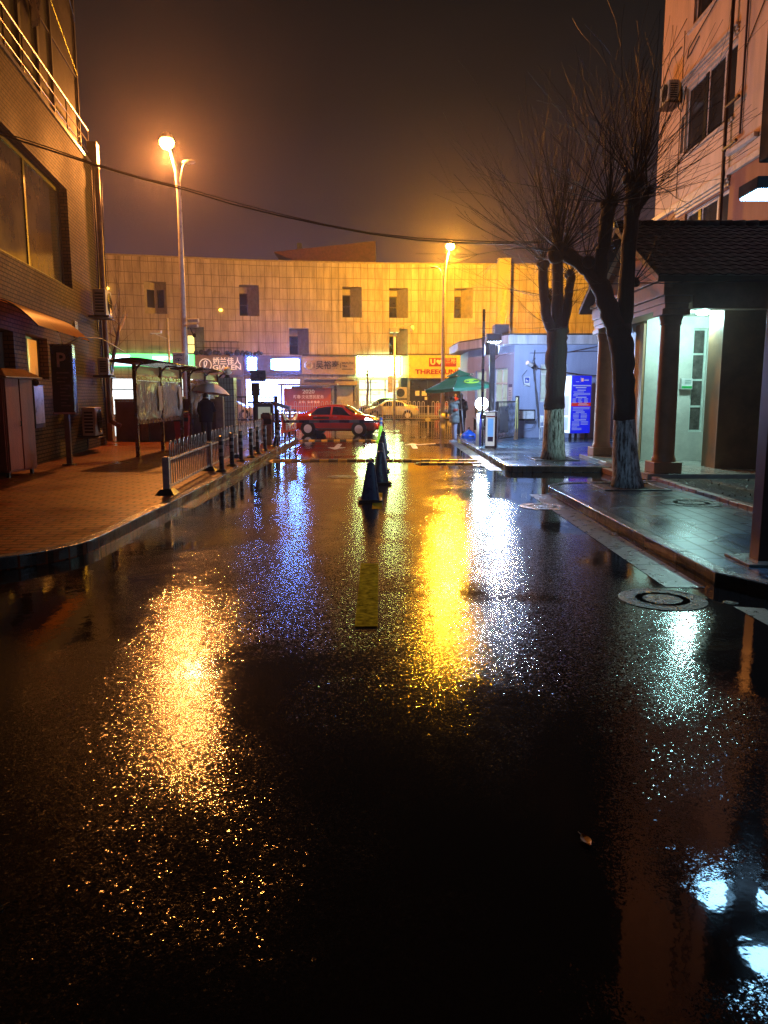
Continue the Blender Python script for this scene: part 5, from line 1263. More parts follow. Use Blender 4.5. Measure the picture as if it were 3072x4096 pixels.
# railing along the left kerb
def hoop_panel(name, label, a, b_, mat, group, z=PAVH, h=.86, sp=.185, post=True, rr=.011, hp=.62, end=False):
    L = math.hypot(b_[0] - a[0], b_[1] - a[1]); rz = math.atan2(b_[1] - a[1], b_[0] - a[0])
    t = thing(name, label, 'railing', (a[0], a[1], z), rz, group)
    m = MB(); n = int((L - .2) / sp); n -= n % 2
    x0 = (L - (n - 1) * sp) / 2
    for k in range(0, n, 2):
        xa, xb = x0 + k * sp - sp * .0, x0 + (k + 1) * sp
        r_ = (xb - xa) / 2; cx_ = (xa + xb) / 2
        m.tube([(xa, 0, .10), (xa, 0, h - r_)] + [(cx_ - r_ * math.cos(math.pi * i / 8), 0, h - r_ + r_ * math.sin(math.pi * i / 8)) for i in range(1, 8)] + [(xb, 0, h - r_), (xb, 0, .10)], rr, 5, cap=False)
    m.build('hoops', mat, t, smooth=True)
    m = MB(); m.box(.05, L - .05, -.018, .018, .09, .13); m.box(.05, L - .05, -.016, .016, hp - .08, hp - .045); m.build('rail', mat, t)
    for x in ([0, L] if end else [0]):
        m = MB(); m.box(x - .055, x + .055, -.055, .055, .0, hp); m.build('post', mat, t, bevel=.008)
        m = MB(); m.hexa([(x - .22, -.16, 0), (x + .22, -.16, 0), (x + .22, .16, 0), (x - .22, .16, 0)], [(x - .12, -.09, .09), (x + .12, -.09, .09), (x + .12, .09, .09), (x - .12, .09, .09)]); m.build('base', rubber, t)
    return t
galv = pm('galvanised_white', (0.66, 0.66, 0.66), 0.25, 0.35, 0.3, 8)
RP = [(-3.62, 12.75), (-3.84, 16.9), (-3.93, 20.4), (-3.98, 23.6), (-4.02, 26.6)]
RLab = ['nearest hooped white railing panel at the kerb with a stout end post', 'second hooped railing panel, behind the first three striped bollards', 'third hooped railing panel, between the bollards and the red bin', 'farthest hooped railing panel, ending at the boom barrier']
for i in range(4): hoop_panel('hoop_railing', RLab[i], RP[i], RP[i + 1], galv, 'hooped railing panels along the left kerb', end=(i == 3))
# bollards
navy = pm('bollard_navy', (0.012, 0.012, 0.035), 0.3); reflect = pm('bollard_band', (0.34, 0.34, 0.38), 0.3)
def bollard(loc, label, lean=None):
    t = thing('bollard', label, 'bollard', loc, 0, 'striped flexible bollards along the left kerb')
    if lean: t.rotation_euler = lean
    m = MB(); m.lathe([(.12, 0), (.12, .02), (.08, .05), (.06, .06)], n=18); m.build('base', rubber, t, smooth=True, auto=40)
    m = MB(); m.lathe([(.052, .06), (.052, .74), (.045, .765), (.02, .775)], n=16); m.build('tube', navy, t, smooth=True, auto=40)
    for z in (.34, .50, .66):
        m = MB(); m.lathe([(.0535, z), (.0535, z + .075)], n=16); m.build('band', reflect, t, smooth=True, auto=40)
    return t
BP = [(-3.5, 16.55), (-3.54, 17.9), (-3.57, 19.2), (-3.52, 20.4), (-3.55, 21.65), (-3.53, 22.85), (-3.52, 24.6)]
BL = ['nearest striped navy bollard on the left kerb', 'second nearest striped navy bollard on the left kerb', 'third striped bollard from the near end of the left kerb row', 'middle striped bollard of the left kerb row', 'third striped bollard from the barrier end of the left kerb', 'upright striped bollard next to the leaning one', 'striped bollard leaning sharply beside the boom barrier']
for i, (x, y) in enumerate(BP): bollard((x, y, PAVH), BL[i], (0, R(16), 0) if i == 6 else None)
# traffic cones
conem = pm('cone_navy', (0.030, 0.060, 0.165), 0.3, 0, 0.3, 6)
def cone(loc, label, sc=1.0, rz=0.0, mat=conem, group='row of dark traffic cones down the middle of the road'):
    t = thing('traffic_cone', label, 'traffic cone', loc, rz, group); t.rotation_euler = (R(1.5 * math.sin(loc[1] * 7)), R(1.8 * math.cos(loc[1] * 5)), rz)
    m = MB(); p = []
    for i in range(4):
        a = 45 + 90 * i; cx_, cy_ = .15 * math.sqrt(2) * math.cos(R(a)) * sc, .15 * math.sqrt(2) * math.sin(R(a)) * sc
        p += arc(cx_, cy_, .05 * sc, a - 45, a + 45, 3)
    m.prism(p, .004, .05 * sc); m.build('base', rubber, t, bevel=.012)
    m = MB(); rows = []
    for z, r_ in ((.05, .155), (.09, .145), (.62, .062), (.645, .055), (.66, .035)):
        rw = []
        for i in range(4):
            a = 45 + 90 * i; k = r_ * .62
            rw += [(k * math.sqrt(2) * math.cos(R(a)) * sc + (r_ - k) * math.cos(R(b2)) * sc, k * math.sqrt(2) * math.sin(R(a)) * sc + (r_ - k) * math.sin(R(b2)) * sc, z * sc) for b2 in (a - 40, a, a + 40)]
        rows.append(rw)
    m.grid(rows, close=True); m.face(rows[-1]); m.build('cone', mat, t, smooth=True, auto=50)
    m = MB(); n = 14; m.tube([(.034 * math.cos(2 * math.pi * k / n) * sc, 0, (.692 + .034 * math.sin(2 * math.pi * k / n)) * sc) for k in range(n + 1)], .011 * sc, 6, cap=False); m.build('ring', mat, t, smooth=True)
    return t
CL = ['nearest dark traffic cone standing at the end of the cone row', 'second dark traffic cone, just behind the nearest one', 'third dark traffic cone, before the speed bump', 'fourth dark traffic cone, just beyond the long speed bump', 'fifth dark traffic cone in front of the lime marker']
for (x, y, s_, rz), l in zip(((-.23, 12.78, 1.0, .05), (-.07, 15.4, 1.0, .2), (-.07, 18.0, 1.02, -.1), (-.05, 21.6, 1.0, .15), (-.03, 24.1, 1.0, 0)), CL): cone((x, y, 0), l, s_, rz)
t = thing('lime_marker', 'bright lime marker post with blue and white bands before the red car', 'marker post', (-.12, 29.8, 0))
m = MB(); m.lathe([(.20, .0), (.20, .03), (.14, .06), (.085, .42), (.065, .60)], n=18); m.build('cone', em('lime_added_glow', (0.35, 1.0, 0.05), .55, (0.3, 0.8, 0.05)), t, smooth=True, auto=40)  # glow added to the lime colour, imitating light thrown back by reflective sheeting
for k, (za, zb, mm) in enumerate(((.601, .68, whitep), (.681, .76, pm('band_blue', (0.05, 0.2, 0.6), 0.3)), (.761, .83, whitep), (.831, .92, MATS['band_blue']))):
    m = MB(); m.lathe([(.06, za), (.058, zb)], n=16); m.build('band', mm, t, smooth=True, auto=40)

# ================================================================== FAR SIDE OF THE ROAD
gold = pm('cream_railing', (0.62, 0.55, 0.42), 0.35, 0, 0.2, 6)
for k in range(9):
    x = -20.4 + k * 3.38
    hoop_panel('median_railing', 'cream hooped railing panel of the long fence along the far road', (x, 57.2 - .0 * k), (x + 3.36, 57.2), gold, 'cream hooped railing panels along the far road', z=0, h=1.34, sp=.165, rr=.022, hp=1.05)
for k, x in enumerate((9.9,)): pass
# bus stop with red poster
t = thing('bus_shelter', 'bus shelter carrying a red poster dated 2020', 'bus shelter', (-5.95, 60.9, PAVH))
m = MB(); m.box(-2.3, 2.35, -.7, .9, 2.42, 2.56); m.build('roof', pm('shelter_grey', (0.22, 0.19, 0.17), 0.35), t, bevel=.02)
for x in (-2.05, 1.95):
    m = MB(); m.box(x - .07, x + .07, -.1, .1, 0, 2.418); m.build('post', greyp, t)
m = MB(); m.box(-1.9, 1.8, -.08, .05, .35, 2.22); pf_ = m.build('poster_case', pm('poster_red', (0.62, 0.13, 0.05), 0.35, 0, 0.18, 1.5), t, bevel=.02)
pcm = em('poster_cream', (1.0, 0.62, 0.3), .35, (0.8, 0.6, 0.4))
text('lettering', '2020', .42, pcm, t, (.05, -.09, 1.93), (R(90), 0, 0), .003, .95, .008)
text('lettering', '新春·文化惠民服务', .30, pcm, t, (.05, -.09, 1.52), (R(90), 0, 0), .003, 2.4, .006)
m = MB()
for k in range(6): m.lathe([(.10, -.006), (.10, 0)], (-.62 + k * .26 + (.14 if k > 1 else 0), -.085, 1.14), 14, M=Matrix.Rotation(R(90), 4, 'X'))
m.build('poster_dots', pcm, t)
m = MB(); m.box(-1.2, 1.2, -.7, -.66, 2.2, 2.38); m.build('fascia', pm('fascia_dark', (0.05, 0.05, 0.06), 0.3), t)
m = MB(); m.box(-1.7, 1.7, -.45, -.15, .42, .48); m.tube([(-1.4, -.3, 0), (-1.4, -.3, .42)], .04, 6); m.tube([(1.4, -.3, 0), (1.4, -.3, .42)], .04, 6); m.build('bench', steel, t)

# ================================================================== CARS
ST = [(-2.15, .36, .62, .86, .62, .52), (-2.08, .27, .78, 1.00, .74, .62), (-1.78, .23, .88, 1.06, .82, .66), (-1.42, .21, .92, 1.12, .85, .66), (-.85, .20, .93, 1.38, .86, .58), (-.2, .20, .93, 1.47, .86, .57), (.4, .20, .92, 1.43, .86, .565), (.95, .20, .90, 1.12, .855, .62), (1.15, .20, .89, 1.00, .85, .66), (1.6, .21, .82, .92, .83, .62), (1.95, .24, .72, .79, .76, .58), (2.1, .28, .62, .69, .66, .52), (2.16, .36, .54, .60, .56, .46)]
def car_par(x):
    for i in range(len(ST) - 1):
        if x <= ST[i + 1][0] or i == len(ST) - 2:
            x0, x1 = ST[i][0], ST[i + 1][0]; q = max(0, min(1, (x - x0) / (x1 - x0)))
            def tan(k, c):
                a = ST[max(0, k - 1)]; b_ = ST[min(len(ST) - 1, k + 1)]; return (b_[c] - a[c]) / (b_[0] - a[0])
            h = x1 - x0; out = []
            for c in range(1, 6):
                p0, p1 = ST[i][c], ST[i + 1][c]; m0, m1 = tan(i, c) * h * .8, tan(i + 1, c) * h * .8
                out.append((2 * q ** 3 - 3 * q * q + 1) * p0 + (q ** 3 - 2 * q * q + q) * m0 + (-2 * q ** 3 + 3 * q * q) * p1 + (q ** 3 - q * q) * m1)
            return out
def car_sec(x):
    zb, zs, zt, w_, wt = car_par(x)
    return [(0, zb), (w_ * .82, zb), (w_ * .955, zb + .10), (w_ * .99, (zb + zs) * .5), (w_ * .985, zs * .86), (w_ * .955, zs), (wt, zt - .055), (wt * .9, zt - .02), (wt * .55, zt), (0, zt + .012)]
def car_pt(x, t, side=1, off=0.0):
    s_ = car_sec(x); k = min(len(s_) - 2, int(t)); q = t - k
    y = s_[k][0] + (s_[k + 1][0] - s_[k][0]) * q; z = s_[k][1] + (s_[k + 1][1] - s_[k][1]) * q
    dy, dz = s_[k + 1][0] - s_[k][0], s_[k + 1][1] - s_[k][1]; L = math.hypot(dy, dz) or 1
    return Vector((x, side * (y + dz / L * off), z - dy / L * off))
def car(label, loc, rz, paint, group=None, sc=1.0, lights=False, tail=True):
    t = thing('car', label, 'car', loc, rz, group); t.scale = (sc, sc, sc)
    ORG[t] = Matrix.Translation(loc) @ Matrix.Rotation(rz, 4, 'Z')
    m = MB(); rows = []; n = 60
    for i in range(n + 1):
        x = -2.15 + 4.31 * i / n; s_ = car_sec(x)
        rows.append([(x, y, z) for y, z in s_] + [(x, -y, z) for y, z in s_[-2:0:-1]])
    m.grid(rows, close=True); m.face(rows[0]); m.face(rows[-1]); m.build('body', paint, t, smooth=True, auto=32)
    gls = pm('car_glass', (0.010, 0.011, 0.013), 0.05, 0, 0.2)
    def side_glass(b0, b1, t0, t1, sd):
        g = MB(); rr = []
        for j in range(7):
            q = j / 6; xa = b0 + (t0 - b0) * q ** .85; xb = b1 + (t1 - b1) * q ** .85
            rr.append([car_pt(xa + (xb - xa) * i / 12, 5.10 + .78 * q, sd, .007) for i in range(13)])
        g.grid(rr); g.build('side_window', gls, t, smooth=True)
    for sd in (-1, 1):
        side_glass(-1.30, -.16, -.88, -.16, sd); side_glass(-.06, 1.0, -.06, .42, sd)
    def end_glass(xa, xb, nm):
        g = MB(); rr = []
        for i in range(9):
            x = xa + (xb - xa) * i / 8
            rr.append([car_pt(x, 6.2 + 2.8 * j / 8, 1, .007) for j in range(9)] + [car_pt(x, 9 - 2.8 * j / 8, -1, .007) for j in range(1, 9)])
        g.grid(rr); g.build(nm, gls, t, smooth=True)
    end_glass(.52, 1.08, 'windscreen'); end_glass(-1.36, -.92, 'rear_window')
    for x in (-1.28, 1.30):
        for sd in (-1, 1):
            M = Matrix.Translation((x, sd * .74, .305)) @ Matrix.Rotation(R(-90 * sd), 4, 'X')
            a = MB(); a.lathe([(.375, -.2), (.375, .118), (.355, .119)], n=26, M=Matrix.Translation((x, sd * .74, .325)) @ Matrix.Rotation(R(-90 * sd), 4, 'X')); a.build('wheel_arch', rubber, t, smooth=True, auto=40)
            w_ = MB(); w_.lathe([(.20, -.09), (.28, -.09), (.305, -.06), (.305, .09), (.285, .12), (.20, .125)], n=26, M=M); wo_ = w_.build('wheel', rubber, t, smooth=True, auto=40)
            rm = MB(); rm.lathe([(.205, .126), (.205, .10), (.185, .10), (.175, .128)], n=26, M=M)
            rm.lathe([(.06, .10), (.06, .132), (.03, .137), (.005, .137)], n=16, M=M)
            for k in range(7):
                an = 2 * math.pi * k / 7; c_, s_ = math.cos(an), math.sin(an)
                q = [(.045, -.032), (.185, -.038), (.185, .038), (.045, .032)]
                P_ = lambda u, v, h: M @ Vector((u * c_ - v * s_, u * s_ + v * c_, h))
                rm.hexa([P_(u, v, .105) for u, v in q], [P_(u, v, .131) for u, v in q])
            rm.build('rim', pm('alloy_rim', (0.80, 0.80, 0.82), 0.3, 0.0, 0.1), wo_)
            hb = MB(); hb.lathe([(.195, .099), (.01, .099)], n=20, M=M); hb.build('brake_disc', pm('brake_dark', (0.05, 0.05, 0.05), 0.4), wo_)
    dk = MB()
    for sd in (-1, 1):
        for x in (1.03, -.11, -1.05):
            for k in range(8):
                p = [car_pt(x - .006, 2.2 + 2.9 * k / 8, sd, .003), car_pt(x + .006, 2.2 + 2.9 * k / 8, sd, .003), car_pt(x + .006, 2.2 + 2.9 * (k + 1) / 8, sd, .003), car_pt(x - .006, 2.2 + 2.9 * (k + 1) / 8, sd, .003)]
                dk.face(p)
    dk.build('door_gap', rubber, t)
    for sd in (-1, 1):
        for x in (.02, -.98):
            p = car_pt(x, 4.55, sd, .012); h_ = MB(); h_.tube([p, p + Vector((.09, sd * .012, .006)), p + Vector((.18, 0, .01))], .014, 6); h_.build('door_handle', steel, t, smooth=True)
        p = car_pt(.92, 5.25, sd, .02); h_ = MB(); h_.hexa([p + Vector(q) for q in ((0, 0, 0), (.08, 0, 0), (.08, sd * .19, .02), (0, sd * .19, .02))], [p + Vector(q) for q in ((0, 0, .06), (.10, 0, .06), (.12, sd * .19, .14), (.02, sd * .19, .14))]); h_.build('wing_mirror', paint, t, bevel=.02)
        g = MB(); rr = [[car_pt(x, tt, sd, .006) for x in (1.60, 1.72, 1.84, 1.96, 2.04)] for tt in (4.35, 4.8, 5.2, 5.7)]
        g.grid(rr); g.build('headlight', em('headlight_on', (0.95, 0.92, 1.0), 22.0) if lights else pm('headlight_off', (0.55, 0.55, 0.55), 0.08), t, smooth=True)
        g = MB(); rr = [[car_pt(x, tt, sd, .006) for x in (-2.12, -2.04, -1.94, -1.84)] for tt in (4.3, 4.8, 5.3)]
        g.grid(rr); g.build('tail_light', em('tail_red', (1.0, 0.10, 0.03), .9, (0.5, 0.03, 0.02)) if tail else pm('tail_off', (0.3, 0.03, 0.02), 0.15), t, smooth=True)
    g = MB(); rr = [[car_pt(x, 3.0 + k * .4, sd2, .006) for x in (2.06, 2.12, 2.155)] for k in range(3) for sd2 in (1,)]
    g.grid(rr); g.box(2.10, 2.162, -.38, .38, .36, .46); g.build('grille', rubber, t)
    g = MB()
    for sd in (-1, 1):
        P0 = [car_pt(-1.15 + 2.2 * k / 10, 2.05, sd, .012) for k in range(11)]; g.tube(P0, .018, 5)
    g.build('sill', rubber, t)
    return t
def carpaint(name, col, rough=.16):
    m_ = pm(name, col, rough, 0.0, 0.10, 2)
    b_ = m_.node_tree.nodes['Principled BSDF']; b_.inputs['Coat Weight'].default_value = .8; b_.inputs['Coat Roughness'].default_value = .05
    return m_
rc = car('red saloon car with its headlight on, crossing behind the lowered boom', (-2.08, 35.35, 0), R(-15), carpaint('car_red', (0.42, 0.026, 0.007)), None, .93, lights=True)
point_light('headlight_light', (2.5, -.55, .72), (1.0, .9, .85), 18.0, rc, .1)
# dark plate on the rear door
m = MB(); rr = [[car_pt(x, tt, -1, .005) for x in (-1.02, -.75, -.5, -.18)] for tt in (3.9, 4.3, 4.7)]; m.grid(rr); m.build('door_plate', rubber, rc)
car('silver white saloon car parked behind the cream railing', (.55, 59.6, 0), R(180), carpaint('car_white', (0.62, 0.60, 0.56)), 'cars parked behind the far railing', .97)
car('dark green car mostly hidden behind the silver white saloon', (.15, 62.6, PAVH), R(180), carpaint('car_green', (0.03, 0.08, 0.045)), 'cars parked behind the far railing', 1.0)
car('dark grey car at the right behind the cream railing', (6.3, 59.6, 0), R(180), carpaint('car_grey', (0.10, 0.095, 0.09)), 'cars parked behind the far railing', 1.0)
car('white car at far left, seen through the iron gate', (-11.9, 59.4, 0), R(0), carpaint('car_cream', (0.65, 0.62, 0.58)), 'cars parked behind the far railing', 1.05)

# ================================================================== PEOPLE
def figure(label, loc, rz, J, Rd, cloth, seed=0):
    """one continuous skinned body; J joints, Rd radii, edges fixed; clothing and hair are children"""
    t = thing('person', label, 'person', loc, rz)
    E_ = [('pel', 'chest'), ('chest', 'neck'), ('neck', 'head0'), ('head0', 'head1')]
    for s_ in 'lr': E_ += [('pel', 'hip' + s_), ('hip' + s_, 'knee' + s_), ('knee' + s_, 'ank' + s_), ('ank' + s_, 'toe' + s_), ('chest', 'sh' + s_), ('sh' + s_, 'elb' + s_), ('elb' + s_, 'wri' + s_), ('wri' + s_, 'palm' + s_)]
    names = list(J); E2 = list(E_)
    for s_ in 'lr':      # five separate fingers from the palm
        w_, p_ = Vector(J['wri' + s_]), Vector(J['palm' + s_]); d = (p_ - w_).normalized(); sd = d.cross(Vector((0, 0, 1))).normalized(); cu = Vector(J.get('curl' + s_, (0, -.3, -.6)))
        for k in range(5):
            o_ = (k - 1.5) * .019; ln = (.055, .068, .072, .064, .045)[k] if k < 4 else .05
            if k == 4: a_ = w_.lerp(p_, .45) + sd * -.035; b2 = a_ + (d * .6 - sd * .5 + cu * .3).normalized() * .05
            else: a_ = p_ + sd * o_ + d * .022; b2 = a_ + (d + cu * .5).normalized() * ln * .6
            c2 = b2 + (d * .4 + cu).normalized() * ln * .5
            for nm, q in ((f'f{s_}{k}a', a_), (f'f{s_}{k}b', b2), (f'f{s_}{k}c', c2)): J[nm] = tuple(q); Rd[nm] = .009 - .001 * (nm[-1] == 'c')
            E2 += [('palm' + s_ if k < 4 else 'wri' + s_, f'f{s_}{k}a'), (f'f{s_}{k}a', f'f{s_}{k}b'), (f'f{s_}{k}b', f'f{s_}{k}c')]
    names = [n_ for n_ in J if not n_.startswith('curl')]; idx = {n_: i for i, n_ in enumerate(names)}
    me = bpy.data.meshes.new('body'); me.from_pydata([J[n_] for n_ in names], [(idx[a], idx[c]) for a, c in E2], [])
    o = bpy.data.objects.new('body', me); COL.objects.link(o); o.parent = t; ORG[o] = ORG[t]
    me.materials.append(cloth['skin'])
    sk = o.modifiers.new('skin', 'SKIN'); sk.use_smooth_shade = True
    for i, n_ in enumerate(names):
        r_ = Rd[n_]; me.skin_vertices[0].data[i].radius = (r_, r_) if not isinstance(r_, tuple) else r_
    me.skin_vertices[0].data[idx['pel']].use_root = True
    sb = o.modifiers.new('sub', 'SUBSURF'); sb.levels = 1; sb.render_levels = 1
    return t
def base_joints(h=1.68, lean=0.0):
    J = {'pel': (0, 0, .92), 'chest': (0, -.01 - lean * .4, 1.28), 'neck': (0, -.02 - lean, 1.44), 'head0': (0, -.035 - lean, 1.52), 'head1': (0, -.04 - lean, 1.60)}
    Rd = {'pel': .13, 'chest': (.17, .12), 'neck': .055, 'head0': .085, 'head1': .085}
    for s_, k in (('l', 1), ('r', -1)):
        J.update({'hip' + s_: (k * .095, 0, .86), 'knee' + s_: (k * .10, -.015, .48), 'ank' + s_: (k * .10, .01, .09), 'toe' + s_: (k * .115, -.15, .045)})
        Rd.update({'hip' + s_: .088, 'knee' + s_: .062, 'ank' + s_: .042, 'toe' + s_: .035, 'sh' + s_: .062, 'elb' + s_: .046, 'wri' + s_: .030, 'palm' + s_: (.040, .018)})
    return J, Rd
def coat(t, J, mat, z0, puff=0.0, w0=.22, name='coat', lean=0.0):
    m = MB(); rows = []; n = 30
    for i in range(n + 1):
        q = i / n; z = z0 + (1.50 - z0) * q
        wx = w0 * (1.02 - .08 * q) * (1 if q < .8 else math.sqrt(max(.0, 1 - ((q - .8) / .2) ** 2)) * .72 + .28); wy = wx * .74
        if puff: pq = 1 + puff * abs(math.sin(q * math.pi * 5.5)); wx *= pq; wy *= pq
        cy_ = -.01 - lean * max(0, (z - .9) / .55)
        rows.append([(wx * math.cos(a), cy_ + wy * math.sin(a), z) for a in [2 * math.pi * k / 24 for k in range(24)]])
    m.grid(rows, close=True); m.face(rows[0])
    for s_ in 'lr':
        A = [Vector(J[k + s_]) for k in ('sh', 'elb', 'wri')]; pts = []; rd = []
        for i in range(9):
            q = i / 8; pts.append(A[0].lerp(A[1], q)); rd.append(.085 - .012 * q + puff * .12 * abs(math.sin(q * 8)))
        for i in range(1, 9):
            q = i / 8; pts.append(A[1].lerp(A[2], q * .94)); rd.append(.073 - .018 * q + puff * .10 * abs(math.sin(q * 8 + 1)))
        m.tube([A[0] + (A[0] - A[1]) * .06] + pts, [.06] + rd, 12)
    return m.build(name, mat, t, smooth=True)
def trousers(t, J, mat, wd=1.0):
    m = MB()
    for s_ in 'lr':
        h, k, a = Vector(J['hip' + s_]), Vector(J['knee' + s_]), Vector(J['ank' + s_])
        m.tube([h + Vector((0, 0, .06)), h, h.lerp(k, .5), k, k.lerp(a, .45), a + Vector((0, 0, .03)), a], [.10 * wd, .105 * wd, .092 * wd, .080 * wd, .076 * wd, .068 * wd, .066 * wd], 12)
    m.ball((0, 0, .90), .155, 14, 8, 1.05, .85, .75)
    return m.build('trousers', mat, t, smooth=True)
def shoes(t, J, mat):
    for s_ in 'lr':
        a = Vector(J['ank' + s_]); tt = Vector(J['toe' + s_]); d = (tt - a); d.z = 0; d.normalize(); s2 = d.cross(Vector((0, 0, 1)))
        m = MB(); rows = []
        for u, w_, h in ((-.075, .028, .06), (-.05, .042, .10), (.02, .046, .105), (.09, .05, .075), (.15, .046, .06), (.19, .026, .045)):
            c_ = a + d * u; rows.append([(c_.x + s2.x * w_ * x, c_.y + s2.y * w_ * x, .004 + h * z) for x, z in ((-1, 0), (1, 0), (1, .55), (.6, 1), (-.6, 1), (-1, .55))])
        m.grid(rows, close=True); m.face(rows[0]); m.face(rows[-1]); m.build('shoe', mat, t, smooth=True, auto=45)
def head(t, c, mat_skin, hair, tilt=0.0, mask=None, hood=None, hairlen=.3):
    c = Vector(c); M = Matrix.Translation(c) @ Matrix.Rotation(tilt, 4, 'X')
    m = MB(); rows = []
    for i in range(15):
        a = math.pi * i / 14; z = -math.cos(a) * .118; r_ = math.sin(a)
        jaw = 1 - .22 * max(0, -z / .118) ** 1.3
        rows.append([M @ Vector((r_ * .078 * jaw * math.cos(b_), r_ * .098 * math.sin(b_) * (1 if math.sin(b_) > 0 else jaw * .97) - .006, z)) for b_ in [2 * math.pi * k / 20 for k in range(20)]])
    m.grid(rows, close=True)
    m.hexa([M @ Vector(p) for p in ((-.010, -.094, .018), (.010, -.094, .018), (.010, -.07, .018), (-.010, -.07, .018))], [M @ Vector(p) for p in ((-.016, -.118, -.022), (.016, -.118, -.022), (.016, -.08, -.026), (-.016, -.08, -.026))])
    for s_ in (-1, 1): m.tube([M @ Vector((s_ * .078, .008, .022)), M @ Vector((s_ * .090, .014, .004)), M @ Vector((s_ * .079, .006, -.026))], .011, 6)
    m.build('face', mat_skin, t, smooth=True)
    m = MB()
    for s_ in (-1, 1): m.ball(M @ Vector((s_ * .031, -.088, .012)), .0115, 8, 5)
    m.build('eyes', pm('eye_dark', (0.02, 0.015, 0.012), 0.2), t, smooth=True)
    m = MB(); m.tube([M @ Vector((-.024, -.088, -.056)), M @ Vector((0, -.094, -.054)), M @ Vector((.024, -.088, -.056))], .006, 5); m.build('mouth', pm('lip', (0.35, 0.13, 0.10), 0.4), t)
    m = MB(); rows = []
    for i in range(10):
        a = math.pi * (.0 + .62 * i / 9)
        rows.append([M @ Vector((math.sin(a) * .088 * math.cos(b_), math.sin(a) * (.110 if math.sin(b_) > 0 else .100) * math.sin(b_) + .004, max(math.cos(a) * .130, -.12 if math.sin(b_) > .1 else .035 if math.sin(b_) < -.3 else -.03))) for b_ in [2 * math.pi * k / 20 for k in range(20)]])
    m.grid(rows, close=True); m.build('hair', hair, t, smooth=True)
    if mask:
        m = MB(); m.grid([[M @ Vector((.066 * math.sin(b_), -.006 - .104 * math.cos(b_) * k2, z)) for b_ in [R(-75 + 15 * k) for k in range(11)]] for z, k2 in ((.0, 1.0), (-.03, 1.08), (-.06, 1.06), (-.085, .93))]); m.build('face_mask', mask, t, smooth=True)
skin = pm('skin', (0.50, 0.32, 0.23), 0.5, 0, 0.12, 5)
hairm = pm('black_hair', (0.012, 0.010, 0.009), 0.45)
darkc = pm('dark_cloth', (0.004, 0.004, 0.005), 0.85, 0, 0.4, 8, spec=0.1)
# person under the umbrella, seen from behind
J, Rd = base_joints()
J.update({'shl': (.17, -.01, 1.38), 'elbl': (.235, .02, 1.12), 'wril': (.21, -.16, .98), 'palml': (.205, -.23, .97), 'shr': (-.17, -.01, 1.38), 'elbr': (-.27, -.04, 1.12), 'wrir': (-.24, -.25, 1.20), 'palmr': (-.235, -.31, 1.24), 'curlr': (0, .3, .9), 'curll': (0, -.3, -.6)})
J = {k: tuple(v) for k, v in J.items()}
t = figure('person in a dark coat standing with back turned under an umbrella', (-6.14, 26.75, PAVH), R(188), J, Rd, {'skin': skin})
coat(t, J, darkc, .72, 0.0, .235); trousers(t, J, pm('dark_trousers', (0.005, 0.005, 0.006), 0.8)); shoes(t, J, rubber); head(t, (0, -.045, 1.60), skin, hairm, R(8))
m = MB(); m.lathe([(.10, 1.42), (.115, 1.47), (.105, 1.53), (.09, 1.54)], (0, -.02, 0), 16, 1, .9); m.build('collar', darkc, t, smooth=True)
# the umbrella
um = thing('umbrella', 'pale grey umbrella held over the person in a dark coat', 'umbrella', (-6.10, 27.0, 1.27)); um.rotation_euler = (R(-4), R(5), 0)
M_ = Matrix.Translation((-6.10, 27.0, 1.27)); ORG[um] = M_
m = MB(); rows = []; nr = 8
def ucan(q, a, off=0.0):
    seg = (a % (math.pi / 4)) / (math.pi / 4); dip = .055 * (1 - abs(2 * seg - 1)) * q * q * 1.0
    r_ = .70 * q * (1 - .10 * (1 - abs(2 * seg - 1)) * q); return (r_ * math.cos(a), r_ * math.sin(a), .92 - .36 * q ** 2.1 + dip * .4 + off)
for i in range(12):
    q = .02 + .98 * i / 11; rows.append([ucan(q, 2 * math.pi * k / 48) for k in range(48)])
m.grid(rows, close=True); uo_ = m.build('canopy', pm('umbrella_grey', (0.62, 0.60, 0.60), 0.35, 0, 0.12, 4, trans=0.0), um, smooth=True, auto=60)
m = MB(); m.tube([(0, 0, .12), (0, 0, .98)], .008, 6); m.build('shaft', steel, um)
m = MB(); m.tube([(0, 0, .14), (0, 0, .02), (0, -.03, -.04), (0, -.07, -.03)], .014, 8); m.build('handle', rubber, um, smooth=True)
for k in range(8):
    a = math.pi / 4 * k; m = MB(); m.tube([ucan(.02 + .98 * i / 6, a, -.012) for i in range(7)], .004, 4); m.build('rib', steel, um)
# warden in a padded coat looking at a phone
J, Rd = base_joints(lean=.05)
J.update({'shl': (.18, -.05, 1.36), 'elbl': (.24, .0, 1.10), 'wril': (.17, -.20, .98), 'palml': (.15, -.27, .97), 'shr': (-.18, -.05, 1.36), 'elbr': (-.25, -.05, 1.10), 'wrir': (-.13, -.27, 1.14), 'palmr': (-.08, -.34, 1.17), 'curlr': (.3, -.2, .5), 'curll': (0, -.3, -.6)})
t = figure('masked warden in a grey green padded coat looking down at a phone', (2.70, 29.6, 0), R(-80), J, Rd, {'skin': skin})
padm = pm('padded_coat', (0.20, 0.24, 0.21), 0.5, 0, 0.2, 6)
coat(t, J, padm, .74, .05, .25, 'padded_coat', .05)
trousers(t, J, pm('pale_trousers', (0.42, 0.42, 0.52), 0.6)); shoes(t, J, pm('pale_shoe', (0.35, 0.35, 0.36), 0.5))
head(t, (0, -.11, 1.59), skin, hairm, R(28), whitep)
random.seed(8); m = MB()
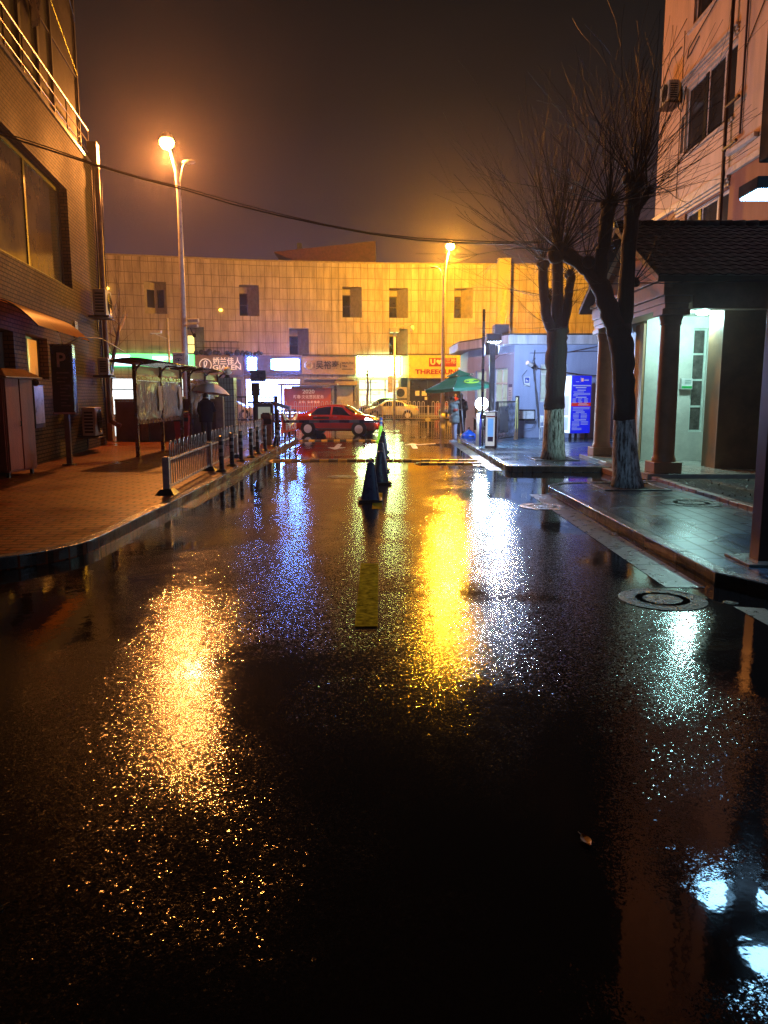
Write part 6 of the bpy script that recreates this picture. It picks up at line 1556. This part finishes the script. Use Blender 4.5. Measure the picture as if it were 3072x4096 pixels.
for k in range(26):
    a = R(-20 + 220 * k / 25); m.ball((.155 * math.cos(a), -.03 + .15 * math.sin(a), 1.47 + .06 * math.sin(a)), .055 + rnd(0, .02), 7, 5)
m.build('fur_hood', pm('fur_grey', (0.16, 0.17, 0.15), 0.9, 0, 0.4, 30), t, smooth=True)
m = MB(); m.lathe([(.092, -.05), (.095, 0), (.090, .05)], Vector((.222, -.03, 1.22)), 14); m.build('armband', pm('armband_red', (0.5, 0.06, 0.03), 0.5), t, smooth=True)
ph = thing('phone', 'small dark phone in the hand of the masked warden', 'phone', (2.34, 29.6, 1.18), R(-80)); 
m = MB(); m.box(-.036, .036, -.006, .006, 0, .14, 0, None, (R(-35), 0)); m.build('case', black, ph, bevel=.003)
m = MB(); m.box(-.032, .032, .0065, .0075, .008, .132, 0, (0, 0, 0), (R(-35), 0)); m.build('screen', em('phone_glow', (0.6, 0.75, 1.0), 1.5), ph)
# second person in dark clothes
J, Rd = base_joints()
J.update({'shl': (.18, -.01, 1.38), 'elbl': (.23, .03, 1.10), 'wril': (.16, -.20, 1.06), 'palml': (.10, -.26, 1.08), 'shr': (-.18, -.01, 1.38), 'elbr': (-.23, .02, 1.10), 'wrir': (-.14, -.20, 1.04), 'palmr': (-.07, -.26, 1.06), 'curlr': (.3, -.2, -.2), 'curll': (-.3, -.2, -.2)})
t = figure('person in dark clothes with folded hands behind the parasol pole', (3.08, 31.0, PAVH), R(-35), J, Rd, {'skin': skin})
coat(t, J, pm('navy_cloth', (0.012, 0.014, 0.03), 0.7), .74, .0, .22); trousers(t, J, MATS['dark_trousers']); shoes(t, J, rubber); head(t, (0, -.045, 1.60), skin, hairm, R(5))

# ================================================================== RIGHT GATE THINGS
t = thing('boom_barrier', 'raised boom barrier with white machine and tall striped arm', 'barrier', (3.38, 24.4, PAVH), R(-14))
m = MB(); m.box(-.17, .20, -.16, .17, 0, 1.14); cbm = m.build('cabinet', pm('barrier_maroon', (0.09, 0.035, 0.04), 0.3), t, bevel=.02)
m = MB(); m.box(-.15, .13, -.176, -.161, .06, 1.10); m.build('front_panel', em('panel_white', (0.85, 0.9, 1.0), .55), cbm, bevel=.006)
m = MB(); m.box(-.09, .09, -.182, -.177, .36, .92); m.build('blue_plate', em('panel_blue_lit', (0.10, 0.38, 1.0), .9), cbm, bevel=.003)
m = MB(); m.box(-.085, .085, -.182, -.177, .2, .35); m.box(.135, .19, -.172, -.161, .98, 1.1); m.build('red_label', pm('label_violet', (0.20, 0.15, 0.4), 0.4), cbm)
m = MB(); m.box(-.15, .13, -.183, -.177, .96, 1.0); m.build('red_strip', pm('strip_red', (0.55, 0.03, 0.02), 0.4), cbm)
m = MB()
for k in range(9):
    m.cur = k % 2; m.box(-.32, -.24, -.10, -.05, 1.02 + k * .36, 1.02 + (k + 1) * .36)
m.build('arm', [pm('arm_dark', (0.015, 0.015, 0.025), 0.3), pm('arm_blue', (0.04, 0.08, 0.42), 0.3)], t)
m = MB()
for z in (1.75, 2.45, 3.1): m.box(-.325, -.235, -.106, -.1005, z, z + .34)
m.build('reflector', pm('arm_white', (0.4, 0.45, 0.6), 0.3), t)
m = MB(); m.box(-.33, -.15, -.12, .1, .9, 1.05); m.build('arm_clamp', black, t, bevel=.01)
t = thing('gate_post', 'slim pale post with a blue side beside the white barrier machine', 'post', (3.03, 25.0, PAVH))
m = MB(); m.box(-.05, .04, -.06, .06, 0, 1.05); m.build('post', pm('post_pale', (0.6, 0.55, 0.5), 0.35), t, bevel=.01)
m = MB(); m.box(.041, .11, -.055, .055, 0, 1.08); m.build('blue_side', pm('post_blue', (0.03, 0.04, 0.25), 0.3), t, bevel=.01)
t = thing('flood_lamp', 'dazzling round white flood lamp above the barrier machine', 'lamp', (3.17, 25.2, PAVH))
m = MB(); m.tube([(0.06, .1, 0), (.06, .1, 1.2)], .03, 8); m.build('stand', black, t, smooth=True)
m = MB(); m.lathe([(.10, .16), (.2, .1), (.215, .02), (.215, 0)], (0, 0, 1.36), 20, M=Matrix.Rotation(R(90), 4, 'X') @ Matrix.Scale(-1, 4, (0, 0, 1))); m.build('housing', black, t, smooth=True)
m = MB(); m.lathe([(.212, .0), (.19, .05), (.10, .085), (.01, .095)], (0, 0, 1.36), 20, M=Matrix.Rotation(R(90), 4, 'X')); m.build('glass', em('flood_glow', (0.72, 0.90, 1.0), 17.0), t, smooth=True)
point_light('flood_light', (0, -.28, 1.36), COLD, 480.0, t, .16)
t = thing('lamp_post', 'dark square post with a shaded flood lamp and camera beside the guard house', 'lamp post', (3.66, 26.5, PAVH))
m = MB(); m.box(-.09, .09, -.09, .09, 0, 3.35); m.build('post', pm('post_navy', (0.02, 0.028, 0.05), 0.35, 0.3), t, bevel=.012)
m = MB(); m.box(-.22, .28, -.20, .18, 3.42, 3.68); hd_ = m.build('lamp_head', black, t, bevel=.02)
m = MB(); m.box(-.16, .22, -.15, .13, 3.395, 3.418); m.build('lens', em('shaded_flood', (0.62, 0.80, 1.0), 30.0), hd_)
m = MB(); m.box(-.24, -.10, -.12, .12, 2.98, 3.40); m.box(.10, .2, -.1, .1, 2.98, 3.3); m.build('camera_box', black, t, bevel=.015)
point_light('post_light', (.45, .35, 3.25), (0.38, 0.58, 1.0), 1100.0, t, .15)
# folding barrier and brooms
t = thing('folding_fence', 'dark folding lattice fence pushed together by the guard house', 'fence', (3.98, 27.3, PAVH), math.atan2(2.1, 1.05))
L = 2.35; m = MB()
for k in range(15):
    a = k * L / 14
    for s_ in (-1, 1): m.tube([(a, s_ * .02, .12), (min(L, max(0, a + s_ * .42)), s_ * .02, 1.38)], .010, 4)
m.build('lattice', pm('lattice_grey', (0.16, 0.17, 0.2), 0.25, 0.5), t)
m = MB(); m.box(0, L, -.03, .03, 1.38, 1.43); m.box(0, L, -.03, .03, .08, .12); m.box(-.05, .05, -.05, .05, 0, 1.42); m.build('rail', black, t)
m = MB(); m.box(L - .02, L + .11, -.07, .07, 0, 1.62); m.build('end_post', black, t, bevel=.03)
m = MB(); m.box(.1, 1.1, -.07, -.045, .3, 1.25); m.build('dark_panel', pm('dark_mesh', (0.02, 0.022, 0.026), 0.3), t)
for k, (x, lab) in enumerate(((1.62, 'yellow handled straw broom leaning on the folding fence, left one'), (1.88, 'yellow handled straw broom leaning on the folding fence, right one'))):
    b0 = Vector((3.98, 27.3, PAVH)) + Matrix.Rotation(math.atan2(2.1, 1.05), 3, 'Z') @ Vector((x, -.18, 0))
    bt = thing('broom', lab, 'broom', b0, math.atan2(2.1, 1.05), 'straw brooms leaning on the folding fence')
    m = MB(); m.tube([(-.12, -.05, .3), (.24 - .1 * k, .06, 1.55)], .016, 6); m.build('handle', pm('broom_yellow', (0.55, 0.48, 0.12), 0.4), bt)
    m = MB(); random.seed(60 + k)
    for _ in range(40): m.tube([(-.12 + rnd(-.02, .02), -.05, .42), (-.2 + rnd(-.12, .1), -.06 + rnd(-.05, .05), .02)], .007, 3)
    m.build('bristles', pm('broom_straw', (0.22, 0.12, 0.06), 0.7), bt)
# parasol, table, stool
t = thing('parasol', 'green market parasol with a small top vent and yellow emblem', 'parasol', (3.12, 30.2, PAVH)); t.rotation_euler = (0, R(-5), R(14))
grn = pm('parasol_green', (0.012, 0.16, 0.085), 0.4, 0, 0.15, 3)
m = MB(); m.tube([(0, 0, .25), (0, 0, 2.55)], .022, 8); m.build('pole', whitep, t, smooth=True)
def canopy(r0, r1, z0, z1, n=8, mfl=.0):
    m = MB(); rows = []
    for i in range(6):
        q = i / 5; r_ = r0 + (r1 - r0) * q; z = z0 + (z1 - z0) * (q + .12 * math.sin(math.pi * q))
        rw = []
        for k in range(n):
            for j in range(5):
                a0, a1 = 2 * math.pi * k / n, 2 * math.pi * (k + 1) / n; f = j / 5
                p = Vector((math.cos(a0), math.sin(a0), 0)).lerp(Vector((math.cos(a1), math.sin(a1), 0)), f); rw.append((p.x * r_, p.y * r_, z - .04 * math.sin(math.pi * f) * q * (1 if z1 < z0 else 1) + .0))
        rows.append(rw)
    rl = rows[-1]; rows.append([(x * 1.0, y * 1.0, z - .12 * (r1 > 1)) for x, y, z in rl])
    m.grid(rows, close=True); return m
m = canopy(.42, 1.42, 2.38, 1.98, 6); cp_ = m.build('canopy', grn, t)
m = canopy(.02, .56, 2.62, 2.42, 6); m.build('top_vent', grn, t)
m = MB(); m.ball((0, 0, 2.66), .05, 8, 6); 
for k in range(6):
    a = 2 * math.pi * k / 6; m.ball((1.43 * math.cos(a), 1.43 * math.sin(a), 1.97), .026, 6, 4); m.ball((.56 * math.cos(a), .56 * math.sin(a), 2.42), .022, 6, 4)
m.build('rib_tips', whitep, t, smooth=True)
m = MB()
for k in range(6):
    a = 2 * math.pi * k / 6; m.tube([(.02, 0, 2.50), (1.42 * math.cos(a), 1.42 * math.sin(a), 1.96)], .009, 4)
m.build('ribs', steel, t)
m = MB()
ac_ = R(-78)
def cpt(u, v):
    r_ = .92 + v; z = 2.38 + (1.98 - 2.38) * ((r_ * 1.0 - .42) / 1.0 + .12 * math.sin(math.pi * (r_ - .42))) + .025
    return (r_ * .90 * math.cos(ac_) - u * math.sin(ac_), r_ * .90 * math.sin(ac_) + u * math.cos(ac_), z)
n = 22; m.tube([cpt(.30 * math.cos(2 * math.pi * k / n), .17 * math.sin(2 * math.pi * k / n)) for k in range(n + 1)], .024, 4, cap=False)
m.tube([cpt(.16, .10), cpt(-.05, .10), cpt(-.12, .04), cpt(-.02, .0), cpt(.1, -.04), cpt(.0, -.10), cpt(-.16, -.09)], .022, 4); m.build('emblem', pm('emblem_yellow', (0.35, 0.62, 0.05), 0.4), cp_)
t = thing('parasol_weight', 'bright blue plastic parasol weight on the kerb by the warden', 'parasol weight', (3.28, 29.9, PAVH))
m = MB(); m.lathe([(.30, 0), (.31, .10), (.27, .16), (.20, .20), (.09, .30), (.05, .32)], n=18); m.build('tub', pm('blue_plastic', (0.01, 0.12, 0.62), 0.25), t, smooth=True, auto=40)
m = MB(); m.box(-.02, .18, -.315, -.29, .07, .11); m.tube([(0, 0, .3), (0, 0, .42)], .035, 8); m.build('collar', black, t)
t = thing('table', 'small dark folding table beneath the parasol', 'table', (3.85, 30.0, PAVH), R(8))
m = MB(); m.box(-.36, .36, -.28, .28, .74, .78); m.build('tabletop', pm('table_grey', (0.3, 0.33, 0.36), 0.25), t, bevel=.008)
for x in (-.32, .30):
    for y in (-.24, .22): 
        m = MB(); m.box(x, x + .03, y, y + .03, 0, .739); m.build('leg', black, t)
m = MB(); m.box(-.32, .30, .22, .24, .3, .72); m.build('back_panel', black, t)
t = thing('bag', 'dark blue bag lying on the folding table', 'bag', (3.72, 29.95, PAVH + .78))
m = MB(); m.ball((0, 0, .10), .19, 12, 8, 1.0, .7, .6); m.build('body', pm('bag_navy', (0.02, 0.04, 0.14), 0.4), t, smooth=True)
m = MB(); m.tube([(-.1, 0, .18), (0, 0, .26), (.1, 0, .18)], .012, 5); m.build('strap', black, t, smooth=True)
t = thing('stool', 'pale topped stool beside the table and the barrier machine', 'stool', (4.0, 29.2, PAVH))
m = MB(); m.box(-.2, .2, -.17, .17, .44, .475); m.build('seat', pm('stool_pale', (0.6, 0.6, 0.5), 0.3), t, bevel=.008)
for x in (-.18, .16):
    for y in (-.15, .13):
        m = MB(); m.box(x, x + .025, y, y + .025, 0, .439); m.build('leg', steel, t)
t = thing('chair', 'white metal chair beside the guard house wall cables', 'chair', (6.15, 29.4, PAVH), R(160))
m = MB(); m.box(-.2, .2, -.2, .2, .44, .475); m.build('seat', whitep, t, bevel=.008)
for x in (-.2, .175):
    for y in (-.2, .175):
        m = MB(); m.box(x, x + .025, y, y + .025, 0, .439 if y < 0 else .9); m.build('leg', whitep, t)
m = MB(); m.box(-.17, .17, .18, .195, .62, .88); m.build('backrest', whitep, t, bevel=.006)
# vending machine
t = thing('vending_machine', 'glowing blue vending machine with a red strip by the guard house', 'vending machine', (6.86, 28.5, PAVH), R(24))
m = MB(); m.box(0, .90, 0, .80, .24, 2.36); m.build('case', pm('vend_case', (0.3, 0.35, 0.5), 0.3), t, bevel=.01)
m = MB(); m.box(.01, .89, -.012, -.001, .25, 2.35); vb = m.build('side_poster', em('poster_blue', (0.0, 0.010, 1.0), .62, (0.01, 0.03, 0.5)), t)
m = MB(); m.box(.01, .89, -.016, -.0125, 1.24, 1.37); m.build('red_strip', em('strip_red_lit', (0.9, 0.03, 0.02), .35, (.5, .02, .02)), vb)
pw = em('poster_text', (0.30, 0.5, 1.0), .40)
m = MB(); random.seed(12); z = 2.02
def line(x0, x1, z, h=.018): m.box(x0, x1, -.0165, -.0128, z, z + h)
line(.06, .86, 1.97, .04); line(.18, .66, 1.90, .035)
for z in (1.81,): line(.26, .64, z, .03)
for k, z in enumerate((1.75, 1.70, 1.655, 1.61)): line(.08 + .04 * (k == 1), (.56, .84, .84, .28)[k], z)
line(.2, .68, 1.55, .032)
for k in range(4):
    for x0 in (.06, .31, .58): line(x0, x0 + .13 + .07 * random.random(), 1.50 - k * .045)
for k in range(3): line(.08, (.84, .84, .56)[k], 1.185 - k * .05)
line(.22, .62, 1.01, .032)
for k in range(4):
    for x0 in (.1, .45): line(x0, x0 + .26 + .03 * random.random(), .95 - k * .05)
line(.16, .70, .72, .032)
for k in range(7):
    line(.06, .40 - .1 * (k > 3) + .2 * (k > 4), .66 - k * .048)
    if k < 3: line(.46, .80, .66 - k * .048)
line(.34, .7, 1.32, .018); line(.3, .78, 1.275, .022)
m.build('text_lines', pw, vb)
m = MB(); m.box(.42, .52, -.0165, -.0128, 2.14, 2.26); m.build('logo', em('logo_orange', (1.0, .45, .2), .5), vb, bevel=.004)
m = MB(); m.box(.55, .76, -.0165, -.0128, 2.17, 2.21); m.box(.18, .32, -.0165, -.0128, 2.12, 2.14); m.box(.395, .40, -.0165, -.0128, 2.1, 2.3); m.build('logo_text', pw, vb)
m = MB(); m.box(-.012, -.001, .02, .78, .26, 2.34); vf = m.build('front', em('vend_white', (0.62, 0.88, 1.0), 1.1), t)
m = MB(); m.box(-.017, -.0125, .10, .36, .9, 1.62); m.build('keypad', em('keypad_blue', (0.02, 0.15, 0.8), .4), vf)
m = MB(); m.box(-.017, -.0125, .12, .72, .36, .84); m.build('delivery_flap', em('flap_blue', (0.0, 0.25, 1.0), .7), vf)
m = MB()
for k in range(4):
    for j in range(3): m.box(-.0165, -.0125, .45 + j * .09, .51 + j * .09, 1.1 + k * .28, 1.27 + k * .28)
m.build('goods', em('goods_teal', (0.05, 0.5, 0.75), .6), vf)
for x in (.04, .78):
    for y in (.05, .68): m = MB(); m.box(x, x + .08, y, y + .08, 0, .239); m.build('foot', black, t)

# ================================================================== NEAR RIGHT SIGN POST WITH FLOOD LAMPS
t = thing('sign_post', 'tall dark sign post at the right frame edge by the near kerb', 'post', (3.78, 7.42, PAVH))
m = MB(); m.box(-.14, .14, -.10, .10, 0, 4.9); m.build('post', pm('post_maroon', (0.05, 0.018, 0.016), 0.35, 0.2), t, bevel=.01)
m = MB(); m.box(-.3, .4, -.25, .3, .001, .03); m.build('base_plate', concrete, t, bevel=.005)
m = MB(); m.box(-.20, 1.2, .16, .36, 3.82, 5.4); m.build('sign_box', pm('sign_dark_green', (0.006, 0.012, 0.014), 0.85), t, bevel=.015)
m = MB(); m.tube([(-.02, .1, 3.1), (.04, .5, 3.42), (.10, .6, 3.5), (.16, .55, 3.46), (.24, .5, 3.3)], .022, 8); m.build('conduit', pm('conduit_black', (0.02, 0.02, 0.022), 0.2, 0.5), t, smooth=True)
def flood(x, y, label):
    t = thing('flood_light', label, 'lamp', (x, y, 3.64), group='flood lamps on the dark sign post')
    m = MB(); m.box(0, .75, -.20, .20, .02, .13); m.build('housing', pm('matt_black', (0.008, 0.008, 0.009), 0.9), t, bevel=.01)
    m = MB(); m.box(.02, .73, -.185, .185, 0, .018); m.build('lens', em('near_flood', (0.28, 0.63, 1.0), 58.0), t)
    m = MB(); m.tube([(.3, 0, .13), (.3, 0, .3)], .03, 6); m.build('arm', black, t)
flood(3.47, 7.72, 'flat white flood lamp under the dark sign at the right edge')
flood(3.52, 6.7, 'second flat white flood lamp, on the near side of the sign post')

# ================================================================== LITTER
t = thing('litter', 'crumpled white paper scrap on the gutter by the right kerb', 'litter', (2.92, 9.6, 0))
random.seed(14); m = MB(); pts = [(rnd(-.04, .04), rnd(-.04, .04), rnd(.004, .05)) for _ in range(9)]
m.faces(pts, [(0, 1, 2), (1, 2, 3), (2, 3, 4), (4, 5, 6), (5, 6, 7), (6, 7, 8), (0, 4, 8)]); m.build('paper', whitep, t)
def leaf(x, y, rz, label, col, nm):
    t = thing('fallen_leaf', label, 'leaf', (x, y, 0), rz)
    m = MB(); m.grid([[(-.03 + .01 * j - .03 * abs(j - 3) * 0, (.022 * math.sin(math.pi * (i / 6)) * (j - 3) / 3), .006 + .010 * math.sin(i)) for j in (0, 3, 6)] if False else [((i - 3) * .014, .020 * math.sin(math.pi * min(1, max(0, i / 6))) * (j - 1), .006 + .008 * abs(j - 1)) for j in range(3)] for i in range(7)])
    m.build('blade', pm(nm, col, 0.35), t)
    m = MB(); m.tube([(.04, 0, .006), (.065, .004, .007)], .002, 4); m.build('stalk', pm('stalk_brown', (0.1, 0.05, 0.02), 0.5), t)
leaf(0.80, 2.82, R(100), 'small orange leaf lying on the dark near road', (0.42, 0.17, 0.03), 'leaf_orange')
leaf(-1.35, 2.40, R(40), 'small dull brown leaf on the road at the bottom left', (0.10, 0.08, 0.04), 'leaf_brown')

# ================================================================== WET AIR
hz = bpy.data.materials.new('wet_air'); hz.use_nodes = True
n_ = hz.node_tree; n_.nodes.clear()
ou = n_.nodes.new('ShaderNodeOutputMaterial'); pv = n_.nodes.new('ShaderNodeVolumePrincipled')
pv.inputs['Color'].default_value = (0.92, 0.84, 0.96, 1); pv.inputs['Density'].default_value = 0.0007; pv.inputs['Anisotropy'].default_value = 0.88
n_.links.new(pv.outputs[0], ou.inputs['Volume'])
m = MB(); m.box(-70, 70, -6, 100, -1.2, 26); tag(m.build('haze', hz), None, None, kind='stuff')
